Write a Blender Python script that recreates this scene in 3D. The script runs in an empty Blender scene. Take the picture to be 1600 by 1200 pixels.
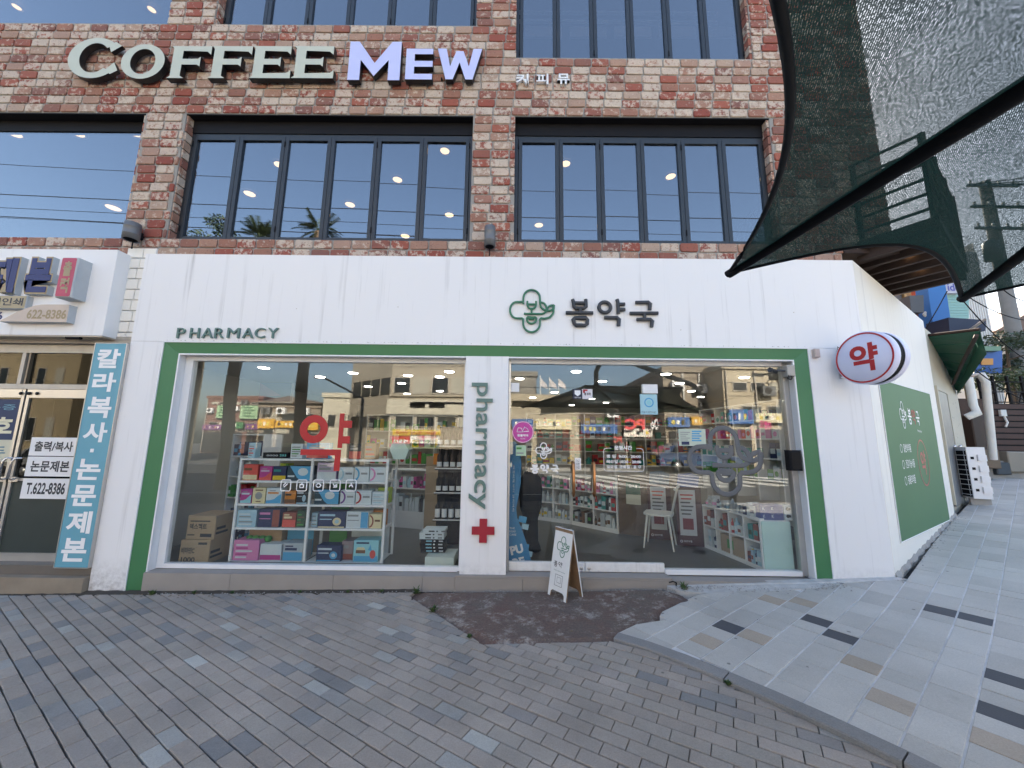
import bpy, bmesh, math, random
from math import sin, cos, pi, radians, atan2, hypot, sqrt
from mathutils import Vector, Matrix
from mathutils.geometry import tessellate_polygon

SC = bpy.context.scene
COL = SC.collection
# ------------------------------------------------------------------ camera
F_PX, PITCH, ROLL, YAW = 582.0, radians(8.77), 0.0117, 0.0047
CAM = Vector((0, -4.25, 1.5))
FW = Vector((-sin(YAW) * cos(PITCH), cos(YAW) * cos(PITCH), sin(PITCH)))
RT = Vector((cos(YAW), sin(YAW), 0))
UP = RT.cross(FW)
cam = bpy.data.cameras.new('camera')
cam.sensor_width = 36
cam.lens = F_PX / 1600 * 36
cam.clip_start = 0.05
cam.clip_end = 2000
camo = bpy.data.objects.new('camera', cam)
XA = cos(ROLL) * RT + sin(ROLL) * UP
YA = cos(ROLL) * UP - sin(ROLL) * RT
camo.matrix_world = Matrix(((XA.x, YA.x, -FW.x, CAM.x), (XA.y, YA.y, -FW.y, CAM.y), (XA.z, YA.z, -FW.z, CAM.z), (0, 0, 0, 1)))
COL.objects.link(camo)
SC.camera = camo
# ------------------------------------------------------------------ sky, sun, exposure
SUN_EL, SUN_AZ = radians(34), radians(14)       # azimuth measured from +Y towards +X; the sun stands behind the brick building
w = bpy.data.worlds.new('World')
SC.world = w
w.use_nodes = True
wn = w.node_tree.nodes
bg = wn['Background']
sky = wn.new('ShaderNodeTexSky')
sky.sky_type = 'NISHITA'
sky.sun_disc = False
sky.sun_elevation = SUN_EL
sky.sun_rotation = SUN_AZ
sky.air_density = 1.0
sky.dust_density = 3.0
sky.ozone_density = 0.6
w.node_tree.links.new(sky.outputs[0], bg.inputs[0])
bg.inputs[1].default_value = 0.10
sl = bpy.data.lights.new('sun', 'SUN')
sl.energy = 5.0
sl.angle = radians(0.5)
sl.color = (1, .89, .75)
so = bpy.data.objects.new('sun', sl)
sd = Vector((sin(SUN_AZ) * cos(SUN_EL), cos(SUN_AZ) * cos(SUN_EL), sin(SUN_EL)))
so.rotation_euler = sd.to_track_quat('Z', 'Y').to_euler()
so.location = (0, 0, 40)
COL.objects.link(so)
SC.view_settings.view_transform = 'Standard'
SC.view_settings.look = 'None'
SC.view_settings.exposure = 2.55
SC.view_settings.gamma = 1
SC.view_settings.use_curve_mapping = False
SC.render.engine = 'CYCLES'
SC.cycles.use_denoising = True
SC.cycles.max_bounces = 8
SC.cycles.diffuse_bounces = 3
SC.cycles.glossy_bounces = 4
SC.cycles.transmission_bounces = 6
SC.cycles.transparent_max_bounces = 24
SC.cycles.sample_clamp_indirect = 6
SC.cycles.caustics_reflective = False
SC.cycles.caustics_refractive = False
R = random.Random(7)

# ------------------------------------------------------------------ layout helpers (used while designing: metres on real planes)
def at(px, py, Y):
    dx, dy = px - 800, py - 600
    d = (dx * cos(ROLL) + dy * sin(ROLL)) * RT + F_PX * FW - (-dx * sin(ROLL) + dy * cos(ROLL)) * UP
    t = (Y - CAM.y) / d.y
    p = CAM + t * d
    return p
GLASS_Y = 0.15
def refl(px, py, dist):
    """a point of the far side of the street, seen in the shop glass"""
    p = at(px, py, dist)
    return p.x, 2 * GLASS_Y - dist, p.z

# ------------------------------------------------------------------ materials
def lin(h):
    h = h.lstrip('#')
    c = [int(h[i:i + 2], 16) / 255 for i in (0, 2, 4)]
    return tuple(x / 12.92 if x <= .04045 else ((x + .055) / 1.055) ** 2.4 for x in c)
MATS = {}
class NT:
    def __init__(s, name):
        s.m = bpy.data.materials.new(name)
        s.m.use_nodes = True
        s.t = s.m.node_tree
        s.n = s.t.nodes
        s.b = s.n['Principled BSDF']
        s.out = s.n['Material Output']
    def new(s, k, **kw):
        n = s.n.new('ShaderNode' + k)
        for a, v in kw.items():
            setattr(n, a, v)
        return n
    def ln(s, a, b):
        s.t.links.new(a, b)
    def noise(s, scale, detail=4, rough=.55, vec=None, dims='3D'):
        n = s.new('TexNoise')
        n.inputs['Scale'].default_value = scale
        n.inputs['Detail'].default_value = detail
        n.inputs['Roughness'].default_value = rough
        if vec is None:
            if not hasattr(s, 'geo'):
                s.geo = s.new('NewGeometry')
            vec = s.geo.outputs['Position']
        s.ln(vec, n.inputs['Vector'])
        return n.outputs['Fac']
    def math(s, op, a, b=None, clamp=False):
        n = s.new('Math', operation=op, use_clamp=clamp)
        for i, v in enumerate((a, b)):
            if v is None:
                continue
            if isinstance(v, (int, float)):
                n.inputs[i].default_value = v
            else:
                s.ln(v, n.inputs[i])
        return n.outputs[0]
    def mix(s, fac, a, b, mode='MIX'):
        n = s.new('Mix', data_type='RGBA', blend_type=mode)
        for sock, v in ((n.inputs[0], fac), (n.inputs[6], a), (n.inputs[7], b)):
            if isinstance(v, (int, float)):
                sock.default_value = v
            elif isinstance(v, tuple):
                sock.default_value = (*v[:3], 1)
            else:
                s.ln(v, sock)
        return n.outputs[2]
    def ramp(s, fac, stops, interp='LINEAR'):
        n = s.new('ValToRGB')
        n.color_ramp.interpolation = interp
        e = n.color_ramp.elements
        while len(e) < len(stops):
            e.new(.5)
        for i, (p, c) in enumerate(stops):
            e[i].position = p
            e[i].color = (*c, 1) if isinstance(c, tuple) else (c, c, c, 1)
        s.ln(fac, n.inputs[0])
        return n.outputs[0]
    def bump(s, h, strength=.3, dist=.01):
        n = s.new('Bump')
        n.inputs['Strength'].default_value = strength
        n.inputs['Distance'].default_value = dist
        s.ln(h, n.inputs['Height'])
        s.ln(n.outputs[0], s.b.inputs['Normal'])
    def stretch(s, v):
        if not hasattr(s, 'geo'):
            s.geo = s.new('NewGeometry')
        n = s.new('Mapping')
        n.inputs['Scale'].default_value = v
        s.ln(s.geo.outputs['Position'], n.inputs[0])
        return n.outputs[0]
    def rnd(s):
        """random per object and per loose piece"""
        if not hasattr(s, 'geo'):
            s.geo = s.new('NewGeometry')
        oi = s.new('ObjectInfo')
        a = s.math('ADD', s.geo.outputs['Random Per Island'], oi.outputs['Random'])
        return s.math('FRACT', a)

def mat(name, col, rough=.6, metal=0, var=.12, scale=6, bump=0, bscale=60, spec=.5, emit=0, coat=0):
    """plain surface with a little uneven colour"""
    if name in MATS:
        return MATS[name]
    if isinstance(col, str):
        col = lin(col)
    t = NT(name)
    f = t.noise(scale, 5)
    k = t.math('MULTIPLY_ADD', f, 2 * var)
    t.n[-1].inputs[2].default_value = 1 - var
    hs = t.new('HueSaturation')
    hs.inputs['Color'].default_value = (*col, 1)
    t.ln(k, hs.inputs['Value'])
    t.ln(hs.outputs[0], t.b.inputs['Base Color'])
    t.b.inputs['Roughness'].default_value = rough
    t.b.inputs['Metallic'].default_value = metal
    t.b.inputs['Specular IOR Level'].default_value = spec
    t.b.inputs['Coat Weight'].default_value = coat
    if emit:
        t.b.inputs['Emission Color'].default_value = (*col, 1)
        t.b.inputs['Emission Strength'].default_value = emit
    if bump:
        t.bump(t.noise(bscale, 6), bump, .004)
    MATS[name] = t.m
    return t.m
def flat(hexcol, rough=.55):
    return mat('print ' + hexcol, hexcol, rough, var=.06, scale=20)

def glass(name, r0, tint, wob=0.0, wscale=1.2):
    t = NT(name)
    t.n.remove(t.b)
    lw = t.new('LayerWeight')
    lw.inputs['Blend'].default_value = .5
    p = t.math('POWER', lw.outputs['Facing'], 4.0)
    f = t.math('MULTIPLY_ADD', p, 1 - r0)
    t.n[-1].inputs[2].default_value = r0
    tr = t.new('BsdfTransparent')
    tr.inputs[0].default_value = (*tint, 1)
    gl = t.new('BsdfGlossy')
    gl.inputs['Roughness'].default_value = 0
    gl.inputs['Color'].default_value = (.96, .98, 1, 1)
    if wob:
        b = t.new('Bump')
        b.inputs['Strength'].default_value = wob
        b.inputs['Distance'].default_value = .02
        t.ln(t.noise(wscale, 1), b.inputs['Height'])
        t.ln(b.outputs[0], gl.inputs['Normal'])
    mx = t.new('MixShader')
    t.ln(f, mx.inputs[0])
    t.ln(tr.outputs[0], mx.inputs[1])
    t.ln(gl.outputs[0], mx.inputs[2])
    t.ln(mx.outputs[0], t.out.inputs[0])
    return t.m

def emitter(name, col, s):
    t = NT(name)
    t.n.remove(t.b)
    e = t.new('Emission')
    e.inputs[0].default_value = (*col, 1)
    e.inputs[1].default_value = s
    t.ln(e.outputs[0], t.out.inputs[0])
    return t.m

def brick_mat():
    t = NT('reclaimed_brick')
    r = t.rnd()
    base = t.ramp(r, [(0, (.27, .065, .045)), (.2, (.36, .11, .07)), (.38, (.22, .10, .08)), (.52, (.33, .16, .11)), (.66, (.40, .24, .17)), (.82, (.46, .35, .27)), (1, (.30, .09, .06))])
    n1 = t.noise(5, 2)
    base = t.mix(t.math('MULTIPLY', n1, .35), base, (.15, .06, .05))
    amount = t.math('FRACT', t.math('MULTIPLY', r, 17.3))
    n2 = t.noise(15, 9, .72)
    th = t.math('MULTIPLY_ADD', amount, -.25)
    t.n[-1].inputs[2].default_value = .612
    msk = t.math('MULTIPLY', t.math('SUBTRACT', n2, th), 14, True)
    white = t.mix(t.noise(9), (.66, .58, .48), (.50, .42, .34))
    c = t.mix(t.math('MULTIPLY', msk, .82), base, white)
    n3 = t.noise(48, 6, .7)
    c = t.mix(t.math('MULTIPLY', t.math('SUBTRACT', n3, .57), 8, True), c, (.10, .06, .05))
    t.ln(c, t.b.inputs['Base Color'])
    t.b.inputs['Roughness'].default_value = .9
    t.bump(t.noise(55, 8, .7), .55, .008)
    return t.m

def paver_mat(name, stops, speck=.48, fs=120, dirt=.42):
    t = NT(name)
    r = t.rnd()
    c = t.ramp(r, stops)
    sp = t.noise(fs, 4, .85)
    c = t.mix(t.math('MULTIPLY', t.math('SUBTRACT', sp, .45), 2.2, True), c, (.33, .33, .34), 'MIX') if False else c
    k = t.math('MULTIPLY_ADD', sp, speck * 2)
    t.n[-1].inputs[2].default_value = 1 - speck
    k2 = t.math('MULTIPLY_ADD', t.noise(1.7, 6, .65), dirt * 2)
    t.n[-1].inputs[2].default_value = 1 - dirt
    hs = t.new('HueSaturation')
    t.ln(c, hs.inputs['Color'])
    t.ln(t.math('MULTIPLY', k, k2), hs.inputs['Value'])
    c = hs.outputs[0]
    # gum and oil spots
    v = t.new('TexVoronoi')
    v.inputs['Scale'].default_value = 3.2
    t.ln(t.geo.outputs['Position'], v.inputs['Vector'])
    d = t.math('ADD', v.outputs['Distance'], t.math('MULTIPLY', t.noise(30, 3), .05))
    spot = t.math('LESS_THAN', d, .068)
    c = t.mix(t.math('MULTIPLY', spot, .6), c, (.03, .03, .03))
    st = t.math('MULTIPLY', t.math('SUBTRACT', t.noise(4.5, 5, .7), .6), 4, True)
    c = t.mix(t.math('MULTIPLY', st, .35), c, (.06, .055, .05))
    t.ln(c, t.b.inputs['Base Color'])
    t.b.inputs['Roughness'].default_value = .82
    t.bump(t.noise(fs * .8, 4, .7), .5, .003)
    return t.m

def stucco_mat(name, col, streak=.3):
    """white painted render with grey rain streaks and scuffs"""
    t = NT(name)
    s1 = t.noise(1, 6, .6, t.stretch((9, 9, .35)))
    s2 = t.noise(1, 4, .6, t.stretch((26, 26, 1.1)))
    big = t.noise(.9, 3)
    m = t.math('MULTIPLY', t.math('SUBTRACT', s1, .56), 5, True)
    m = t.math('MULTIPLY', m, t.math('MULTIPLY', t.math('SUBTRACT', big, .38), 3.5, True))
    c = t.mix(t.math('MULTIPLY', m, streak), col, (.38, .37, .36))
    m2 = t.math('MULTIPLY', t.math('SUBTRACT', s2, .64), 6, True)
    c = t.mix(t.math('MULTIPLY', m2, streak * .5), c, (.42, .41, .40))
    sc = t.math('MULTIPLY', t.math('SUBTRACT', t.noise(7, 8, .75), .70), 8, True)
    c = t.mix(t.math('MULTIPLY', sc, .5), c, (.35, .34, .33))
    # splash dirt near the ground
    sep = t.new('SeparateXYZ')
    t.ln(t.geo.outputs['Position'], sep.inputs[0])
    low = t.math('MULTIPLY', t.math('SUBTRACT', .22, sep.outputs[2]), 3.2, True)
    low = t.math('MULTIPLY', low, t.math('MULTIPLY', t.math('SUBTRACT', t.noise(14, 6, .7), .38), 3, True))
    c = t.mix(t.math('MULTIPLY', low, .75), c, (.2, .18, .16))
    t.ln(c, t.b.inputs['Base Color'])
    t.b.inputs['Roughness'].default_value = .72
    t.bump(t.noise(90, 6), .12, .004)
    return t.m

def asphalt_mat(name, a, b, c3, fs=90):
    t = NT(name)
    n = t.noise(2.2, 8, .72)
    c = t.mix(t.math('MULTIPLY', t.math('SUBTRACT', n, .38), 3.2, True), a, b)
    m = t.math('MULTIPLY', t.math('SUBTRACT', t.noise(5.5, 10, .8), .52), 9, True)
    c = t.mix(t.math('MULTIPLY', m, .75), c, c3)
    g = t.noise(fs, 3, .7)
    k = t.math('MULTIPLY_ADD', g, 1.1)
    t.n[-1].inputs[2].default_value = .45
    hs = t.new('HueSaturation')
    t.ln(c, hs.inputs['Color'])
    t.ln(k, hs.inputs['Value'])
    t.ln(hs.outputs[0], t.b.inputs['Base Color'])
    t.b.inputs['Roughness'].default_value = .92
    t.bump(t.noise(fs, 6, .75), .9, .012)
    return t.m

def mesh_fabric():
    """knitted shade net: opaque green yarn with open holes"""
    t = NT('shade_net')
    tc = t.new('TexCoord')
    mp = t.new('Mapping')
    mp.inputs['Rotation'].default_value = (.3, .2, .6)
    t.ln(tc.outputs['Object'], mp.inputs[0])
    n = t.noise(190, 2, .8, mp.outputs[0])
    wv = t.new('TexWave', wave_type='BANDS', bands_direction='X')
    wv.inputs['Scale'].default_value = 60
    wv.inputs['Distortion'].default_value = 1.5
    t.ln(mp.outputs[0], wv.inputs[0])
    big = t.noise(2.5, 2, .5, mp.outputs[0])
    a = t.math('ADD', t.math('MULTIPLY', n, .8), t.math('MULTIPLY', wv.outputs['Fac'], .2))
    a = t.math('ADD', a, t.math('MULTIPLY', t.math('SUBTRACT', big, .5), .05))
    hole = t.math('MULTIPLY', t.math('SUBTRACT', a, .55), 9, True)
    hole = t.math('MULTIPLY_ADD', hole, .34)
    t.n[-1].inputs[2].default_value = .02
    tr = t.new('BsdfTransparent')
    tr.inputs[0].default_value = (.93, .98, .97, 1)
    t.b.inputs['Base Color'].default_value = (.006, .026, .020, 1)
    t.b.inputs['Roughness'].default_value = .8
    tl = t.new('BsdfTranslucent')
    tl.inputs[0].default_value = (.012, .05, .037, 1)
    m0 = t.new('MixShader')
    m0.inputs[0].default_value = .35
    t.ln(t.b.outputs[0], m0.inputs[1])
    t.ln(tl.outputs[0], m0.inputs[2])
    mx = t.new('MixShader')
    t.ln(hole, mx.inputs[0])
    t.ln(m0.outputs[0], mx.inputs[1])
    t.ln(tr.outputs[0], mx.inputs[2])
    t.ln(mx.outputs[0], t.out.inputs[0])
    return t.m

M_BRICK = brick_mat()
M_MORTAR = mat('mortar', (.30, .29, .27), .95, var=.25, scale=9, bump=.6, bscale=80)
M_WHITE = stucco_mat('white_stucco', (.81, .81, .81), .85)
M_SIDE = stucco_mat('stained_stucco', (.82, .80, .74), .85)
M_WFRAME = mat('white_frame', (.78, .79, .80), .4, var=.05)
M_GREEN = mat('green_panel', (.05, .19, .078), .45, var=.06, scale=2)
M_DARKFR = mat('dark_frame', (.020, .026, .034), .42, var=.1)
M_BLACK = mat('black_metal', (.010, .010, .012), .6, spec=.15)
M_SIGN_DK = mat('charcoal_letter', (.030, .034, .042), .5)
M_TEAL = mat('slate_green_letter', (.10, .185, .165), .5)
M_LOGO = mat('logo_green', (.04, .17, .095), .5)
M_RED = mat('sign_red', (.42, .015, .018), .5, var=.05)
M_CROSS = mat('cross_red', (.34, .012, .03), .5, var=.05)
M_STONE = mat('plinth_stone', (.30, .275, .25), .75, var=.18, scale=3, bump=.2)
M_CONC = mat('concrete', (.33, .32, .30), .9, var=.3, scale=3, bump=.5)
M_ALU = mat('aluminium', (.55, .54, .52), .35, .8, var=.1)
M_ALUW = mat('worn_aluminium', (.50, .46, .40), .5, .3, var=.2, scale=9)
M_STEEL = mat('steel', (.6, .6, .6), .25, 1)
M_COPPER = mat('copper_handle', (.42, .20, .09), .3, 1, var=.15)
M_BULB = emitter('warm_lamp', (1, .58, .26), 1.5)
M_DISC = emitter('ceiling_lamp', (1, .93, .82), 7.5)
M_GUP = glass('upper_glass', .215, (.50, .53, .55), .02, .8)
M_GLOW = glass('shop_glass', .057, (.93, .95, .94), .03, 1.3)
M_GDOOR = glass('dark_glass', .013, (.55, .57, .55), .02, 1.0)
M_GFAR = mat('far_window_glass', (.02, .025, .03), .08, spec=.8)
M_NET = mesh_fabric()
M_WPLAS = mat('white_plastic', (.76, .77, .78), .4, var=.05)
M_PVC = mat('white_pipe', (.68, .68, .64), .5, var=.12)
M_DPRINT = mat('grey_decal', (.13, .135, .14), .7)
M_WDECAL = mat('white_decal', (.86, .86, .86), .6, var=.03)

# ------------------------------------------------------------------ mesh builder
class MB:
    def __init__(s):
        s.v, s.f, s.mi, s.sm, s.mats, s.M = [], [], [], [], [], None
    def add(s, vs, fs, m, smooth=False):
        if m not in s.mats:
            s.mats.append(m)
        k, o = s.mats.index(m), len(s.v)
        for p in vs:
            p = Vector(p)
            s.v.append(s.M @ p if s.M is not None else p)
        for f in fs:
            s.f.append([i + o for i in f])
            s.mi.append(k)
            s.sm.append(smooth)
        return s
    def box(s, x0, x1, y0, y1, z0, z1, m):
        v = [(x, y, z) for z in (z0, z1) for y in (y0, y1) for x in (x0, x1)]
        return s.add(v, [(0, 2, 3, 1), (4, 5, 7, 6), (0, 1, 5, 4), (2, 6, 7, 3), (0, 4, 6, 2), (1, 3, 7, 5)], m)
    def bbox(s, x0, x1, y0, y1, z0, z1, m, b=.004):
        """box whose front (-y) edges are bevelled"""
        v = [(x0, y1, z0), (x1, y1, z0), (x1, y1, z1), (x0, y1, z1), (x0, y0 + b, z0), (x1, y0 + b, z0), (x1, y0 + b, z1), (x0, y0 + b, z1),
             (x0 + b, y0, z0 + b), (x1 - b, y0, z0 + b), (x1 - b, y0, z1 - b), (x0 + b, y0, z1 - b)]
        f = [(8, 9, 10, 11), (4, 5, 9, 8), (5, 6, 10, 9), (6, 7, 11, 10), (7, 4, 8, 11), (0, 1, 5, 4), (1, 2, 6, 5), (2, 3, 7, 6), (3, 0, 4, 7), (3, 2, 1, 0)]
        return s.add(v, f, m)
    def quad(s, a, b, c, d, m):
        return s.add([a, b, c, d], [(0, 1, 2, 3)], m)
    def prism(s, poly, y0, y1, mf, ms=None):
        """poly in (x, z), counter-clockwise seen from -y; front at y0"""
        n = len(poly)
        tri = tessellate_polygon([[Vector((x, z, 0)) for x, z in poly]])
        s.add([(x, y0, z) for x, z in poly], [tuple(t) for t in tri], mf)
        if y1 != y0:
            s.add([(x, y0, z) for x, z in poly] + [(x, y1, z) for x, z in poly], [(i, (i + 1) % n, n + (i + 1) % n, n + i) for i in range(n)], ms or mf)
            s.add([(x, y1, z) for x, z in poly], [tuple(reversed(t)) for t in tri], ms or mf)
        return s
    def slab(s, poly, z0, z1, m, ms=None):
        """poly in (x, y); vertical prism"""
        n = len(poly)
        zt = z1 if callable(z1) else (lambda x, y: z1)
        zb = z0 if callable(z0) else (lambda x, y: z0)
        tri = tessellate_polygon([[Vector((x, y, 0)) for x, y in poly]])
        s.add([(x, y, zt(x, y)) for x, y in poly], [tuple(t) for t in tri], m)
        s.add([(x, y, zb(x, y)) for x, y in poly] + [(x, y, zt(x, y)) for x, y in poly], [(i, (i + 1) % n, n + (i + 1) % n, n + i) for i in range(n)], ms or m)
        return s
    def cyl(s, p0, p1, r0, r1, m, n=12, caps=True, smooth=True):
        p0, p1 = Vector(p0), Vector(p1)
        d = (p1 - p0).normalized()
        a = d.cross(Vector((0, 0, 1)) if abs(d.z) < .9 else Vector((1, 0, 0))).normalized()
        b = d.cross(a)
        ring = lambda p, r: [p + r * (cos(2 * pi * i / n) * a + sin(2 * pi * i / n) * b) for i in range(n)]
        s.add(ring(p0, r0) + ring(p1, r1), [(i, (i + 1) % n, n + (i + 1) % n, n + i) for i in range(n)], m, smooth)
        if caps:
            s.add(ring(p0, r0), [tuple(reversed(range(n)))], m)
            s.add(ring(p1, r1), [tuple(range(n))], m)
        return s
    def lathe(s, c, prof, m, n=16, axis='z', smooth=True):
        """prof: list of (radius, height) from c"""
        vs = []
        for r, h in prof:
            for i in range(n):
                a = 2 * pi * i / n
                p = (r * cos(a), r * sin(a), h) if axis == 'z' else ((r * cos(a), h, r * sin(a)) if axis == 'y' else (h, r * cos(a), r * sin(a)))
                vs.append((c[0] + p[0], c[1] + p[1], c[2] + p[2]))
        fs = []
        for k in range(len(prof) - 1):
            for i in range(n):
                fs.append((k * n + i, k * n + (i + 1) % n, (k + 1) * n + (i + 1) % n, (k + 1) * n + i))
        return s.add(vs, fs, m, smooth)
    def tube(s, pts, r, m, n=6, closed=False, flatten=1.0, smooth=True):
        """round bar along a path; flatten squeezes it along y"""
        P = [Vector(p) for p in pts]
        N = len(P)
        vs, fs = [], []
        for i in range(N):
            if closed:
                d = P[(i + 1) % N] - P[i - 1]
            else:
                d = P[min(i + 1, N - 1)] - P[max(i - 1, 0)]
            if d.length < 1e-9:
                d = Vector((1, 0, 0))
            d.normalize()
            ref = Vector((0, 1, 0)) if abs(d.y) < .95 else Vector((1, 0, 0))
            a = d.cross(ref).normalized()
            b = d.cross(a).normalized()
            # keep the width at corners
            k = 1.0
            if 0 < i < N - 1 or closed:
                d1 = (P[i] - P[i - 1]).normalized() if (P[i] - P[i - 1]).length > 1e-9 else d
                k = min(1.5, 1 / max(.5, abs(d1.dot(d))))
            rr = r[i] if isinstance(r, (list, tuple)) else r
            for j in range(n):
                t = 2 * pi * (j + .5) / n
                vs.append(P[i] + rr * k * cos(t) * a + rr * flatten * sin(t) * b)
        for i in range(N if closed else N - 1):
            i2 = (i + 1) % N
            for j in range(n):
                j2 = (j + 1) % n
                fs.append((i * n + j, i * n + j2, i2 * n + j2, i2 * n + j))
        s.add(vs, fs, m, smooth)
        if not closed:
            s.add(vs[:n], [tuple(reversed(range(n)))], m)
            s.add(vs[-n:], [tuple(range(n))], m)
        return s
    def disc(s, c, r, m, n=20, axis='y', rz=None):
        rz = rz or r
        P = [(c[0] + r * cos(2 * pi * i / n), c[1], c[2] + rz * sin(2 * pi * i / n)) if axis == 'y' else
             (c[0] + r * cos(2 * pi * i / n), c[1] + rz * sin(2 * pi * i / n), c[2]) for i in range(n)]
        return s.add(P, [tuple(range(n))], m)
    def ring(s, c, r0, r1, y0, y1, m, n=28, ex=1.0):
        """flat ring in the xz plane, with depth"""
        vs = []
        for r, y in ((r1, y0), (r0, y0), (r0, y1), (r1, y1)):
            for i in range(n):
                a = 2 * pi * i / n
                vs.append((c[0] + r * cos(a) * ex, y, c[1] + r * sin(a)))
        fs = []
        for k in range(4 if y1 != y0 else 1):
            k2 = (k + 1) % 4
            for i in range(n):
                i2 = (i + 1) % n
                fs.append((k * n + i, k * n + i2, k2 * n + i2, k2 * n + i))
        return s.add(vs, fs, m)
    def text(s, body, x0, x1, z0, z1, y, m, depth=0, bold=0, ms=None, mirror=False, rot=0, keep=False):
        vs, fs = text_geo(body, bold)
        if rot:
            vs = [(cos(rot) * x - sin(rot) * z, sin(rot) * x + cos(rot) * z) for x, z in vs]
        xa, xb = min(p[0] for p in vs), max(p[0] for p in vs)
        za, zb = min(p[1] for p in vs), max(p[1] for p in vs)
        kx, kz = (x1 - x0) / max(1e-6, xb - xa), (z1 - z0) / max(1e-6, zb - za)
        ox = x0
        if keep:
            k = min(kx, kz)
            ox = (x0 + x1) / 2 - k * (xb - xa) / 2
            z0 = (z0 + z1) / 2 - k * (zb - za) / 2
            kx = kz = k
        P = [(ox + (x - xa) * kx, z0 + (z - za) * kz) for x, z in vs]
        if mirror:
            P = [(x0 + x1 - x, z) for x, z in P]
            fs = [tuple(reversed(f)) for f in fs]
        s.add([(x, y, z) for x, z in P], fs, m)
        if depth:
            cnt = {}
            for f in fs:
                for i in range(len(f)):
                    e = (f[i], f[(i + 1) % len(f)])
                    cnt[e] = cnt.get(e, 0) + 1
            ed = [e for e in cnt if (e[1], e[0]) not in cnt]
            n = len(P)
            s.add([(x, y, z) for x, z in P] + [(x, y + depth, z) for x, z in P], [(a, b, n + b, n + a) for a, b in ed], ms or m)
        return s
    def build(s, name, parent=None, org=None, **tags):
        me = bpy.data.meshes.new(name)
        if org is None:
            if parent is not None:
                org = WLOC[parent.name]
            elif s.v:
                xs, ys, zs = [p.x for p in s.v], [p.y for p in s.v], [p.z for p in s.v]
                org = Vector(((min(xs) + max(xs)) / 2, (min(ys) + max(ys)) / 2, min(zs)))
        org = Vector(org)
        me.from_pydata([tuple(p - org) for p in s.v], [], s.f)
        for m in s.mats:
            me.materials.append(m)
        me.polygons.foreach_set('material_index', s.mi)
        me.polygons.foreach_set('use_smooth', s.sm)
        me.update()
        o = bpy.data.objects.new(name, me)
        COL.objects.link(o)
        if parent is not None:
            o.parent = parent
            o.location = org - WLOC[parent.name]
        else:
            o.location = org
        WLOC[o.name] = org
        for k, v in tags.items():
            o[k] = v
        return o
WLOC = {}
def thing(name, loc, label, category, group=None):
    o = bpy.data.objects.new(name, None)
    o.empty_display_size = .1
    COL.objects.link(o)
    o.location = loc
    WLOC[o.name] = Vector(loc)
    o['label'] = label
    o['category'] = category
    if group:
        o['group'] = group
    return o
TXT = {}
def text_geo(body, bold=0):
    if (body, bold) in TXT:
        return TXT[(body, bold)]
    c = bpy.data.curves.new('lettering', 'FONT')
    c.body = body
    c.offset = bold
    c.resolution_u = 4
    o = bpy.data.objects.new('lettering', c)
    m = o.to_mesh()
    vs = [(v.co.x, v.co.y) for v in m.vertices]
    fs = [tuple(p.vertices) for p in m.polygons]
    # front faces look towards -y once placed upright
    out = []
    for f in fs:
        a, b, c2 = (Vector((*vs[i], 0)) for i in f[:3])
        out.append(f if (b - a).cross(c2 - a).z > 0 else tuple(reversed(f)))
    o.to_mesh_clear()
    bpy.data.objects.remove(o)
    bpy.data.curves.remove(c)
    TXT[(body, bold)] = (vs, out)
    return TXT[(body, bold)]

def arc(cx, cz, rx, rz, a0, a1, n=10):
    return [(cx + rx * cos(radians(a0 + (a1 - a0) * i / n)), cz + rz * sin(radians(a0 + (a1 - a0) * i / n))) for i in range(n + 1)]

# the flower-shaped pharmacy emblem and the three rounded syllables, drawn as strokes in a 0..1 frame (z up)
def _n(pts, x0, y0, w, h):
    return [((x - x0) / w, 1 - (y - y0) / h) for x, y in pts]
def _a(cx, cy, rx, ry, a0, a1, n=10):
    return [(cx + rx * cos(radians(a0 + (a1 - a0) * i / n)), cy + ry * sin(radians(a0 + (a1 - a0) * i / n))) for i in range(n + 1)]
_L = [
    [(218, 268), (215, 248)] + _a(150, 328, 64, 79, -90, -270)[0:] + [(215, 406)] + _a(297, 455, 81, 82, 180, 0, 14) + [(378, 406), (430, 406), (478, 392), (508, 355), (516, 276)],
    [(215, 248)] + _a(297, 210, 81, 80, 180, 360, 14) + [(379, 262), (388, 300), (415, 322), (445, 330)],
    [(381, 250), (420, 258), (440, 290), (445, 330)], [(516, 276), (475, 282), (450, 305), (445, 330)], [(516, 276), (505, 312), (480, 332), (445, 330)],
    [(222, 362), (400, 362), (428, 350), (446, 330)],
    [(256, 240), (256, 282), (268, 306), (297, 316), (328, 306), (340, 282), (340, 240)], [(258, 270), (338, 270)], [(297, 316), (297, 360)],
    [(250, 396), (346, 396), (342, 430), (322, 450), (297, 456), (272, 450), (254, 430), (250, 396)], [(272, 412), (324, 412)]]
LOGO = [_n(p, 80, 128, 440, 413) for p in _L]
_T = [
    [(670, 210), (680, 240), (684, 302), (797, 302), (799, 240), (797, 208)], [(684, 248), (797, 248)], [(742, 302), (742, 348)], [(605, 350), (865, 350)],
    [(672, 402), (688, 478), (805, 478), (810, 402), (672, 402)],
    _a(978, 290, 56, 56, 0, 360, 18), [(1097, 205), (1105, 230), (1105, 355)], [(1105, 258), (1172, 255)], [(1105, 315), (1172, 312)], [(970, 397), (1110, 395), (1105, 480)],
    [(1275, 237), (1414, 232), (1408, 312)], [(1215, 350), (1485, 345)], [(1355, 350), (1355, 408)], [(1280, 412), (1427, 410), (1417, 488)]]
NAME3 = [_n(p, 592, 190, 908, 310) for p in _T]
NAME_SPLIT = (5, 10, 14)
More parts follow.
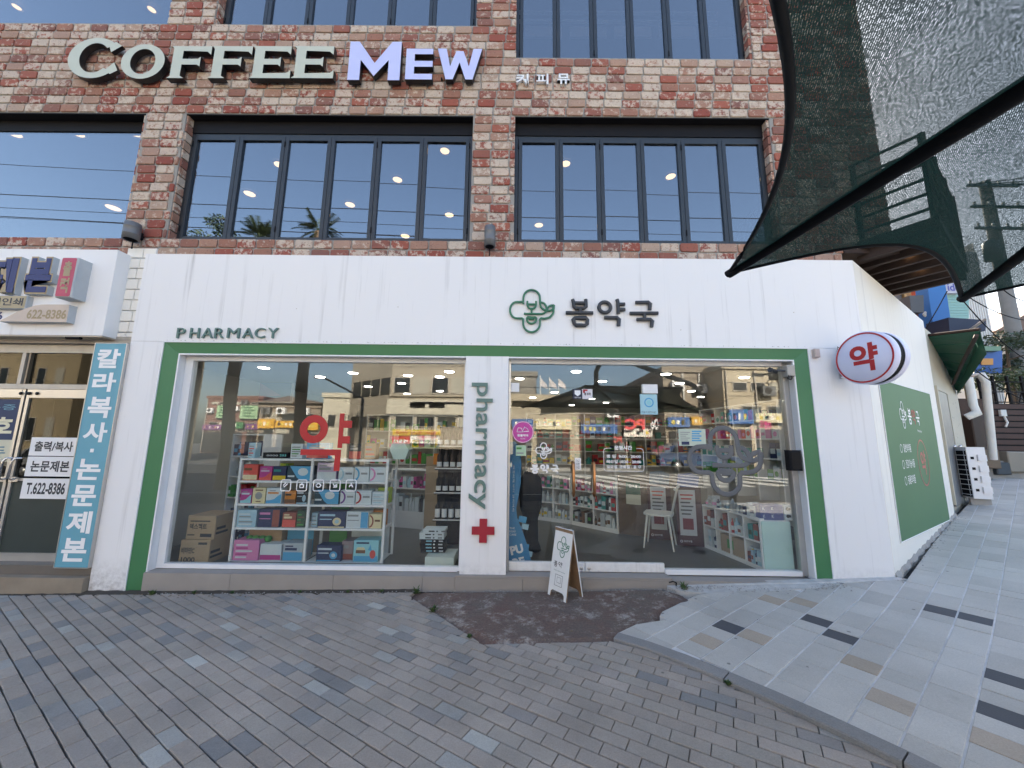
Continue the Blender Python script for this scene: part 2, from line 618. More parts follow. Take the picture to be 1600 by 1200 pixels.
def strokes(mb, S, x0, x1, z0, z1, y, r, m, flatten=.6):
    for k, p in enumerate(S):
        q = [(x0 + a * (x1 - x0), y + k * .0002, z0 + b * (z1 - z0)) for a, b in p]
        cl = (Vector(q[0]) - Vector(q[-1])).length < 1e-4
        if cl:
            q = q[:-1]
        # round off sharp corners a little by doubling points near them
        out = []
        for i, c in enumerate(q):
            if (0 < i < len(q) - 1) or cl:
                a, b = Vector(q[i - 1]), Vector(q[(i + 1) % len(q)])
                c = Vector(c)
                e = min(r * .9, (c - a).length * .4, (b - c).length * .4)
                out += [c + (a - c).normalized() * e, c + (b - c).normalized() * e]
            else:
                out.append(Vector(c))
        mb.tube(out, r, m, 8, cl, flatten)
    return mb

# ================================================================== GROUND
A0 = Vector((4.09, 0))
DD, NN = Vector((.827, .562)), Vector((.562, -.827))     # along the side lane, out from the side wall
def clamp(v, a, b):
    return max(a, min(b, v))
def hg(x, y):
    s = (x - A0.x) * DD.x + (y - A0.y) * DD.y
    return .0195 * clamp(x, -14, 12) - .04 + .05 * clamp(s + 1, 0, 16)
def lane(s, n, z=0):
    p = A0 + DD * s + NN * n
    return Vector((p.x, p.y, z))
M_ASPH = asphalt_mat('road_asphalt', (.075, .073, .07), (.10, .098, .094), (.13, .125, .12), 60)
M_PATCH = asphalt_mat('worn_red_asphalt', (.145, .090, .072), (.13, .115, .10), (.42, .39, .35), 55)
M_PAVER = paver_mat('dark_paver', [(0, (.29, .252, .215)), (.3, (.33, .287, .245)), (.55, (.30, .270, .232)), (.78, (.35, .302, .26)), (.86, (.20, .196, .19)), (.93, (.25, .242, .228)), (.98, (.35, .34, .31)), (1, (.42, .415, .38))])
M_PJOINT = mat('dark_joint', (.022, .020, .019), .95, var=.3, scale=30, bump=.6)
TILE_STOPS = {'light': [(0, (.415, .395, .36)), (.5, (.455, .435, .395)), (1, (.50, .48, .44))], 'black': [(0, (.055, .058, .066)), (1, (.075, .078, .088))], 'tan': [(0, (.37, .31, .24)), (1, (.43, .36, .29))]}
M_TILE = {k: paver_mat(k + '_granite', v, .40, 120, .24) for k, v in TILE_STOPS.items()}
M_TJOINT = mat('pale_joint', (.62, .61, .60), .95, var=.25, scale=14, bump=.6)
M_KERB = paver_mat('kerb_granite', [(0, (.21, .205, .195)), (1, (.26, .25, .24))], .55, 120, .3)

xs = [-120, -80, -50, -35, -24, -18, -14] + [-12 + i for i in range(33)] + [24, 30, 40, 60, 90, 140]
ys = [-120, -80, -50, -36, -28] + [-24 + i for i in range(45)] + [24, 30, 45, 70, 110, 160]
mb = MB()
mb.add([(x, y, hg(x, y) - .06) for y in ys for x in xs],
       [(j * len(xs) + i, j * len(xs) + i + 1, (j + 1) * len(xs) + i + 1, (j + 1) * len(xs) + i) for j in range(len(ys) - 1) for i in range(len(xs) - 1)], M_ASPH)
mb.build('ground', org=(0, 0, 0), kind='structure')

KERB = [(.80, -1.06), (1.00, -1.21), (1.195, -1.395), (1.37, -1.59), (1.54, -1.79), (1.70, -2.0), (1.86, -2.23), (2.02, -2.50), (2.2, -2.85), (2.4, -3.3), (2.6, -3.9), (2.8, -4.8)]
KW = .105
def kerb_off(d):
    out = []
    for i, p in enumerate(KERB):
        a, b = Vector(KERB[max(i - 1, 0)]), Vector(KERB[min(i + 1, len(KERB) - 1)])
        t = (b - a).normalized()
        out.append(Vector(p) + Vector((-t.y, t.x)) * d)
    return out
K_OUT, K_IN = kerb_off(0), kerb_off(KW)
PATCH = [(-1.03, -.07), (-1.01, -.235), (-.23, -1.115), (.80, -1.09), (.93, -1.055), (1.06, -.98), (1.12, -.84), (1.27, -.77), (1.33, -.66), (1.47, -.56), (1.56, -.46), (1.72, -.40), (1.76, -.31), (1.74, -.16), (1.66, -.07)]

def clip_half(poly, p, n):
    """keep the side where (q-p).n >= 0"""
    out = []
    for i in range(len(poly)):
        a, b = poly[i], poly[(i + 1) % len(poly)]
        da, db = (a - p).dot(n), (b - p).dot(n)
        if da >= 0:
            out.append(a)
        if da * db < 0:
            out.append(a + (b - a) * (da / (da - db)))
    return out
def inside(q, poly):
    c = False
    n = len(poly)
    for i in range(n):
        (x1, y1), (x2, y2) = poly[i], poly[(i + 1) % n]
        if (y1 > q.y) != (y2 > q.y) and q.x < (x2 - x1) * (q.y - y1) / (y2 - y1) + x1:
            c = not c
    return c
def area(poly):
    return abs(sum(poly[i].x * poly[(i + 1) % len(poly)].y - poly[(i + 1) % len(poly)].x * poly[i].y for i in range(len(poly)))) / 2 if len(poly) > 2 else 0
def clip_to(poly, region, size):
    c = sum(poly, Vector((0, 0))) / len(poly)
    if not inside(c, region) and not any(inside(p, region) for p in poly):
        return None
    n = len(region)
    sgn = sum(region[i][0] * region[(i + 1) % n][1] - region[(i + 1) % n][0] * region[i][1] for i in range(n))
    best = []
    for i in range(n):
        a, b = Vector(region[i]), Vector(region[(i + 1) % n])
        e = b - a
        L = e.length
        t = clamp((c - a).dot(e) / (L * L), 0, 1)
        d = (c - (a + e * t)).length
        if d < size:
            e = e / L
            best.append((d, i, a, Vector((-e.y, e.x)) * (1 if sgn > 0 else -1)))
    best.sort(key=lambda q: q[:2])
    for d, i, a, nrm in best[:1]:
        poly = clip_half(poly, a, nrm)
        if len(poly) < 3:
            return None
    return poly
def shrink(poly, j):
    """inset a convex polygon by j"""
    n = len(poly)
    sg = 1 if sum(poly[i].x * poly[(i + 1) % n].y - poly[(i + 1) % n].x * poly[i].y for i in range(n)) > 0 else -1
    out = list(poly)
    for i in range(n):
        a, b = poly[i], poly[(i + 1) % n]
        if (b - a).length < 1e-6:
            continue
        e = (b - a).normalized()
        nrm = Vector((-e.y, e.x)) * sg
        out = clip_half(out, a + nrm * j, nrm)
        if len(out) < 3:
            return None
    return out
def proj(p):
    v = Vector(p) - CAM
    c = v.dot(FW)
    if c < .05:
        return None
    a, b = v.dot(XA) * F_PX / c, v.dot(YA) * F_PX / c
    return 800 + a, 600 - b, c
def on_screen(p, m=0):
    q = proj(p)
    return q is not None and -m < q[0] < 1600 + m and -m < q[1] < 1200 + m

def lay(cells, base_name, piece, material_of, zf, depth, parent, limit=300, bevel=.003):
    """cells: polygons; the largest in the photograph become separate pieces, the rest one joined part"""
    def score(pl):
        c = sum(pl, Vector((0, 0))) / len(pl)
        p = (c.x, c.y, zf(c.x, c.y))
        if not on_screen(p, 30):
            return 0
        return area(pl) / (proj(p)[2] ** 3) * (CAM.z - p[2])
    cells = sorted(cells, key=lambda c: -score(c[0]))
    rest = MB()
    for k, (pl, mt) in enumerate(cells):
        mbk = MB() if k < limit else rest
        dz = R.uniform(-.0025, .0025)
        tx, ty = R.uniform(-.004, .004), R.uniform(-.004, .004)
        c = sum(pl, Vector((0, 0))) / len(pl)
        zz = lambda x, y: zf(x, y) + dz + tx * (x - c.x) + ty * (y - c.y)
        if area(pl) <= 0:
            continue
        if sum(pl[i].x * pl[(i + 1) % len(pl)].y - pl[(i + 1) % len(pl)].x * pl[i].y for i in range(len(pl))) < 0:
            pl = list(reversed(pl))
        inn = shrink(pl, bevel)
        n = len(pl)
        if inn is None or len(inn) != n:
            inn = pl
        mbk.add([(p.x, p.y, zz(p.x, p.y)) for p in inn] + [(p.x, p.y, zz(p.x, p.y) - bevel) for p in pl] + [(p.x, p.y, zz(p.x, p.y) - depth) for p in pl],
                [tuple(range(n))] + [(i + n, (i + 1) % n + n, (i + 1) % n, i) for i in range(n)] + [(i + 2 * n, (i + 1) % n + 2 * n, (i + 1) % n + n, i + n) for i in range(n)], mt)
        if k < limit:
            mbk.build(piece, parent)
    if rest.v:
        rest.build(base_name, parent, kind='stuff')

# ---- paved forecourt of dark pavers
COURT = [(-9, -.10), (-4.53, -.10), (-1.02, -.10), (-1.0, -.24), (-.22, -1.11), (.80, -1.085)] + [tuple(p) for p in K_OUT[1:]] + [(2.8, -5.6), (-9, -5.6)]
mb = MB()
bed = [Vector(p) for p in COURT]
mb.slab([(p.x, p.y) for p in bed], lambda x, y: hg(x, y) - .058, lambda x, y: hg(x, y) - .026, M_PJOINT)
court = mb.build('pavement', org=(0, 0, 0), kind='structure')
PA = radians(-31)
u, v = Vector((cos(PA), sin(PA))), Vector((-sin(PA), cos(PA)))
LP, WP = .190, .0905
cells = []
for j in range(-90, 70):
    off = (.5 if j % 2 else 0) * LP + R.uniform(-.012, .012)
    for i in range(-60, 40):
        o = Vector((.958, -2.027)) + u * (i * LP + off) + v * (j * WP)
        if not (-8.5 < o.x < 3 and -5.6 < o.y < .2):
            continue
        jj = R.uniform(.0026, .0048)
        a = R.gauss(0, .004)
        ua, va = u + v * a, v - u * a
        pl = [o + ua * jj * .6 + va * jj, o + ua * (LP - jj * .6) + va * jj, o + ua * (LP - jj * .6) + va * (WP - jj), o + ua * jj * .6 + va * (WP - jj)]
        c = sum(pl, Vector((0, 0))) / 4
        if c.y > -.06 or c.y < -5.5:
            continue
        pl = clip_to(pl, COURT, .2)
        if pl and area(pl) > .0012:
            cells.append((pl, M_PAVER))
lay(cells, 'paver_field', 'paver', None, hg, .05, court)

# ---- worn red asphalt in front of the door
mb = MB()
N = 46
grid = {}
from mathutils import noise as mnoise
pp = [Vector(p) for p in PATCH]
cen = Vector((.35, -.55))
ringn = 9
dense = []
for i in range(len(pp)):
    a, b = pp[i], pp[(i + 1) % len(pp)]
    k = max(1, int((b - a).length / .05))
    for q in range(k):
        p = a + (b - a) * q / k
        dense.append(p + Vector((R.uniform(-.012, .012), R.uniform(-.012, .012))) * (0 if p.y > -.09 else 1))
vs, fs = [], []
for r in range(ringn + 1):
    for p in dense:
        q = cen + (p - cen) * (1 - r / ringn * .995)
        vs.append((q.x, q.y, hg(q.x, q.y) + (.003 + .010 * clamp((q.x - .9) / .7, 0, 1) if r else -.03) + .012 * max(0, mnoise.noise((q.x * 3, q.y * 3, 0))) + .004 * mnoise.noise((q.x * 17, q.y * 17, 3))))
n = len(dense)
for r in range(ringn):
    for i in range(n):
        fs.append((r * n + i, r * n + (i + 1) % n, (r + 1) * n + (i + 1) % n, (r + 1) * n + i))
mb.add(vs, fs, M_PATCH)
mb.build('asphalt_patch', kind='structure')

# ---- granite kerb
zt = lambda x, y: hg(x, y) + .012 + .018 * clamp((x - .8) / 1.3, 0, 1)
kerb = thing('kerb', (1.5, -1.8, -.02), 'curved low kerb of grey granite stones between dark pavers and pale tiles', 'kerb')
kerb['kind'] = 'structure'
del kerb['label'], kerb['category']
zk = lambda x, y: zt(x, y) + .002
for i0, i1 in ((0, 3), (3, 6), (6, 9), (9, 11)):
    oo, ii = [K_OUT[i] for i in range(i0, i1 + 1)], [K_IN[i] for i in range(i0, i1 + 1)]
    g = .004
    for L in (oo, ii):
        L[0] = L[0] + (L[1] - L[0]).normalized() * g
        L[-1] = L[-1] - (L[-1] - L[-2]).normalized() * g
    mb = MB()
    m_ = len(oo)
    b = .006
    o2 = [p + (q - p).normalized() * b for p, q in zip(oo, ii)]
    vs = [(p.x, p.y, hg(p.x, p.y) - .06) for p in oo] + [(p.x, p.y, zk(p.x, p.y) - b) for p in oo] + [(p.x, p.y, zk(p.x, p.y)) for p in o2] + [(p.x, p.y, zk(p.x, p.y)) for p in ii] + [(p.x, p.y, hg(p.x, p.y) - .06) for p in ii]
    fs = [(r * m_ + i, r * m_ + i + 1, (r + 1) * m_ + i + 1, (r + 1) * m_ + i) for r in range(4) for i in range(m_ - 1)]
    fs += [(0, m_, 2 * m_, 3 * m_, 4 * m_), (m_ - 1, 5 * m_ - 1, 4 * m_ - 1, 3 * m_ - 1, 2 * m_ - 1)]
    mb.add(vs, fs, M_KERB)
    mb.build('kerb_stone', kerb)

# ---- pale granite tiles climbing along the side lane
wall_far = A0 + DD * 9.5
REG = [tuple(p) for p in reversed(K_IN)] + [(1.02, -.86), (1.18, -.82), (1.21, -.70), (1.36, -.62), (1.44, -.50), (1.62, -.44), (1.70, -.33), (2.0, -.24), (3.2, -.12), (3.46, -.05), (4.12, -.04), tuple(A0 + DD * 4 + NN * .03), tuple(wall_far + NN * .03), tuple(wall_far + NN * 4.4), (6.5, -4.8)]
bed_mb = MB()
# finer skin over the convex rise so that the bed follows the tiles
walk = None
TA = radians(35.7)
u, v = Vector((cos(TA), sin(TA))), Vector((-sin(TA), cos(TA)))
CW, CL = .196, .1735
org = Vector((3.015, -1.604))
cells = []
darks, tans = [], []
for px, py in ((1131, 970), (1294, 971), (1329, 994), (1475, 951), (1524, 972), (1570, 1054), (1560, 1118)):
    darks.append((px, py))
for px, py in ((1096, 990), (1152, 991), (1188, 936), (1240, 938), (1360, 1036), (1402, 1092), (1555, 1172)):
    tans.append((px, py))
def px_ground(px, py):
    z = 0
    for _ in range(50):
        d = at(px, py, 0) - CAM
        p = CAM + d * ((z - CAM.z) / d.z)
        z = .5 * z + .5 * zt(p.x, p.y)
    return Vector((p.x, p.y))
special = {}
for lst, kd in ((darks, 'black'), (tans, 'tan')):
    for q in lst:
        g = px_ground(*q) - org
        special[(math.floor(g.dot(u) / CL), math.floor(g.dot(v) / CW))] = kd
for j in range(-30, 40):
    i = -40
    while i < 70:
        L = 1
        if (i, j) in special:
            kd = special[(i, j)]
        else:
            kd = 'light'
            if R.random() < .62 and (i + 1, j) not in special:
                L = 2
        o = org + u * (i * CL) + v * (j * CW)
        if L == 2 and not all(inside(q_, REG) for q_ in (o, o + u * 2 * CL, o + u * 2 * CL + v * CW, o + v * CW)):
            L = 1
        jj, jw = .0018, R.uniform(.0042, .006)
        pl = [o + u * jj + v * jw, o + u * (L * CL - jj) + v * jw, o + u * (L * CL - jj) + v * (CW - jw), o + u * jj + v * (CW - jw)]
        i += L
        c = sum(pl, Vector((0, 0))) / 4
        if not (-.2 < c.x < 15 and -4.9 < c.y < 7):
            continue
        full = clip_to([o - u * .004, o + u * (L * CL + .004), o + u * (L * CL + .004) + v * CW, o + v * CW], REG, .36)
        if full and len(full) > 2 and (inside(c, REG) or area(full) > .009):
            n_ = len(full)
            bed_mb.add([(p.x, p.y, zt(p.x, p.y) - .0045) for p in full] + [(p.x, p.y, zt(p.x, p.y) - .09) for p in full], [tuple(range(n_))] + [(a_ + n_, (a_ + 1) % n_ + n_, (a_ + 1) % n_, a_) for a_ in range(n_)], M_TJOINT)
        pl = clip_to(pl, REG, .36)
        if pl and area(pl) > (.002 if inside(c, REG) else .009):
            cells.append((pl, M_TILE[kd]))
walk = bed_mb.build('tiled_pavement', org=(0, 0, 0), kind='structure')
lay(cells, 'tile_field', 'granite_tile', None, zt, .02, walk, bevel=.002)

mb = MB()
mb.slab([(1.64, -.05), (1.72, -.17), (2.0, -.27), (2.6, -.22), (3.2, -.15), (3.46, -.08), (4.16, -.07), (4.09, .015), (3.4, .02), (1.64, .02)], lambda x, y: zt(x, y) - .1, lambda x, y: zt(x, y) + .001 + .006 * mnoise.noise((x * 9, y * 9, 1)), mat('rough_mortar', (.50, .49, .47), .95, var=.35, scale=12, bump=.9, bscale=50))
mb.build('mortar_strip', org=(0, 0, 0), kind='structure')
vs, fs = [], []
n_ = 120
for i in range(n_ + 1):
    x = -9 + 8 * i / n_
    for j, y in enumerate((-.13, -.09, -.045, .0)):
        vs.append((x, y + (.012 * mnoise.noise((x * 6, y, 2)) if j < 3 else 0), hg(x, y) - .03 + (0, .024, .032, .034)[j] + .008 * mnoise.noise((x * 11, y * 20, 5))))
for i in range(n_):
    for j in range(3):
        fs.append((i * 4 + j, i * 4 + 4 + j, i * 4 + 5 + j, i * 4 + 1 + j))
mb = MB(); mb.add(vs, fs, mat('dark_soil', (.050, .042, .033), .95, var=.5, scale=25, bump=.9, bscale=60)); mb.build('soil_strip', org=(0, 0, 0), kind='stuff')
lit = MB()
for k in range(90):
    x = R.uniform(-5.5, -.9) if k < 70 else R.uniform(-.9, 1.4)
    y = -.10 - abs(R.gauss(0, .05)) if k < 70 else R.uniform(-1.0, -.15)
    r = R.uniform(.008, .02); a = R.uniform(0, 6.28)
    z = hg(x, y) + .004
    lit.add([(x + r * cos(a), y + r * sin(a), z), (x + r * .4 * cos(a + 1.57), y + r * .4 * sin(a + 1.57), z + .006), (x - r * cos(a), y - r * sin(a), z + .002), (x - r * .4 * cos(a + 1.57), y - r * .4 * sin(a + 1.57), z + .005)], [(0, 1, 2, 3)], mat('dry_leaf', (.16, .11, .055), .8, var=.5, scale=30))
lit.build('leaf_litter', org=(0, 0, 0), kind='stuff')
# loose grit and mortar along the foot of the shop front
grit = MB()
for k in range(900):
    t = R.random()
    if t < .55:
        x, y = R.uniform(1.55, 3.45), -abs(R.gauss(0, .07)) - .07
    elif t < .8:
        x, y = R.uniform(-3.8, 1.6), -.075 - abs(R.gauss(0, .03))
    else:
        s_ = R.uniform(-.2, 4)
        p = lane(s_, abs(R.gauss(0, .04)) + .02)
        x, y = p.x, p.y
    r = R.uniform(.004, .012)
    z = (zt if x > 1.7 else hg)(x, y) + .002
    a = R.uniform(0, 6)
    grit.add([(x + r * cos(a), y + r * sin(a), z), (x + r * cos(a + 2), y + r * sin(a + 2), z), (x + r * cos(a + 4), y + r * sin(a + 4), z), (x, y, z + r * .8)], [(0, 1, 3), (1, 2, 3), (2, 0, 3)], M_CONC)
grit.build('grit', org=(0, 0, 0), kind='stuff')
M_WEED = mat('weed_leaf', (.055, .10, .03), .7, var=.4, scale=40)
def weed(x, y, h, lab):
    m = MB()
    z = max(hg(x, y), hg(x, y))
    for k in range(34):
        a, l, hh = R.uniform(0, 6.28), R.uniform(.3, 1) * h * .9, R.uniform(.3, 1) * h
        wd = R.uniform(.005, .011)
        c, s2 = cos(a), sin(a)
        b0 = (x + c * l * .2, y + s2 * l * .2, z)
        mid = (x + c * l * .55, y + s2 * l * .55, z + hh * .75)
        tip = (x + c * l, y + s2 * l, z + hh)
        m.add([b0, (mid[0] - s2 * wd, mid[1] + c * wd, mid[2]), tip, (mid[0] + s2 * wd, mid[1] - c * wd, mid[2])], [(0, 1, 2, 3)], M_WEED)
    m.build('weed', label=lab, category='weed', group='weeds in the paving joints')
weed(-.98, -.14, .075, 'small green weed at the foot of the plinth left of the worn asphalt')
weed(-.72, -.56, .06, 'small green weed where the dark pavers meet the red asphalt edge')
weed(-.33, -1.02, .035, 'tiny weed low on the sloping edge of the red asphalt')
weed(1.78, -.12, .085, 'green weed tuft beside the pale tiles under the fixed window')
weed(1.38, -1.62, .03, 'tiny weed tucked against the granite kerb')
for k_, (x_, h_) in enumerate(((-3.3, .035), (-2.9, .03), (-2.2, .03), (-1.7, .028), (-1.35, .035))):
    weed(x_, -.10, h_, '%s tiny weed from the left in the soil strip under the left window' % ['first', 'second', 'third', 'fourth', 'fifth'][k_])
weed(-3.72, -.12, .05, 'brownish weed beside the left foot of the green door frame')

# ================================================================== BRICK BUILDING
BY, RY = .12, .235           # face of the bricks, face of the window frames
ROW0, RP = 5.807, .129       # course joints
BLD_R = 4.76
SIDE_R = Vector((BLD_R, BY))
def row_z(i): return ROW0 + RP * i
bld = thing('brick_building', (0, 3, 0), 'tall building of reclaimed red and whitewashed bricks with black folding windows above the shops', 'building')
FLOORZ = 3.70
mb = MB()
def wallbox(x0, x1, z0, z1):
    mb.box(x0, x1, BY + .016, BY + .30, z0, z1, M_MORTAR)
W2 = (4.0, 5.807)
wallbox(-16, BLD_R, W2[1], 7.24 - .51 - .004)                     # band between the storeys, low part
wallbox(-16, -.02, 7.24 - .51, 7.24)
wallbox(3.24, BLD_R, 7.24 - .51, 7.24)
for a, b in ((-4.986, -4.44), (-.581, -.02), (3.37, BLD_R)):
    wallbox(a, b, W2[0], W2[1] - .003)
for a, b in ((-4.914, -4.261), (-.581, -.02), (3.24, BLD_R)):
    wallbox(a, b, 7.243, 9.0)
wallbox(-16, BLD_R, 3.93, W2[0] - .003)
wallbox(-16, 4.10, 2.6, 3.927)
wallbox(-16, BLD_R, 9.003, 13.2)
mb.build('wall', bld)
mb = MB()
mb.box(BLD_R - .30, BLD_R, BY + .30, 11, 3.93, 13.2, M_BRICK)
mb.slab([(-16, .5), (-16.3, .5), (-16.3, 12), (-16, 12)], 0, 13.2, M_MORTAR)
mb.slab([(-16, 11.01), (BLD_R, 11.01), (BLD_R, 11.3), (-16, 11.3)], 0, 13.2, M_MORTAR)
mb.slab([(-16.3, .1), (BLD_R, .1), (BLD_R, 11.3), (-16.3, 11.3)], 13.2, 13.4, M_MORTAR)
mb.build('outer_shell', bld)
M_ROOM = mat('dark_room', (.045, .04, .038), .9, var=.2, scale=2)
M_CEIL2 = mat('cafe_ceiling', (.10, .095, .09), .8)
mb = MB()
mb.slab([(-15.9, .43), (4.4, .43), (4.4, 10.9), (-15.9, 10.9)], 5.78, 5.80, M_CEIL2)
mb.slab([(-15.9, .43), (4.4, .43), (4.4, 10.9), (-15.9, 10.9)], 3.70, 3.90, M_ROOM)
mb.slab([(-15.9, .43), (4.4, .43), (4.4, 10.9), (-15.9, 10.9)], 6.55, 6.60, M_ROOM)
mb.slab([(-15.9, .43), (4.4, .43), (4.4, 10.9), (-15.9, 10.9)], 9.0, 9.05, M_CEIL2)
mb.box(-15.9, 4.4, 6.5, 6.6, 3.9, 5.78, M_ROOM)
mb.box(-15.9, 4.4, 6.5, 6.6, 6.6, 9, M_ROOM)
mb.build('storey', bld)

# bricks: one box per brick; wavy chipped outline
BL, BH, BJ = .2255, .1115, .0175
def brick(mbk, x0, x1, z0, z1, y, side=None):
    """front face proud of the mortar with chipped rounded edges; side: extra return face length"""
    jit = lambda s: R.uniform(-s, s)
    a = .006
    y += R.uniform(-.003, .003)
    c = [(x0 + jit(.003), z0 + jit(.003)), (x1 + jit(.003), z0 + jit(.003)), (x1 + jit(.003), z1 + jit(.003)), (x0 + jit(.003), z1 + jit(.003))]
    k = R.uniform(.008, .018)
    ring_o = []
    for i in range(4):
        p, q = c[i], c[(i + 1) % 4]
        L = hypot(q[0] - p[0], q[1] - p[1])
        for t in (k / L, 1 - k / L):
            ring_o.append((p[0] + (q[0] - p[0]) * t, p[1] + (q[1] - p[1]) * t))
    cx, cz = (x0 + x1) / 2, (z0 + z1) / 2
    ring_i = [(p[0] + (cx - p[0]) * a / max(.01, abs(cx - p[0])) * (1 if abs(cx - p[0]) > .02 else 0), p[1] + (cz - p[1]) * a / max(.01, abs(cz - p[1]))) for p in ring_o]
    vs = [(p[0], y, p[1]) for p in ring_i] + [(p[0], y + a, p[1]) for p in ring_o] + [(p[0], y + .024, p[1]) for p in ring_o]
    fs = [tuple(range(8))] + [(i + 8, (i + 1) % 8 + 8, (i + 1) % 8, i) for i in range(8)] + [(i + 16, (i + 1) % 8 + 16, (i + 1) % 8 + 8, i + 8) for i in range(8)]
    mbk.add(vs, fs, M_BRICK)
jobs = []
def course(x0, x1, i, drift):
    z0 = row_z(i) + BJ / 2
    off = drift % (BL + BJ)
    x = x0 + off - (BL + BJ)
    while x < x1:
        a, b = max(x, x0), min(x + BL, x1)
        if b - a > .035:
            jobs.append((a, b, z0, z0 + BH))
        x += BL + BJ
dr = 0
for i in range(0, 11):
    dr += R.uniform(-.035, .035)
    xa = -.02 if False else None
    if i < 7:
        course(-9.4, BLD_R, i, dr + .1)
    else:
        course(-9.4, -.02, i, dr + .1)
        course(3.24, BLD_R, i, dr)
for a, b in ((-4.986, -4.44), (-.581, -.02), (3.37, BLD_R)):
    for i in range(-14, 0):
        course(a, b, i, R.uniform(-.02, .02) + (BL + BJ) * (1 if b - a < .6 else 1) + (.03 if i % 3 else 0))
for a, b in ((-4.914, -4.261), (-.581, -.02), (3.24, BLD_R)):
    for i in range(11, 25):
        course(a, b, i, R.uniform(-.02, .02))
dr = .07
for i in (-15, -16, -17, -18, -19, -20):
    dr += R.uniform(-.03, .03)
    course(-9.4, BLD_R if i == -15 else 4.08, i, dr)
def bscore(j):
    c = ((j[0] + j[1]) / 2, BY, (j[2] + j[3]) / 2)
    if not on_screen(c, 0):
        return 0
    if c[2] < 3.86 or (c[0] > 3.55 and c[2] > 3.6):      # behind the white fascia or behind the net
        return .01
    q = [proj(p) for p in ((j[0], BY, j[2]), (j[1], BY, j[2]), (j[1], BY, j[3]), (j[0], BY, j[3]))]
    return abs(sum(q[i][0] * q[(i + 1) % 4][1] - q[(i + 1) % 4][0] * q[i][1] for i in range(4))) / 2
jobs.sort(key=lambda j: -bscore(j))
rest = MB()
for k, j in enumerate(jobs):
    if k < 300:
        m = MB()
        brick(m, *j, BY)
        m.build('brick', bld)
    else:
        brick(rest, *j, BY)
# bricks in the reveals, seen edge on
for x, sgn, i0, i1 in ((-4.44, 1, -14, 0), (3.37, -1, -14, 0), (-4.261, 1, 11, 25), (3.24, -1, 0, 25), (-4.986, -1, -14, 0)):
    for i in range(i0, i1):
        z0 = row_z(i) + BJ / 2
        xa = x - .012 if sgn > 0 else x - .010
        for ya, yb in ((BY + .03, BY + .14), (BY + .152, BY + .30)):
            rest.box(x - .02 + sgn * .014, x + .02 + sgn * .0, ya, yb, z0, z0 + BH, M_BRICK)
# the cut course of whole bricks set on edge under the windows
rest.build('brickwork', bld, kind='stuff')

# --- black folding windows
def folding_window(x0, x1, z0, z1, npane, head, lab=None):
    f = MB()
    f.box(x0, x1, RY, RY + .09, z1 - head, z1 - .004, M_BLACK)                      # deep black head box
    f.box(x0, x1, BY + .018, RY - .001, z1 - .016, z1 - .004, M_BLACK)
    f.box(x0 + .001, x0 + .045, RY + .01, RY + .08, z0 + .002, z1 - head - .002, M_DARKFR)
    f.box(x1 - .045, x1 - .001, RY + .01, RY + .08, z0 + .002, z1 - head - .002, M_DARKFR)
    f.box(x0 + .047, x1 - .047, RY + .012, RY + .08, z0 + .002, z0 + .04, M_DARKFR)
    f.box(x0 + .047, x1 - .047, RY + .012, RY + .08, z1 - head - .045, z1 - head - .002, M_DARKFR)
    fr = f.build('window', bld)
    a, b = x0 + .05, x1 - .05
    wv = (b - a) / npane
    zb, zt_ = z0 + .043, z1 - head - .048
    for i in range(npane):
        xa, xb = a + wv * i + .003, a + wv * (i + 1) - .003
        s_ = MB()
        t = .048
        s_.box(xa, xa + t, RY + .004, RY + .05, zb, zt_, M_DARKFR)
        s_.box(xb - t, xb, RY + .004, RY + .05, zb, zt_, M_DARKFR)
        s_.box(xa + t, xb - t, RY + .006, RY + .05, zb, zb + .05, M_DARKFR)
        s_.box(xa + t, xb - t, RY + .006, RY + .05, zt_ - .05, zt_, M_DARKFR)
        s_.build('sash', fr)
        p = MB()
        yc = RY + .032
        tx, tz = R.gauss(0, .0035), R.gauss(0, .003)
        hx, hz = (xb - xa) / 2 - t - .001, (zt_ - zb) / 2 - .052
        cx, cz = (xa + xb) / 2, (zt_ + zb) / 2
        p.M = Matrix.Translation((cx, yc, cz)) @ Matrix.Rotation(tx, 4, 'X') @ Matrix.Rotation(tz, 4, 'Z')
        p.box(-hx, hx, -.004, .004, -hz, hz, M_GUP)
        p.build('pane', fr)
    for i in range(0, npane + 1, 2):
        for z in (zb + .12, zb + .9 * (zt_ - zb)):
            h = MB()
            h.cyl((a + wv * i, RY - .002, z), (a + wv * i, RY - .002, z + .075), .008, .008, M_BLACK, 8)
            h.build('hinge', fr)
folding_window(-4.44, -.581, 4.0, 5.807, 6, .20)
folding_window(-.02, 3.37, 4.0, 5.807, 6, .20)
folding_window(-4.261, -.581, 7.24, 9.0, 6, .12)
folding_window(-.02, 3.24, 6.73, 9.0, 6, .12)
def big_window(x0, x1, z0, z1, head):
    f = MB()
    f.box(x0, x1, RY + .02, RY + .09, z1 - head, z1 - .004, M_BLACK)
    f.box(x0, x1, BY + .018, RY + .018, z1 - .016, z1 - .004, M_BLACK)
    f.box(x1 - .05, x1 - .001, RY + .022, RY + .08, z0, z1 - head - .001, M_BLACK)
    fr = f.build('window', bld)
    p = MB()
    p.box(x0, x1 - .052, RY + .035, RY + .045, z0, z1 - head - .002, M_GUP)
    p.build('pane', fr)
big_window(-9.4, -4.986, 3.93, 5.807, .17)
big_window(-9.4, -4.914, 7.24, 9.0, .1)

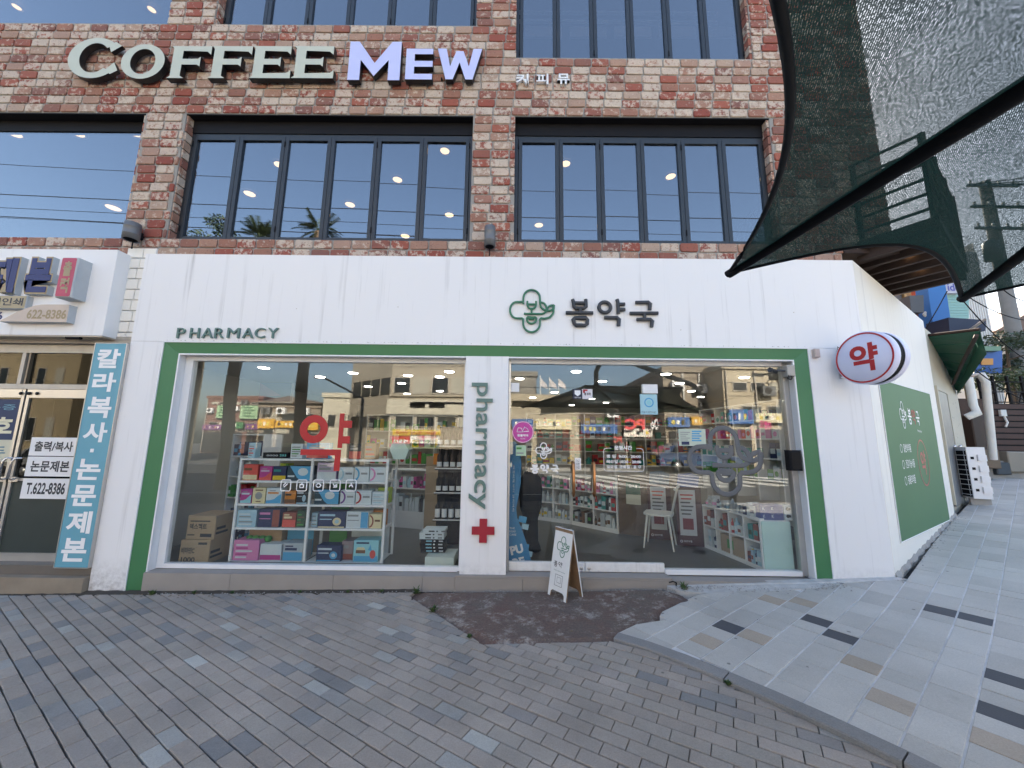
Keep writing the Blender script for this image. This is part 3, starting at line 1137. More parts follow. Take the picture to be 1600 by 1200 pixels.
# --- cafe lamps seen through the upper glass
def lamp_at(px, py, z):
    d = at(px, py, 0) - CAM
    t = (z - CAM.z) / d.z
    return CAM + d * t
up = [(118, 207, 5.77), (18, 207, 5.77), (207, 207, 5.77), (177, 325, 5.77), (437, 258, 5.77), (390, 303, 5.77), (547, 320, 5.77), (370, 212, 5.77),
      (695, 236, 5.77), (621, 281, 5.77), (633, 369, 5.77), (702, 336, 5.77), (884, 256, 5.77), (1048, 276, 5.77), (842, 352, 5.77)]
words = {4: 'in the second pane', 5: 'between the first two panes', 6: 'in the fourth pane', 7: 'high at the top of the second pane', 8: 'in the rightmost pane', 9: 'in the fifth pane', 10: 'low at the sill of the fifth pane', 11: 'low in the rightmost pane'}
wl = ['lit round ceiling lamp at the top middle of the big left cafe window', 'lit round ceiling lamp at the top left edge of the big left cafe window', 'lit round ceiling lamp at the top right of the big left cafe window', 'lit round ceiling lamp low at the right side of the big left cafe window']
wl += ['lit ceiling lamp %s of the middle folding window' % words[k] for k in range(4, 12)]
wl += ['lit round ceiling lamp in the second pane of the right folding window', 'lit round ceiling lamp in the fourth pane of the right folding window', 'lit round ceiling lamp low in the first pane of the right folding window']
for (px, py, z), lb in zip(up, wl):
    p = lamp_at(px, py, z)
    if p.y > 6.3:
        p = CAM + (p - CAM) * (10.3 / (p.y + 4.25))
    k = (p - CAM).length / 5.6
    t = thing('ceiling_lamp', p, lb, 'lamp', 'lit lamps in the cafe upstairs')
    m = MB()
    m.lathe((p.x, p.y, p.z), [(.001, -.012), (.045 * k, -.006), (.058 * k, .004)], M_BULB, 14)
    m.build('bulb', t)
    m = MB()
    m.lathe((p.x, p.y, p.z), [(.060 * k, -.004), (.074 * k, -.008), (.082 * k, .006), (.06 * k, .012)], M_COPPER, 14)
    m.build('rim', t)
for (px, py), lb in zip(((26, 11), (237, 15)), ('lit oval ceiling lamp far left behind the top floor window', 'lit oval ceiling lamp right behind the top floor window')):
    p = lamp_at(px, py, 8.96)
    t = thing('ceiling_lamp', p, lb, 'lamp', 'lit lamps in the cafe upstairs')
    m = MB()
    m.lathe((p.x, p.y, p.z), [(.001, -.012), (.045, -.006), (.058, .004)], M_BULB, 14)
    m.build('bulb', t)
    m = MB()
    m.lathe((p.x, p.y, p.z), [(.06, -.004), (.072, -.008), (.08, .006), (.06, .012)], M_COPPER, 14)
    m.build('rim', t)

t = thing('cafe_counter', (1.6, 1.2, 6.62), 'white cafe counter rails and panels behind the top right window', 'counter')
for py in (17, 31):
    a_, b_ = at(815, py, .9), at(1170, py, .9)
    m = MB(); m.box(-.1, 3.3, .9, .95, a_.z - .012, a_.z + .012, mat('rail_white', (.8, .8, .8), .4)); m.build('rail', t)
for k in range(5):
    a_, b_ = at(820 + k * 70, 56, .95), at(878 + k * 70, 40, .95)
    m = MB(); m.box(a_.x, b_.x, .96, .99, a_.z, b_.z, mat('panel_pinkish', (.62, .52, .50), .6)); m.build('panel', t)
for k in range(6):
    a_ = at(832 + k * 62, 88, .8)
    for j in range(3):
        m = MB(); m.tube([(a_.x + .05 * j, .8, 6.62), (a_.x + .05 * j + .03, .8, 6.75), (a_.x + .05 * j + .12, .8, 6.86), (a_.x + .05 * j + .24, .8, 6.92)], .012, MATS['rail_white'], 5); m.build('chair_back_bar', t)
# --- up-and-down wall lamps
M_LAMPG = mat('lamp_grey', (.16, .165, .17), .45, .2, var=.1)
def wall_lamp(x, z, r, h, y, lab):
    t = thing('wall_lamp', (x, y, z), lab, 'wall lamp', 'cylinder lamps on the brick piers')
    m = MB()
    m.lathe((x, y, z), [(r * .8, .004), (r, 0), (r, h * .3), (r * 1.03, h * .31), (r, h * .32), (r, h * .72), (r * 1.03, h * .73), (r, h * .74), (r, h), (r * .85, h), (r * .8, h * .9), (.001, h * .9)], M_LAMPG, 20)
    m.build('body', t)
    m = MB()
    m.lathe((x, y, z), [(r * .8, .004), (r * .75, .03), (.001, .035)], M_BLACK, 20)
    m.build('opening', t)
    m = MB()
    m.box(x - .025, x + .025, y + r * .8, BY + .02, z + h * .3, z + h * .7, M_BLACK)
    m.cyl((x, y + .03, z - .1), (x, y + .03, z + .01), .008, .008, M_BLACK, 6)
    m.build('bracket', t)
wall_lamp(-4.74, 3.90, .082, .215, .0, 'grey cylinder wall lamp low on the left brick pier beside the printing shop sign')
wall_lamp(-.315, 3.86, .068, .265, .02, 'dark grey cylinder wall lamp on the brick pier between the two folding windows')

# --- letters COFFEE MEW
M_CREAM = mat('cream_face', (.50, .53, .44), .5, var=.05)
M_LAV = mat('lavender_face', (.52, .56, .86), .5, var=.04)
M_LSIDE = mat('black_side', (.010, .011, .013), .4)
def serif_F(w, h, s, e=False):
    """flared serif F or E; s = stem width"""
    t = s * .62
    P = [(-.06 * w, 0), (s + .10 * w, 0), (s + .02 * w, .05 * h)] if not e else [(-.06 * w, 0), (w * 1.02, 0), (w * 1.02, .26 * h), (w * .93, .17 * h), (s, .15 * h)]
    if not e:
        P = [(-.06 * w, 0), (s + .10 * w, 0), (s, .07 * h)]
    P += [(s, .42 * h), (w * .66, .42 * h), (w * .73, .36 * h), (w * .73, .67 * h), (w * .66, .60 * h), (s, .60 * h), (s, .85 * h)]
    P += [(w * .88, .83 * h), (w * .98, .73 * h), (w * .98, 1.0 * h), (-.04 * w, 1.0 * h), (0.02 * w, .93 * h), (0.02 * w, .07 * h)]
    return P
def letter(parent, P, x, z, face, y=None, holes=None, depth=.075):
    m = MB()
    m.prism([(x + a, z + b) for a, b in P], BY - .03 - depth, BY - .03, face, M_LSIDE)
    m.cyl((x + .05, BY - .03, z + .1), (x + .05, BY + .01, z + .1), .012, .012, M_BLACK, 6)
    return m.build('letter', parent)
def ringletter(parent, cx, cz, rx, rz, tx, tz, face, a0=0, a1=360, depth=.075):
    n = 40
    o = [(cx + rx * cos(radians(a0 + (a1 - a0) * i / n)), cz + rz * sin(radians(a0 + (a1 - a0) * i / n))) for i in range(n + 1)]
    q = [(cx + (rx - tx) * cos(radians(a0 + (a1 - a0) * i / n)), cz + (rz - tz) * sin(radians(a0 + (a1 - a0) * i / n))) for i in range(n + 1)]
    y0, y1 = BY - .03 - depth, BY - .03
    m = MB()
    for k in range(n):
        m.add([(o[k][0], y0, o[k][1]), (o[k + 1][0], y0, o[k + 1][1]), (q[k + 1][0], y0, q[k + 1][1]), (q[k][0], y0, q[k][1])], [(0, 3, 2, 1)], face)
        for L, fl in ((o, 0), (q, 1)):
            m.add([(L[k][0], y0, L[k][1]), (L[k + 1][0], y0, L[k + 1][1]), (L[k + 1][0], y1, L[k + 1][1]), (L[k][0], y1, L[k][1])], [(0, 1, 2, 3) if not fl else (3, 2, 1, 0)], M_LSIDE)
    if a1 - a0 < 359:
        for k in (0, n):
            m.add([(o[k][0], y0, o[k][1]), (q[k][0], y0, q[k][1]), (q[k][0], y1, q[k][1]), (o[k][0], y1, o[k][1])], [(0, 1, 2, 3)], M_LSIDE)
    m.cyl((cx, y1, cz - rz + tz / 2), (cx, BY + .01, cz - rz + tz / 2), .012, .012, M_BLACK, 6)
    return m, y0
LY = .015
def L(px, py):
    p = at(px, py, LY)
    return p.x, p.z
t = thing('shop_sign', (-3.2, BY, 6.2), 'raised COFFEE MEW lettering in cream and lavender on black sides across the brick wall', 'sign')
def lbox(x0, x1, y0, y1):
    a, b = L(x0, (y0 + y1) / 2), L(x1, (y0 + y1) / 2)
    return a[0], b[0], L((x0 + x1) / 2, y1)[1], L((x0 + x1) / 2, y0)[1]
# C
x0, x1, z0, z1 = lbox(105, 187, 59, 122)
m, y0 = ringletter(t, (x0 + x1) / 2 + .01, (z0 + z1) / 2, (x1 - x0) / 2 * 1.0, (z1 - z0) / 2, .155, .085, M_CREAM, 42, 318)
cx, cz, rx, rz = (x0 + x1) / 2 + .01, (z0 + z1) / 2, (x1 - x0) / 2, (z1 - z0) / 2
m.prism([(cx + rx * .60, cz + rz * .28), (cx + rx * .98, cz + rz * .60), (cx + rx * .70, cz + rz * .80), (cx + rx * .50, cz + rz * .56)], y0 - .0015, BY - .06, M_CREAM, M_LSIDE)
m.prism([(cx + rx * .50, cz - rz * .60), (cx + rx * .72, cz - rz * .80), (cx + rx * .98, cz - rz * .62), (cx + rx * .80, cz - rz * .22)], y0 - .0015, BY - .06, M_CREAM, M_LSIDE)
m.build('letter', t)
x0, x1, z0, z1 = lbox(189, 257, 69, 123)
m, y0 = ringletter(t, (x0 + x1) / 2, (z0 + z1) / 2, (x1 - x0) / 2, (z1 - z0) / 2, .125, .075, M_CREAM)
m.build('letter', t)
for (a, b), e in (((265, 327), 0), ((329, 391), 0), ((393, 452), 1), ((458, 519), 1)):
    x0, x1, z0, z1 = lbox(a, b, 72, 122)
    letter(t, serif_F(x1 - x0, z1 - z0, .145, e), x0 + .02, z0, M_CREAM)
x0, x1, z0, z1 = lbox(545, 626, 65, 125)
ww, hh = x1 - x0, z1 - z0
letter(t, [(0, 0), (.23 * ww, 0), (.23 * ww, .52 * hh), (.50 * ww, .10 * hh), (.77 * ww, .52 * hh), (.77 * ww, 0), (ww, 0), (ww, hh), (.82 * ww, hh), (.50 * ww, .44 * hh), (.18 * ww, hh), (0, hh)], x0, z0, M_LAV)
x0, x1, z0, z1 = lbox(634, 676, 76, 124)
ww, hh = x1 - x0, z1 - z0
letter(t, [(0, 0), (ww, 0), (ww, .18 * hh), (.32 * ww, .18 * hh), (.32 * ww, .41 * hh), (ww, .41 * hh), (ww, .60 * hh), (.32 * ww, .60 * hh), (.32 * ww, .82 * hh), (ww, .82 * hh), (ww, hh), (0, hh)], x0, z0, M_LAV)
x0, x1, z0, z1 = lbox(683, 753, 76, 124)
ww, hh = x1 - x0, z1 - z0
letter(t, [(.20 * ww, 0), (.36 * ww, 0), (.50 * ww, .55 * hh), (.64 * ww, 0), (.80 * ww, 0), (ww, hh), (.80 * ww, hh), (.71 * ww, .42 * hh), (.58 * ww, .92 * hh), (.42 * ww, .92 * hh), (.29 * ww, .42 * hh), (.20 * ww, hh), (0, hh)], x0, z0, M_LAV)
t = thing('small_sign', (.35, BY, 6.3), 'small white Korean cafe name lettering on the bricks right of the big sign', 'sign')
for ch, a, b in (('커', 806, 826), ('피', 838, 857), ('뮤', 871, 890)):
    p, q = at(a, 131, .07), at(b, 115, .07)
    m = MB()
    m.text(ch, p.x, q.x, p.z, q.z, .07, M_WPLAS, .045, .022, M_WPLAS)
    m.build('letter', t)

# ================================================================== PHARMACY SHOP FRONT
FZ = 3.72
shop = thing('pharmacy_shopfront', (0, .1, 0), 'white rendered pharmacy front with green frame and large glass panes below the brick storeys', 'shop front')
# openings: the green surround runs from x=-4.13..3.43, white frame inside it
GO = (-4.126, 3.432, 2.615)
GI = (-3.94, 3.262, 2.473)
bz = lambda x: hg(x, -.02) - .03
def vslab(x0, x1, y0, y1, z1, m, mb, zb=None):
    mb.add([(x0, y0, bz(x0) if zb is None else zb), (x1, y0, bz(x1) if zb is None else zb), (x1, y0, z1), (x0, y0, z1), (x0, y1, bz(x0) if zb is None else zb), (x1, y1, bz(x1) if zb is None else zb), (x1, y1, z1), (x0, y1, z1)],
           [(0, 1, 2, 3), (5, 4, 7, 6), (4, 0, 3, 7), (1, 5, 6, 2), (3, 2, 6, 7), (4, 5, 1, 0)], m)
mb = MB()
mb.box(-4.519, 4.09, 0, .11, GO[2] + .006, FZ, M_WHITE)
mb.build('fascia', shop)
for i in range(5):
    x = -2.8 + i * 1.55 + R.uniform(-.2, .2)
    mb = MB(); mb.lathe((x, -.001, 3.1 + R.uniform(-.3, .3)), [(.006, 0), (.005, -.003), (.001, -.003)], M_ALUW, 8, 'y'); mb.build('screw', shop)
mb = MB()
for i in range(170):
    x = R.uniform(-4.1, 3.4); r = R.uniform(.002, .009)
    mb.add([(x, -.0015, 2.628 + R.random() * .01), (x + r * 2, -.0015, 2.628), (x + r, -.0015, 2.632 + r * R.uniform(.2, 1.2))], [(0, 1, 2)], M_CONC)
mb.build('grime_speck', shop, kind='stuff')
mb = MB(); vslab(-4.519, GO[0] - .006, 0, .30, GO[2] + .003, M_WHITE, mb); mb.build('pillar', shop)
mb = MB(); vslab(GO[1] + .006, 4.09, 0, .11, GO[2] + .003, M_WHITE, mb); mb.build('pillar', shop)
mb = MB(); vslab(-.562, -.062, .012, .30, GI[2] + .01, M_WHITE, mb, .085); mb.build('pillar', shop)
# side wall along the lane
mb = MB()
T = .12
P = [A0 + Vector((.003, 0)), A0 + DD * 3.92, A0 + DD * 3.92 - NN * T, A0 - NN * T * .2]
n4 = len(P)
mb.slab([tuple(p) for p in P], lambda x, y: hg(x, y) - .05, FZ, M_SIDE)
mb.build('side_wall', shop)
mb = MB()
for i in range(40):
    s0 = i * .1
    p0, p1 = lane(s0, -.001), lane(s0 + .1, -.001)
    q0, q1 = lane(s0, .03 + .012 * sin(i * 1.7)), lane(s0 + .1, .03 + .012 * sin((i + 1) * 1.7))
    h0, h1 = .035 + .014 * sin(i * 2.3), .035 + .014 * sin((i + 1) * 2.3)
    mb.add([(q0.x, q0.y, zt(q0.x, q0.y) - .01), (q1.x, q1.y, zt(q1.x, q1.y) - .01), (p1.x, p1.y, zt(p1.x, p1.y) + h1), (p0.x, p0.y, zt(p0.x, p0.y) + h0)], [(0, 1, 2, 3)], M_CONC)
mb.build('mortar_fillet', shop)
mb = MB()
mb.box(-4.5, 4.08, .115, .6, FZ - .06, FZ - .02, M_WFRAME)
mb.build('fascia_top', shop)
# green surround with thin white edge trims; the surround leans back towards the glass
def frame4(mb, o, i, y0, y1, m, zbo=None):
    """three-sided surround: outer (xl, xr, zt) at y0 to inner (xl, xr, zt) at y1"""
    zl, zr = bz(o[0]), bz(o[1])
    mb.add([(o[0], y0, zl), (o[0], y0, o[2]), (o[1], y0, o[2]), (o[1], y0, zr), (i[0], y1, zl), (i[0], y1, i[2]), (i[1], y1, i[2]), (i[1], y1, zr)], [(0, 4, 5, 1), (1, 5, 6, 2), (2, 6, 7, 3)], m)
mb = MB()
frame4(mb, (GO[0], GO[1], GO[2]), (GI[0], GI[1], GI[2]), .004, .03, M_GREEN)
mb.build('green_frame', shop)
def trim(x0, x1, zt_, w_, y0, y1, nm):
    mb = MB()
    vslab(x0 - w_ / 2, x0 + w_ / 2, y0, y1, zt_ + w_ / 2, M_WFRAME, mb)
    vslab(x1 - w_ / 2, x1 + w_ / 2, y0, y1, zt_ + w_ / 2, M_WFRAME, mb)
    mb.box(x0 + w_ / 2, x1 - w_ / 2, y0, y1, zt_ - w_ / 2, zt_ + w_ / 2, M_WFRAME)
    mb.build(nm, shop)
trim(GO[0], GO[1], GO[2], .012, -.006, .02, 'edge_trim')
trim(GI[0], GI[1], GI[2], .016, .018, .05, 'edge_trim')
# white reveals between the surround and the glass
mb = MB()
Y1 = .165
vslab(GI[0] - .05, GI[0] + .001, .05, Y1, GI[2] + .01, M_WFRAME, mb)
vslab(GI[1] - .001, GI[1] + .05, .05, Y1, GI[2] + .01, M_WFRAME, mb)
mb.box(GI[0] + .001, GI[1] - .001, .05, Y1, GI[2] - .004, GI[2] + .05, M_WFRAME)
mb.build('reveal', shop)
# glazing frames
SILL = .075
mb = MB()
def gframe(x0, x1, z0, z1, l, r, b, t):
    mb.box(x0, x0 + l, .115, .185, z0, z1, M_WFRAME)
    mb.box(x1 - r, x1, .115, .185, z0, z1, M_WFRAME)
    mb.box(x0 + l, x1 - r, .112, .185, z0, z0 + b, M_WFRAME)
    mb.box(x0 + l, x1 - r, .118, .185, z1 - t, z1, M_WFRAME)
gframe(GI[0] + .003, -.565, SILL, GI[2] - .006, .09, .022, .045, .05)
mb.build('window_frame', shop)
mb = MB()
mb.box(-.058, -.035, .118, .185, SILL, GI[2] - .006, M_ALU)
mb.box(GI[1] - .07, GI[1] - .003, .118, .185, SILL, GI[2] - .006, M_ALU)
mb.box(-.035, GI[1] - .07, .118, .185, GI[2] - .05, GI[2] - .006, M_WFRAME)
mb.box(1.69, GI[1] - .07, .112, .185, SILL, SILL + .05, M_WFRAME)
mb.build('door_frame', shop)
mb = MB(); mb.box(GI[0] + .094, -.588, GLASS_Y - .004, GLASS_Y + .004, SILL + .046, GI[2] - .057, M_GLOW); mb.build('window_pane', shop)
mb = MB(); mb.box(1.692, GI[1] - .071, GLASS_Y - .004, GLASS_Y + .004, SILL + .051, GI[2] - .051, M_GLOW); mb.build('window_pane', shop)
mb = MB(); mb.box(-.034, 1.688, GLASS_Y - .004, GLASS_Y + .004, 2.142, GI[2] - .051, M_GLOW); mb.build('transom_pane', shop)
M_PAINTW = stucco_mat('chipped_white_paint', (.76, .76, .75), .9)
for (x0, x1, hx), nm in (((-.034, .808, .69), 'left'), ((.812, 1.688, .925), 'right')):
    d = MB()
    d.box(x0, x1, GLASS_Y - .004, GLASS_Y + .004, .185, 2.138, M_GLOW)
    dr_ = d.build('door', shop)
    m = MB()
    m.bbox(x0 + .001, x1 - .001, GLASS_Y - .024, GLASS_Y + .024, .09, .184, M_PAINTW, .004)
    m.build('bottom_rail', dr_)
    m = MB()
    hx *= 1.0
    pts = [(hx, GLASS_Y - .004, 1.255), (hx, GLASS_Y - .05, 1.268), (hx, GLASS_Y - .062, 1.25), (hx, GLASS_Y - .062, .93), (hx, GLASS_Y - .05, .912), (hx, GLASS_Y - .004, .925)]
    m.tube(pts, .016, M_COPPER, 10)
    m.build('handle', dr_)
    m = MB()
    a, b = (x0, x0 + .10) if nm == 'left' else (x1 - .16, x1 + .02)
    m.bbox(a, b, GLASS_Y - .022, GLASS_Y + .022, 2.08, 2.19, M_WPLAS, .004)
    m.build('top_clamp', dr_)
    m = MB()
    kx = .77 if nm == 'left' else .855
    m.lathe((kx, GLASS_Y - .0245, .125), [(.020, 0), (.018, -.003), (.001, -.0035)], M_ALU, 14, 'y')
    m.build('lock', dr_)
# stone plinth in pieces
xs_ = [-3.935, -3.0, -1.9, -.95, -.60]
for a, b in zip(xs_[:-1], xs_[1:]):
    mb = MB(); vslab(a + .002, b - .002, -.02, .30, .068, M_STONE, mb); mb.build('plinth_stone', shop)
for a, b in zip([-.60, .12, .75, 1.72, 2.3, 2.95], [.12, .75, 1.72, 2.3, 2.95, 3.255]):
    mb = MB(); vslab(a + .002, b - .002, -.035, .30, .062, M_STONE, mb); mb.build('plinth_stone', shop)
mb = MB(); mb.box(-.598, 1.70, -.03, .3, .064, .084, M_STONE); mb.build('threshold', shop)
mb = MB()
mb.tube([(1.66, -.045, .05), (1.70, -.05, .062), (1.735, -.05, .05), (1.73, -.045, 0), (1.74, -.04, hg(1.74, 0))], .006, M_BLACK, 6)
mb.build('cable', shop)

# ---- raised lettering on the fascia
t = thing('wall_lettering', (-3.39, -.01, 2.66), 'slate green raised capitals PHARMACY above the left end of the green frame', 'lettering')
xc = [275, 295.5, 314.5, 334, 354, 378, 397, 417]
wd = [15, 17, 19, 16.5, 21, 18.5, 18, 18.5]
for ch, a, ww in zip('PHARMACY', xc, wd):
    p, q = at(a, 529.5 - (a - 275) * .0, -.02), at(a + ww, 512.5, -.02)
    m = MB()
    m.text(ch, p.x, q.x, p.z + .012 - .0 * a, q.z, -.026, M_TEAL, .022, 0, M_TEAL)
    m.build('letter', t)
t = thing('pharmacy_sign', (.8, -.01, 2.8), 'green flower emblem and dark raised Korean pharmacy name on the white fascia', 'sign')
m = MB(); p, q = at(794, 520.5, -.03), at(867, 451, -.03)
strokes(m, LOGO, p.x + .01, q.x - .005, p.z + .012, q.z - .012, -.022, .0125, M_LOGO, .9)
m.build('emblem', t)
p, q = at(880, 513.5, -.03), at(1032, 463.5, -.03)
for k, (i0, i1) in enumerate(((0, 5), (5, 10), (10, 14))):
    m = MB()
    strokes(m, NAME3[i0:i1], p.x + .018, q.x - .018, p.z + .018, q.z - .018, -.024, .0215, M_SIGN_DK, .9)
    m.build('syllable', t)
t = thing('vertical_lettering', (-.37, .0, .76), 'grey raised word pharmacy running down the white pillar between the shop windows', 'lettering')
vs_, fs_ = text_geo('pharmacy', .012)
# each letter on its own, turned to read downwards
zt0, zb0 = 2.165, .762
full = text_geo('pharmacy', .012)[0]
xa_, xb_ = min(q[0] for q in full), max(q[0] for q in full)
za_, zb_ = min(q[1] for q in full), max(q[1] for q in full)
adv = 0
kx = (zt0 - zb0) / (xb_ - xa_)
kz = .245 / (zb_ - za_)
cum = ''
for ch in 'pharmacy':
    vs1 = text_geo(cum + ch, .012)[0]
    one, f1 = text_geo(ch, .012)
    off = max(q[0] for q in vs1) - max(q[0] for q in one)
    m = MB()
    # text x -> down, text y -> right
    P = [(-.495 + (y_ - za_) * kz + .012, zt0 - (x_ + off - xa_) * kx) for x_, y_ in one]
    m.add([(x_, -.016, z_) for x_, z_ in P], f1, M_TEAL)
    cnt = {}
    for f in f1:
        for i in range(len(f)):
            cnt[(f[i], f[(i + 1) % len(f)])] = 1
    ed = [e for e in cnt if (e[1], e[0]) not in cnt]
    nn_ = len(P)
    m.add([(x_, -.016, z_) for x_, z_ in P] + [(x_, .006, z_) for x_, z_ in P], [(a, b, nn_ + b, nn_ + a) for a, b in ed], M_TEAL)
    m.build('letter', t)
    cum += ch
m = MB()
c, z_, a, b = -.315, .538, .041, .123
m.prism([(c - a, z_ - b), (c + a, z_ - b), (c + a, z_ - a), (c + b, z_ - a), (c + b, z_ + a), (c + a, z_ + a), (c + a, z_ + b), (c - a, z_ + b), (c - a, z_ + a), (c - b, z_ + a), (c - b, z_ - a), (c - a, z_ - a)], -.016, .006, M_CROSS)
m.build('red_cross', label='dark red raised cross near the foot of the white middle pillar', category='cross')

# ---- round projecting sign
t = thing('round_sign', (4.0, -.28, 2.3), 'round white projecting sign with a red Korean syllable in a red ring at the corner', 'sign')
SM = Matrix.Translation((3.79, -.345, 2.425)) @ Matrix.Rotation(radians(-76), 4, 'Z')
Rr = .283
m = MB(); m.M = SM
m.lathe((0, 0, 0), [(.001, -.075), (Rr - .012, -.075), (Rr, -.062), (Rr, -.006), (Rr - .004, 0)], M_LAVW if False else mat('sign_white', (.66, .68, .86), .35, var=.03), 48, 'y')
m.build('front_shell', t)
m = MB(); m.M = SM
m.lathe((0, 0, 0), [(Rr - .008, 0), (Rr - .006, .03), (Rr - .008, .06)], M_BLACK, 48, 'y')
m.build('middle_band', t)
m = MB(); m.M = SM
m.lathe((0, 0, 0), [(Rr - .004, .06), (Rr, .066), (Rr, .125), (Rr - .012, .135), (.001, .135)], MATS['sign_white'], 48, 'y')
m.build('rear_shell', t)
m = MB(); m.M = SM
m.ring((0, 0), Rr - .030, Rr - .014, -.0775, -.076, M_RED, 56)
m.text('약', -.125, .135, -.15, .15, -.0775, M_RED, 0, .035)
m.build('print', t)
m = MB()
m.tube([(3.80, -.002, 2.56), (3.80, -.06, 2.555), (3.80, -.13, 2.54)], .012, M_STEEL, 8)
m.box(3.765, 3.835, -.010, .0, 2.525, 2.595, M_STEEL)
m.tube([(3.77, -.01, 2.60), (3.755, -.03, 2.63), (3.78, -.04, 2.60), (3.83, -.06, 2.57)], .004, M_BLACK, 6)
m.build('bracket', t)
m = MB()
m.tube([(3.80, -.002, 2.30), (3.80, -.06, 2.305), (3.80, -.13, 2.32)], .012, M_STEEL, 8)
m.box(3.765, 3.835, -.010, .0, 2.265, 2.335, M_STEEL)
m.build('bracket', t)

# ---- green panel on the side wall
def side_m(s0, z0, off=.004):
    """local x along the wall, -y out of it"""
    p = lane(s0, off, z0)
    return Matrix.Translation(p) @ Matrix.Rotation(atan2(DD.y, DD.x), 4, 'Z')
t = thing('wall_sign', lane(1.9, .0, .5), 'green printed sign panel filling the white side wall beside the lane', 'sign')
m = MB(); m.M = side_m(0, 0)
M_GP = mat('green_print', (.085, .19, .095), .6, var=.1, scale=1.2, spec=.25)
m.add([(.37, -.006, .42), (3.37, -.006, .36), (3.37, -.006, 2.36), (.37, -.006, 2.30)], [(0, 1, 2, 3)], M_GP)
for a, b in (((.37, .42), (3.37, .36)), ((3.37, .36), (3.37, 2.36)), ((3.37, 2.36), (.37, 2.30)), ((.37, 2.30), (.37, .42))):
    m.tube([(a[0], -.004, a[1]), (b[0], -.004, b[1])], .008, M_WFRAME, 4)
m.build('board', t)
m = MB(); m.M = side_m(0, 0)
strokes(m, LOGO, 1.15, 1.50, 1.73, 2.09, -.0085, .008, M_WDECAL, .08)
strokes(m, NAME3[0:5], 1.58, 2.30, 1.79, 2.03, -.0085, .013, M_WDECAL, .08)
strokes(m, NAME3[5:10], 1.58, 2.30, 1.79, 2.03, -.0085, .013, M_RED, .08)
strokes(m, NAME3[10:], 1.58, 2.30, 1.79, 2.03, -.0085, .013, M_WDECAL, .08)
m.text('Pharmacy', 2.06, 2.32, 1.69, 1.735, -.0075, M_WDECAL)
for k, s_ in enumerate(('일반의약품', '건강기능식품', '동물의약품')):
    m.build('print', t)
    m = MB(); m.M = side_m(0, 0)
    z_ = 1.47 - k * .20
    m.text(s_, 1.10, 1.50 + (.08 if k == 1 else 0), z_ - .05, z_ + .06, -.0075, M_WDECAL, 0, .01)
    m.ring((.98, z_), .045, .055, -.0075, -.0075, M_WDECAL, 16)
m.build('print', t)
m = MB(); m.M = side_m(0, 0)
m.ring((2.13, 1.27), .305, .325, -.0075, -.0075, mat('sign_red_print', (.40, .04, .045), .4), 40)
m.text('약', 1.98, 2.28, 1.10, 1.44, -.0075, MATS['sign_red_print'], 0, .02)
m.build('print', t)

# ---- camera, reader, junction box
t = thing('security_camera', (3.05, .05, 2.3), 'dark bullet security camera on a grey junction box at the top right of the doorway', 'camera')
m = MB(); m.M = Matrix.Translation((3.02, .02, 2.345)) @ Matrix.Rotation(radians(-62), 4, 'Z') @ Matrix.Rotation(radians(-8), 4, 'X')
m.lathe((0, 0, 0), [(.001, .045), (.016, .045), (.022, .052), (.022, -.06), (.026, -.062), (.026, -.075), (.017, -.075), (.015, -.068), (.001, -.066)], mat('camera_grey', (.045, .05, .06), .35), 16, 'y')
m.build('barrel', t)
m = MB()
m.bbox(3.155, 3.245, -.02, .08, 2.285, 2.41, mat('box_grey', (.40, .385, .35), .5), .006)
m.build('junction_box', t)
m = MB()
m.tube([(3.055, .03, 2.35), (3.10, .03, 2.355), (3.155, .02, 2.35)], .012, MATS['camera_grey'], 8)
m.tube([(3.16, -.022, 2.29), (3.14, -.03, 2.25), (3.175, -.03, 2.235), (3.2, -.02, 2.26), (3.2, 0, 2.29)], .004, M_BLACK, 6)
m.build('bracket', t)
t = thing('card_reader', (3.16, .03, 1.22), 'black rounded card reader box on the right door post', 'card reader')
m = MB()
m.bbox(3.075, 3.215, -.03, .05, 1.215, 1.44, M_BLACK, .016)
m.build('body', t)
m = MB()
m.bbox(3.092, 3.20, -.0315, -.029, 1.235, 1.41, mat('gloss_black', (.006, .006, .007), .5, var=0, spec=.15), .001)
m.build('front', t)
m = MB()
m.bbox(3.47, 3.53, -.055, 0, 2.50, 2.60, mat('terminal_beige', (.52, .42, .38), .5), .008)
m.build('terminal_box', label='small beige terminal box on the white wall right of the green frame corner', category='junction box')

# ================================================================== PHARMACY INSIDE
FL, CE = .085, 2.47
M_FLOOR = mat('shop_floor', (.085, .083, .078), .28, var=.18, scale=1.5)
M_IWALL = mat('interior_wall', (.50, .49, .46), .8, var=.06)
M_ICEIL = mat('interior_ceiling', (.42, .41, .39), .85, var=.04)
ROOM = [(-4.45, .31), (3.99, .31), (4.0, .32), (4.74, .65), (4.74, 6.3), (-4.45, 6.3)]
mb = MB(); mb.slab(ROOM, -.3, FL, M_FLOOR); mb.build('floor', kind='structure')
mb = MB(); mb.slab(ROOM, CE, 2.55, M_ICEIL); mb.add([(x, y, CE) for x, y in ROOM], [tuple(range(len(ROOM)))], M_ICEIL); mb.build('ceiling', kind='structure')
mb = MB()
mb.box(-4.55, -4.45, .305, 6.3, FL, CE, M_IWALL)
mb.box(4.74, 4.84, .75, 6.3, FL, CE, M_IWALL)
mb.box(-4.55, 4.84, 6.3, 6.4, FL, CE, M_IWALL)
mb.build('interior_wall', kind='structure')
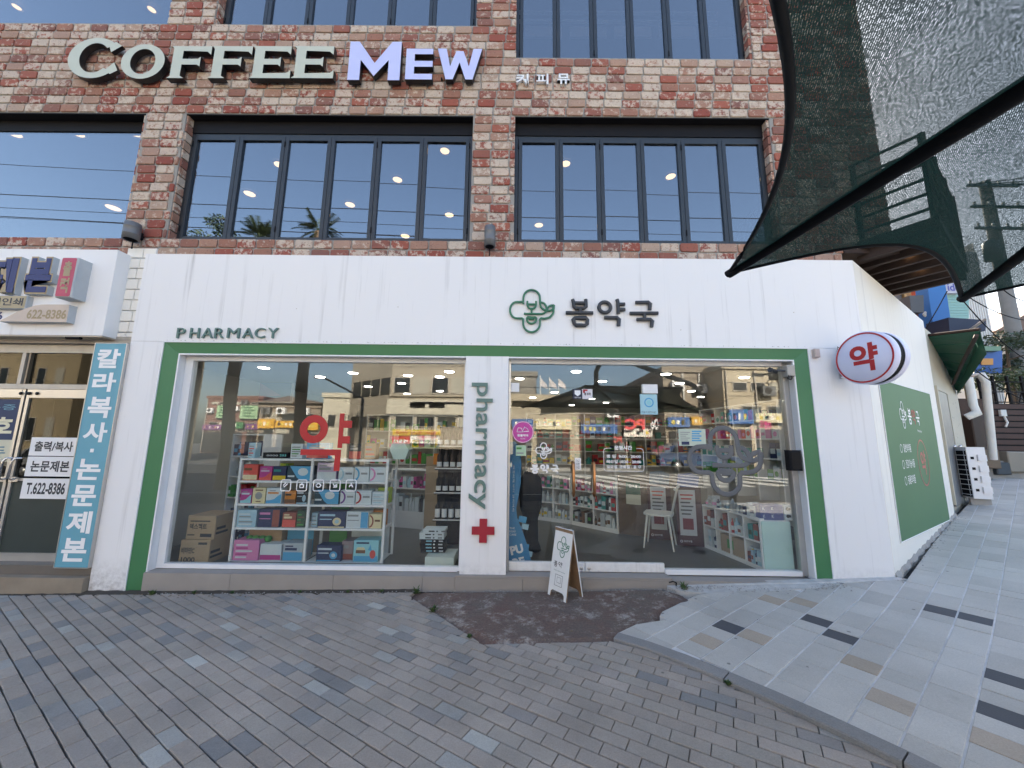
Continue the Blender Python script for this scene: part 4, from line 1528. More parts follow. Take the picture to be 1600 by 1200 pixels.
for k, (x, y) in enumerate([(-3.44, .77), (-3.02, 1.47), (-2.35, 1.1), (-2.66, 2.48), (-1.92, 2.04), (-1.59, 1.26), (-2.23, 3.47), (-1.45, 3.0), (-1.13, 1.35), (-.91, .91), (.09, 1.44), (.42, 3.91), (.80, 3.0), (1.53, 5.5), (.86, .80), (1.75, 4.03), (1.41, 1.6), (2.26, 4.82), (2.14, .92), (2.68, 1.71), (3.29, 2.60), (3.89, 3.46), (3.36, 1.11)]):
    side = 'left window' if x < -.5 else 'glass doors'
    rank = ['front', 'second', 'third', 'back'][0 if y < 1.2 else 1 if y < 2.2 else 2 if y < 3.3 else 3]
    t = thing('ceiling_light', (x, y, CE), 'round lit ceiling light number %s from left' % k, 'ceiling light', 'lit round lights in the pharmacy ceiling')
    m = MB(); m.lathe((x, y, CE - .012), [(.001, -.002), (.062, -.002), (.068, .004)], M_DISC, 18); m.build('diffuser', t)
    m = MB(); m.lathe((x, y, CE - .012), [(.069, .003), (.080, .004), (.082, .012)], M_WPLAS, 18); m.build('rim', t)
CL_ = sorted([o for o in COL.objects if o.get('category') == 'ceiling light'], key=lambda o: at(0, 0, 1).x * 0 + (proj(WLOC[o.name])[0]))
ORD = ['first', 'second', 'third', 'fourth', 'fifth', 'sixth', 'seventh', 'eighth', 'ninth', 'tenth', 'eleventh', 'twelfth', 'thirteenth', 'fourteenth', 'fifteenth', 'sixteenth', 'seventeenth', 'eighteenth', 'nineteenth', 'twentieth']
lw_ = [o for o in CL_ if WLOC[o.name].x < -.5]
rw_ = [o for o in CL_ if WLOC[o.name].x >= -.5]
for L_, nm in ((lw_, 'left shop window'), (rw_, 'glass doors')):
    for k, o in enumerate(L_):
        o['label'] = '%s round lit ceiling light from the left inside the %s' % (ORD[k], nm)

# ---- cartons and bottles
PAL = {'white': '#c9d2d6', 'pale blue': '#9fc0d0', 'sky blue': '#4f9fcb', 'navy': '#1d2c55', 'dark teal': '#173a4a', 'coral red': '#d05348', 'magenta': '#b03a86', 'pink': '#cf7fae', 'purple': '#6a3f86',
       'cream': '#d8cba2', 'orange': '#c77a22', 'black': '#1b1e24', 'brown red': '#8a4638', 'dark green': '#26462f', 'green': '#3f8a3a', 'lime': '#a9bf4a', 'yellow': '#d1b32c', 'red': '#a82026', 'grey': '#8a8d8f', 'lilac': '#b9a6bd', 'mauve grey': '#8d7f82', 'aqua': '#8fc9d2', 'brown': '#6b4a33', 'kraft': '#a58661', 'silver': '#a9b2ba', 'teal': '#2c8a86'}
def pm(c): return flat(PAL.get(c, c))
def carton(x0, x1, z0, z1, y, d, base, style, c2, c3, label, seed, M=None, name='medicine_carton', cat='carton', group='medicine cartons on the white rack'):
    r = random.Random(seed)
    m = MB(); m.M = M
    m.bbox(x0, x1, y, y + d, z0, z1, pm(base), .002)
    w_, h_ = x1 - x0, z1 - z0
    yy = y - .0012
    q = lambda a, b, c, e, col, k=0: m.add([(x0 + a * w_, yy - k * .0004, z0 + b * h_), (x0 + c * w_, yy - k * .0004, z0 + b * h_), (x0 + c * w_, yy - k * .0004, z0 + e * h_), (x0 + a * w_, yy - k * .0004, z0 + e * h_)], [(0, 1, 2, 3)], pm(col))
    poly = lambda pts, col, k=0: m.prism([(x0 + a * w_, z0 + b * h_) for a, b in pts], yy - k * .0004, yy - k * .0004, pm(col))
    if style == 'band':
        q(.02, .04, .98, .34, c2); q(.06, .62, .6, .78, c3, 1)
    elif style == 'half':
        q(.02, .03, .98, .5, c2); q(.1, .6, .7, .74, c3, 1); q(.1, .8, .5, .88, c3, 1)
    elif style == 'side':
        q(.66, .03, .98, .97, c2); q(.06, .7, .55, .82, c3, 1); q(.06, .45, .58, .5, c3, 1)
    elif style == 'arc':
        o = [(.02 + .36 * cos(a), .5 + .46 * sin(a)) for a in [radians(-85 + 17 * i) for i in range(11)]]
        i_ = [(.02 + .24 * cos(a), .5 + .34 * sin(a)) for a in [radians(85 - 17 * i) for i in range(11)]]
        poly(o + i_, c2); q(.46, .48, .9, .62, c3, 1)
    elif style == 'wave':
        poly([(.02, .03), (.98, .03), (.98, .62), (.8, .52), (.55, .30), (.3, .22), (.02, .20)], c2); q(.1, .62, .8, .74, c3, 1); q(.2, .8, .6, .85, 'grey', 1)
    elif style == 'tri':
        poly([(.10, .97), (.98, .97), (.98, .03), (.55, .03), (.40, .22)], c2)
        m.disc((x0 + .62 * w_, yy - .001, z0 + .6 * h_), .2 * w_, pm('white'), 16, 'y', .26 * h_)
        q(.04, .25, .3, .36, c3, 1)
    elif style == 'circle':
        m.disc((x0 + .7 * w_, yy - .001, z0 + .4 * h_), .16 * w_, pm(c2), 16, 'y', .24 * h_)
        m.disc((x0 + .7 * w_, yy - .0015, z0 + .4 * h_), .08 * w_, pm(c3), 14, 'y', .12 * h_)
        q(.06, .72, .62, .84, c3, 1); q(.06, .5, .5, .56, c3, 1); q(.02, .03, .98, .1, c2)
    elif style == 'oval':
        m.disc((x0 + .5 * w_, yy - .001, z0 + .5 * h_), .28 * w_, pm(c2), 18, 'y', .24 * h_)
        q(.3, .1, .7, .16, c3, 1); q(.2, .82, .8, .9, c3, 1)
    elif style == 'scene':
        q(.03, .03, .98, .28, 'sky blue'); q(.10, .40, .48, .55, 'brown', 1)
        poly([(.1, .55), (.16, .68), (.42, .68), (.48, .55)], 'cream', 1)
        m.disc((x0 + .78 * w_, yy - .0014, z0 + .36 * h_), .12 * w_, pm('coral red'), 16, 'y', .2 * h_)
        poly([(.58, .55), (.68, .82), (.74, .52)], 'sky blue', 1); q(.1, .84, .62, .92, 'navy', 1)
    else:
        for i in range(5):
            q(.1, .12 + .15 * i, r.uniform(.5, .92), .2 + .15 * i, c2 if i % 2 else c3)
    return m.build(name, label=label, category=cat, group=group)
zx, zy = (lambda a: 340 + a / 5.714), (lambda b: 690 + b / 5.714)
ROWZ = [(1.010, .256), (.742, .25), (.472, .25), (.100, .34)]
t = thing('display_rack', (-2.4, .52, FL), 'white metal rack of four shelves filled with medicine cartons behind the left window', 'rack')
RX0, RXM, RX1, RY0, RY1 = -3.285, -2.42, -1.512, .345, .70
for x in (RX0, RXM, RX1):
    for y in (RY0, RY1):
        m = MB(); m.box(x - .014, x + .014, y - .014, y + .014, FL, 1.27, M_WFRAME); m.build('post', t)
for z in (1.262, 1.000, .732, .462, .090):
    m = MB()
    for a, b in ((RX0, RXM), (RXM, RX1)):
        m.box(a + .015, b - .015, RY0 - .013, RY1 + .013, z - .022, z - .002 if z > 1.2 else z, M_WFRAME)
    m.build('shelf', t)
PLN = RY0 + .005
row = [
 # zoom x0, x1, top, shelf row, base, style, c2, c3, depth, y shift, words
 (232, 365, 205, 0, 'coral red', 'band', 'cream', 'brown', .1, 0, 'coral red carton with a brown cartoon shape'),
 (376, 490, 222, 0, 'magenta', 'wave', 'coral red', 'lilac', .1, .01, 'magenta and red carton'),
 (495, 618, 222, 0, 'navy', 'band', 'yellow', 'teal', .1, .02, 'dark navy carton with a yellow streak'),
 (556, 640, 196, 0, 'lime', 'side', 'green', 'white', .1, .13, 'small lime green carton raised behind the navy one'),
 (622, 855, 218, 0, 'dark teal', 'tri', 'sky blue', 'white', .1, 0, 'wide dark teal carton with a light blue triangle'),
 (892, 1068, 190, 0, 'lilac', 'half', 'white', 'grey', .1, 0, 'pale lilac carton with grey print'),
 (1082, 1218, 230, 0, 'white', 'arc', 'pale blue', 'grey', .1, .01, 'white carton with a pale grey arc'),
 (1222, 1355, 228, 0, 'white', 'arc', 'sky blue', 'grey', .1, .01, 'white carton with a sky blue arc'),
 (1360, 1503, 230, 0, 'white', 'arc', 'pink', 'grey', .1, .01, 'white carton with a pink arc'),
 (205, 310, 425, 1, 'magenta', 'wave', 'aqua', 'white', .1, 0, 'magenta carton with white lettering'),
 (314, 432, 415, 1, 'cream', 'oval', 'grey', 'brown', .1, 0, 'cream carton with a dark oval'),
 (437, 578, 415, 1, 'white', 'wave', 'sky blue', 'orange', .1, .005, 'white carton with a blue wave and orange print'),
 (600, 702, 440, 1, 'orange', 'band', 'brown', 'black', .1, .01, 'orange carton'),
 (706, 808, 430, 1, 'black', 'circle', 'pale blue', 'silver', .1, 0, 'black carton with pale blue molecules'),
 (866, 1090, 428, 1, 'dark teal', 'tri', 'sky blue', 'white', .1, 0, 'wide dark teal carton with a light blue triangle'),
 (1096, 1230, 436, 1, 'white', 'arc', 'purple', 'grey', .1, .01, 'white carton with a purple arc'),
 (1234, 1375, 438, 1, 'white', 'arc', 'red', 'grey', .1, .01, 'white carton with a red arc'),
 (1380, 1502, 450, 1, 'white', 'lines', 'silver', 'pale blue', .1, .02, 'plain white carton'),
 (1430, 1540, 412, 1, 'lime', 'band', 'yellow', 'green', .1, .16, 'lime green carton behind the plain white one'),
 (178, 352, 612, 2, 'pale blue', 'lines', 'grey', 'white', .14, 0, 'pale blue and white carton'),
 (366, 562, 605, 2, 'navy', 'side', 'brown red', 'pink', .14, 0, 'navy and purple carton with a red edge'),
 (580, 704, 634, 2, 'brown red', 'half', 'coral red', 'cream', .12, .01, 'brown red carton'),
 (710, 784, 618, 2, 'dark green', 'lines', 'brown', 'green', .12, .02, 'dark green carton'),
 (840, 896, 636, 2, 'pale blue', 'lines', 'white', 'grey', .1, .06, 'narrow pale blue carton beside the middle post'),
 (900, 1144, 626, 2, 'navy', 'circle', 'cream', 'pale blue', .14, 0, 'wide navy carton with a cream foot'),
 (1150, 1350, 627, 2, 'white', 'side', 'sky blue', 'grey', .16, .01, 'white carton with a sky blue side panel'),
 (1353, 1466, 650, 2, 'cream', 'arc', 'brown red', 'brown', .12, .01, 'cream carton with dark red curves'),
 (1375, 1500, 612, 2, 'orange', 'band', 'brown', 'white', .1, .16, 'orange brown carton set back behind the cream one'),
 (145, 375, 882, 3, 'pink', 'lines', 'magenta', 'white', .2, 0, 'large pink carton with a row of magenta dots'),
 (380, 575, 916, 3, 'white', 'band', 'magenta', 'white', .2, .01, 'white carton with a magenta foot'),
 (586, 766, 910, 3, 'silver', 'half', 'sky blue', 'navy', .2, 0, 'silver and blue carton'),
 (884, 1105, 930, 3, 'navy', 'circle', 'sky blue', 'white', .16, 0, 'navy and white carton with a blue disc'),
 (1110, 1214, 890, 3, 'mauve grey', 'band', 'brown red', 'grey', .2, .06, 'grey mauve carton behind the navy one'),
 (1216, 1440, 884, 3, 'aqua', 'scene', 'sky blue', 'navy', .2, 0, 'large aqua carton printed with a boat'),
]
rown = ['top row', 'second row', 'third row', 'bottom row']
cnt_ = {}
for k, (a, b, tp, rw, base, st, c2, c3, d, ysh, words) in enumerate(row):
    y = PLN + ysh
    p, q = at(zx(a), zy(tp + 40), y), at(zx(b), zy(tp), y)
    z0 = ROWZ[rw][0] - .0085
    half = 'left' if a < 850 else 'right'
    carton(p.x, q.x, z0, max(q.z, z0 + .08), y, d, base, st, c2, c3, '%s, %s of white rack, %s half' % (words, rown[rw], half), k)
# things standing behind and on the rack
t = thing('blue_board', (-2.75, .62, .1), 'sky blue folded display board at the back of the rack bottom shelf', 'board')
m = MB(); m.box(-2.79, -2.47, .60, .62, .093, .43, pm('sky blue')); m.build('panel', t)
m = MB(); m.box(-3.20, -2.80, .50, .66, .094, .40, pm('kraft')); m.build('cardboard_box', label='opened kraft cardboard box at the back of the rack bottom shelf', category='cardboard box')
for k in range(4):
    m = MB(); x = -3.16 + k * .075
    m.lathe((x, .46, .31), [(.001, -.04), (.03, -.032), (.042, 0), (.03, .03), (.001, .038)], pm('green'), 10)
    m.M = None
    m.cyl((x, .46, .092), (x, .46, .275), .006, .006, pm('grey'), 6)
    m.build('lollipop', label='%s green wrapped ball on a stick behind the pink carton' % ORD[k], category='sweet', group='green balls behind the pink carton')
m = MB(); m.box(-2.30, -2.08, .665, .68, .1, .99, pm('green')); m.build('display_board', label='tall green board standing behind the right half of the rack', category='board')
m = MB(); m.box(-2.02, -1.55, .668, .682, .1, .73, pm('white')); m.build('poster_board', label='white board standing behind the right half of the rack', category='board')
t = thing('taxi_reflection', (-3.0, .5, 1.263), 'black domed device put in for the taxi mirrored in the window, on the rack', 'reflection')
p, q = at(zx(395), zy(125), .42), at(zx(630), zy(65), .42)
m = MB(); m.bbox(p.x, q.x, .42, .60, 1.262, 1.33, M_BLACK, .02); m.build('body', t)  # solid block stands in for the taxi roof mirrored in the window
m = MB(); m.text('203', p.x + .22, p.x + .30, 1.285, 1.31, .4185, flat('#6fd0cf')); m.text('oooo', p.x + .06, p.x + .20, 1.285, 1.305, .4185, flat('#c8c8c8')); m.build('display', t)
for k, (a, b, tp, base, st, words) in enumerate([(650, 765, 20, 'white', 'lines', 'white carton with green print standing on top of the rack'), (790, 1000, 12, 'sky blue', 'wave', 'blue carton with a landscape standing on top of the rack'), (270, 345, 10, 'pale blue', 'lines', 'pale blue carton at the left end on top of the rack'), (1170, 1290, 20, 'black', 'half', 'black carton on top of the rack right half'), (1310, 1420, 15, 'kraft', 'lines', 'kraft coloured carton on top of the rack right half')]):
    p, q = at(zx(a), zy(120), .45), at(zx(b), zy(tp), .45)
    carton(p.x, q.x, 1.262, q.z, .45, .1, base, st, 'green' if k == 0 else 'coral red', 'grey', words, 100 + k, group='cartons standing on top of the rack')
# shelf above the rack with a slanted white divider
t = thing('white_lamp_box', (-1.42, .55, 1.26), 'white faceted lamp shade shaped box at the right end of the rack', 'box')
p, q = at(618, 705, .5), at(634, 690, .5)
m = MB(); m.prism([(p.x, 1.265), (p.x + .14, 1.265), (p.x + .18, 1.38), (p.x + .12, 1.47), (p.x - .03, 1.47), (p.x - .06, 1.38)], .45, .6, pm('#c6d8cf'), pm('#aebfba')); m.build('shell', t)

# ---- kraft cartons on the floor by the left edge
def kraft(x0, x1, y0, y1, z0, z1, label, lines, name='kraft_carton'):
    t = thing(name, ((x0 + x1) / 2, (y0 + y1) / 2, z0), label, 'carton', 'kraft cartons stacked on the shop floor')
    m = MB(); m.bbox(x0, x1, y0, y1, z0, z1, mat('kraft_board', (.36, .265, .17), .85, var=.12, scale=8), .004); m.build('box', t)
    m = MB()
    for tx, a, b, c, d in lines:
        if tx:
            m.text(tx, x0 + a * (x1 - x0), x0 + b * (x1 - x0), z0 + c * (z1 - z0), z0 + d * (z1 - z0), y0 - .0015, M_SIGN_DK, 0, .03)
        else:
            m.add([(x0 + a * (x1 - x0), y0 - .0015, z0 + c * (z1 - z0)), (x0 + b * (x1 - x0), y0 - .0015, z0 + c * (z1 - z0)), (x0 + b * (x1 - x0), y0 - .0015, z0 + d * (z1 - z0)), (x0 + a * (x1 - x0), y0 - .0015, z0 + d * (z1 - z0))], [(0, 1, 2, 3)], M_SIGN_DK)
    # flap line and print on the right-hand side
    m.add([(x1 + .0015, y0 + .02, z0 + .1), (x1 + .0015, y0 + .16, z0 + .1), (x1 + .0015, y0 + .16, z0 + .13), (x1 + .0015, y0 + .02, z0 + .13)], [(0, 1, 2, 3)], M_SIGN_DK)
    m.add([(x1 + .0015, y0 + .015, z0 + .05), (x1 + .0015, y0 + .2, z0 + .05), (x1 + .0015, y0 + .2, z0 + .075), (x1 + .0015, y0 + .015, z0 + .075)], [(0, 1, 2, 3)], M_SIGN_DK)
    m.build('print', t)
kraft(-3.80, -3.46, .24, .60, FL, FL + .255, 'lower kraft carton printed with vitamin lettering in the stack by the left frame', [('비타민C', .06, .5, .42, .68), ('1000', .08, .55, .05, .27), (None, .6, .9, .8, .9)])
kraft(-3.77, -3.44, .26, .60, FL + .257, FL + .52, 'upper kraft carton with bold Korean lettering in the stack by the left frame', [('덱스펙트', .1, .7, .42, .66), (None, .1, .8, .74, .79), (None, .5, .9, .1, .24), (None, .05, .3, .16, .21)])
m = MB(); m.add([(-3.50, .2592, FL + .40), (-3.445, .2592, FL + .40), (-3.445, .2592, FL + .46), (-3.50, .2592, FL + .46)], [(0, 1, 2, 3)], pm('pale blue'))

# ---- shelving units filled with small goods
CN = {'white': 'white', 'pale blue': 'pale blue', 'sky blue': 'blue', 'navy': 'navy', 'coral red': 'coral', 'magenta': 'magenta', 'pink': 'pink', 'cream': 'cream', 'orange': 'orange', 'black': 'black', 'brown red': 'brown red', 'dark green': 'dark green', 'green': 'green', 'lime': 'lime', 'yellow': 'yellow', 'red': 'red', 'grey': 'grey', 'silver': 'silver', 'teal': 'teal', 'brown': 'brown'}
def goods(x0, x1, z, hmax, depth, M, where, group, seed, pal, kinds=('box', 'bottle'), dens=.93, hmin=.45, wmin=.035, wmax=.085):
    """a row of separate goods along local x on a shelf at height z"""
    r = random.Random(seed)
    items = []
    x = x0
    while x < x1 - wmin:
        w_ = min(r.uniform(wmin, wmax), x1 - x)
        if w_ < wmin * .8:
            break
        if r.random() < dens:
            items.append((x, x + w_ * .94, r.choice(pal), r.choice(kinds), r.uniform(hmin, .92) * hmax, r.choice(pal)))
        x += w_ + .004
    tot, seen = {}, {}
    for it in items:
        tot[(it[2], it[3])] = tot.get((it[2], it[3]), 0) + 1
    for it in items:
        a, b, c, kd, h, c2 = it
        key = (c, kd)
        seen[key] = seen.get(key, 0) + 1
        word = {'box': 'carton', 'bottle': 'bottle', 'jar': 'jar', 'bag': 'pouch'}[kd]
        lb = ('%s %s %s from left' % (ORD[seen[key] - 1], c, word) if tot[key] > 1 else 'only %s %s' % (c, word)) + ' ' + where
        m = MB(); m.M = M
        y = r.uniform(.0, .02)
        cx, rr = (a + b) / 2, (b - a) / 2
        if kd == 'box':
            m.box(a, b, y, y + depth * .7, z, z + h, pm(c))
            m.add([(a + .1 * (b - a), y - .001, z + .3 * h), (b - .1 * (b - a), y - .001, z + .3 * h), (b - .1 * (b - a), y - .001, z + .62 * h), (a + .1 * (b - a), y - .001, z + .62 * h)], [(0, 1, 2, 3)], pm(c2))
        elif kd == 'bag':
            m.prism([(a, z), (b, z), (b, z + h * .86), (b - .004, z + h), (a + .004, z + h), (a, z + h * .86)], y, y + .02, pm(c))
            m.disc((cx, y - .001, z + h * .45), rr * .7, pm(c2), 10)
        else:
            nk = .4 if kd == 'bottle' else .85
            m.lathe((cx, y + rr, z), [(rr, 0), (rr, h * .68), (rr * nk, h * .8), (rr * nk, h * .98), (.001, h)], pm(c), 10)
            m.lathe((cx, y + rr, z), [(rr + .001, h * .2), (rr + .001, h * .5)], pm(c2), 10)
        m.build({'box': 'small_carton', 'bottle': 'bottle', 'jar': 'jar', 'bag': 'pouch'}[kd], label=lb, category=word, group=group)
def unit(p0, p1, zs, top, depth, ndiv, label, pal, where, seed, kinds=('box', 'bottle'), back='interior_wall', hmax=None, fill=None, basez=FL, wm=(.035, .085)):
    """shelf unit whose front runs from p0 to p1 on the floor"""
    p0, p1 = Vector(p0), Vector(p1)
    L_ = (p1 - p0).length
    M = Matrix.Translation((p0.x, p0.y, 0)) @ Matrix.Rotation(atan2(p1.y - p0.y, p1.x - p0.x), 4, 'Z')
    c = M @ Vector((L_ / 2, depth / 2, basez))
    t = thing('shelf_unit', c, label, 'shelf unit')
    m = MB(); m.M = M; m.box(0, L_, depth - .02, depth, basez, top, MATS['interior_wall']); m.build('back_panel', t)
    for i in range(ndiv + 1):
        x = (L_ - .02) * i / ndiv
        m = MB(); m.M = M; m.box(x, x + .02, 0, depth - .021, basez, top, M_WFRAME); m.build('side_panel', t)
    zz = list(zs) + [top]
    for k, z in enumerate(zz):
        m = MB(); m.M = M
        for i in range(ndiv):
            m.box((L_ - .02) * i / ndiv + .0205, (L_ - .02) * (i + 1) / ndiv - .0005, .003, depth - .022, z - .018, z, M_WFRAME)
        m.build('shelf', t)
    if basez == FL:
        m = MB(); m.M = M
        for i in range(ndiv):
            m.box((L_ - .02) * i / ndiv + .0205, (L_ - .02) * (i + 1) / ndiv - .0005, .004, .02, basez, zs[0] - .019, M_WFRAME)
        m.build('kick_panel', t)
    for k, z in enumerate(zs):
        hm = (zz[k + 1] - z - .02) * .95
        for i in range(ndiv):
            if fill and not fill(k, i):
                continue
            goods((L_ - .02) * i / ndiv + .025, (L_ - .02) * (i + 1) / ndiv - .006, z + .0005, hm, depth - .05, M,
                  'in %s bay, %s shelf, %s' % (ORD[i], ['lowest', 'second', 'third', 'fourth', 'fifth', 'sixth'][k], where), 'goods on the ' + where, seed * 50 + k * 7 + i, pal[k % len(pal)] if isinstance(pal[0], (list, tuple)) else pal, kinds, wmin=wm[0], wmax=wm[1])
    return t, M, L_
mixp = ['white', 'pale blue', 'sky blue', 'navy', 'green', 'white', 'cream', 'red', 'silver', 'teal']
dz = at(900, 744, 2.4).z
unit((.44, 2.90), (1.02, 2.53), (.15, .42, .68), .93, .28, 2, 'low white shelf unit left of the door handles, angled towards the back', [['yellow', 'white', 'grey', 'yellow', 'white'], ['white', 'silver', 'pale blue'], ['green', 'white', 'grey', 'pink', 'teal']], 'left low white unit', 3, ('box', 'bottle'))
unit((1.03, 2.52), (1.66, 1.88), (.15, .42, .68), .93, .28, 2, 'low white shelf unit right of the door handles, beside the brown counter', [['black', 'silver', 'green', 'brown', 'white'], ['red', 'black', 'white', 'pale blue', 'teal'], ['pink', 'red', 'white', 'silver', 'navy']], 'right low white unit', 4, ('box', 'bottle'))
# right-hand counter shelves, facing the room
M_R0, M_R1 = Vector((2.665, 1.19)), Vector((2.83, .21))
unit(M_R0, M_R1, (.13, .40), .66, .34, 4, 'long low white shelf unit along the right wall ending at the glass', [['white', 'brown red', 'pale blue', 'navy', 'white'], ['pale blue', 'white', 'dark green', 'red', 'brown red', 'teal']], 'right wall low unit', 5, ('box', 'bottle'), fill=lambda k, i: not (k == 0 and i in (1, 2)))
DR = (M_R1 - M_R0).normalized()
MR = Matrix.Translation((M_R0.x, M_R0.y, 0)) @ Matrix.Rotation(atan2(DR.y, DR.x), 4, 'Z')
m = MB(); m.M = MR; m.bbox(.30, .70, .02, .24, .131, .345, mat('kraft_board', (.36, .265, .17), .85), .004)
m.add([(.42, .0185, .19), (.53, .0185, .19), (.53, .0185, .30), (.42, .0185, .30)], [(0, 1, 2, 3)], pm('green'))
m.build('kraft_carton', label='wide kraft carton with a green print in the right wall low unit', category='carton')
goods(.03, .95, .662, .17, .2, MR, 'standing on the right wall low unit', 'goods on the right wall low unit', 771, ['grey', 'white', 'pink', 'silver', 'pale blue', 'navy'])
m = MB(); m.box(2.845, 3.17, .20, .215, FL, .63, mat('mint_glass_panel', (.50, .68, .64), .35, var=.04)); m.box(2.845, 3.17, .215, .55, .615, .64, M_WFRAME)
m.build('counter_end', label='mint green frosted end panel of the right counter against the glass', category='counter')
for k, (a, b) in enumerate(((1187, 1222), )):
    p, q = at(1188, 804, .22), at(1222, 778, .22)
    for j, (z0, z1) in enumerate(((.642, .725), (.727, .81))):
        t = thing('mask_carton', ((p.x + q.x) / 2, .3, z0), ['lower', 'upper'][j] + ' dark blue carton marked K at the right end of the counter', 'carton', 'blue cartons marked K')
        m = MB(); m.bbox(p.x, q.x, .22, .34, z0, z1, pm('#33427f'), .002); m.build('box', t)
        m = MB(); m.text('K', p.x + .03, p.x + .055, z0 + .025, z0 + .06, .2185, M_WDECAL); m.text('K', p.x + .13, p.x + .155, z0 + .025, z0 + .06, .2185, M_WDECAL); m.build('print', t)
m = MB(); m.bbox(q.x + .004, q.x + .105, .21, .34, .642, .808, pm('white'), .002)
for z0 in (.67, .75):
    m.disc((q.x + .04, .2085, z0 + .02), .02, M_BLACK, 12); m.disc((q.x + .062, .2085, z0 + .02), .015, M_BLACK, 12)
m.build('mask_carton', label='white carton with two black mask pictures at the right end of the counter', category='carton')
# spray bottles at the near end
for k, (x, c, c2) in enumerate(((.80, 'yellow', 'green'), (.865, 'white', 'green'), (.915, 'white', 'green'))):
    m = MB(); m.M = MR
    m.lathe((x, .05, .131), [(.028, 0), (.028, .1), (.012, .13), (.012, .15), (.001, .155)], pm(c), 12)
    m.lathe((x, .05, .131), [(.029, .03), (.029, .08)], pm(c2), 12)
    m.box(x - .03, x + .008, .04, .06, .28, .30, pm('white'))
    m.build('spray_bottle', label=['yellow spray bottle', 'white spray bottle left of its twin', 'white spray bottle nearest the glass'][k] + ' on the low shelf by the mint panel', category='spray bottle', group='spray bottles on the right counter')
# tall wall shelves on the right and behind the counter
unit((3.25, 2.3), (3.40, .55), (1.05, 1.32, 1.58, 1.84), 2.08, .3, 4, 'tall wall shelves with colourful pouches on the right side of the shop', [['green', 'lime', 'white', 'pale blue', 'green'], ['silver', 'white', 'teal', 'navy', 'pale blue'], ['pink', 'magenta', 'white', 'pink', 'coral red'], ['red', 'navy', 'teal', 'white', 'pink']], 'tall right wall shelves', 6, ('bag', 'box', 'bag'), basez=.75, wm=(.06, .12))
unit((.3, 4.7), (4.4, 4.2), (1.0, 1.3, 1.6, 1.9), 2.18, .3, 6, 'wide back wall shelves full of medicine behind the brown counter', [['yellow', 'red', 'white', 'teal', 'black'], ['red', 'green', 'white', 'orange', 'navy'], ['black', 'red', 'teal', 'white', 'brown red'], ['green', 'red', 'white', 'navy', 'yellow']], 'wide back wall shelves', 8, ('box', 'bottle', 'box'), basez=.1, wm=(.09, .17))
# left part of the shop
unit((-3.98, 1.08), (-3.42, .92), (.15, .42, .70, .98, 1.26), 1.56, .3, 1, 'white shelf unit with red edged shelves at the left end of the shop', [['navy', 'sky blue', 'white'], ['white', 'teal', 'navy', 'sky blue'], ['navy', 'red', 'white', 'cream', 'green'], ['white', 'silver', 'grey'], ['navy', 'sky blue', 'navy']], 'left end white unit', 9)
unit((-3.2, 3.9), (-1.2, 3.9), (.3, .65, 1.0, 1.35, 1.7), 2.05, .3, 4, 'tall shelves at the back of the shop seen above the white rack', [['white', 'navy', 'pale blue'], ['black', 'white', 'grey'], ['green', 'white', 'red', 'cream'], ['magenta', 'green', 'yellow', 'white'], ['yellow', 'green', 'black', 'white']], 'tall back left shelves', 10, ('box', 'bag'), wm=(.07, .15))
unit((-2.05, 2.2), (-1.40, 2.0), (.35, .72), 1.02, .3, 1, 'dark low display at the back between the rack and the wooden post', [['white', 'black', 'white'], ['magenta', 'white', 'pale blue', 'black']], 'dark low display', 11)
m = MB(); m.box(-1.36, -1.13, 1.72, 1.92, FL, 1.25, mat('pale_wood', (.33, .24, .15), .6, var=.2, scale=3)); m.build('wooden_post', label='pale wooden board post standing right of the rack inside the shop', category='post')
m = MB(); m.box(-1.245, -1.13, 1.70, 1.715, 1.13, 1.30, pm('orange')); m.build('orange_notice', label='blank orange paper notice hanging on the pale wooden post', category='notice')
# dark bottles shelf by the white pillar
t = thing('bottle_stand', (-.86, 1.0, FL), 'black stand of dark bottles with white labels beside the white pillar', 'stand')
m = MB(); m.box(-1.06, -.66, 1.16, 1.18, FL, 1.7, M_BLACK); m.build('back_panel', t)
for z in (.45, .80, 1.12, 1.42):
    m = MB(); m.box(-1.06, -.66, .93, 1.158, z - .015, z, M_BLACK); m.box(-1.06, -.66, .925, .93, z, z + .012, M_WFRAME); m.build('shelf', t)
for k, z in enumerate((.45, .80, 1.12, 1.42)):
    for i in range(4):
        m = MB(); x = -1.015 + i * .092
        m.lathe((x, 1.0, z + .001), [(.034, 0), (.034, .17), (.012, .21), (.012, .265), (.001, .27)], M_BLACK if k < 2 else pm('#3a2a24'), 12)
        m.lathe((x, 1.0, z + .001), [(.0348, .03), (.0348, .14 if k == 0 else .09)], M_WPLAS, 12)
        m.build('bottle', label='%s dark bottle from the left on the %s shelf of the black stand' % (ORD[i], ['lowest', 'second', 'third', 'top'][k]), category='bottle', group='dark bottles on the black stand')
t = thing('white_plinth', (-.84, .4, FL), 'small white plinth close to the glass beside the white pillar', 'plinth')
m = MB(); m.box(-.985, -.66, .225, .58, FL, .19, mat('mint_white', (.62, .68, .62), .5)); m.build('block', t)
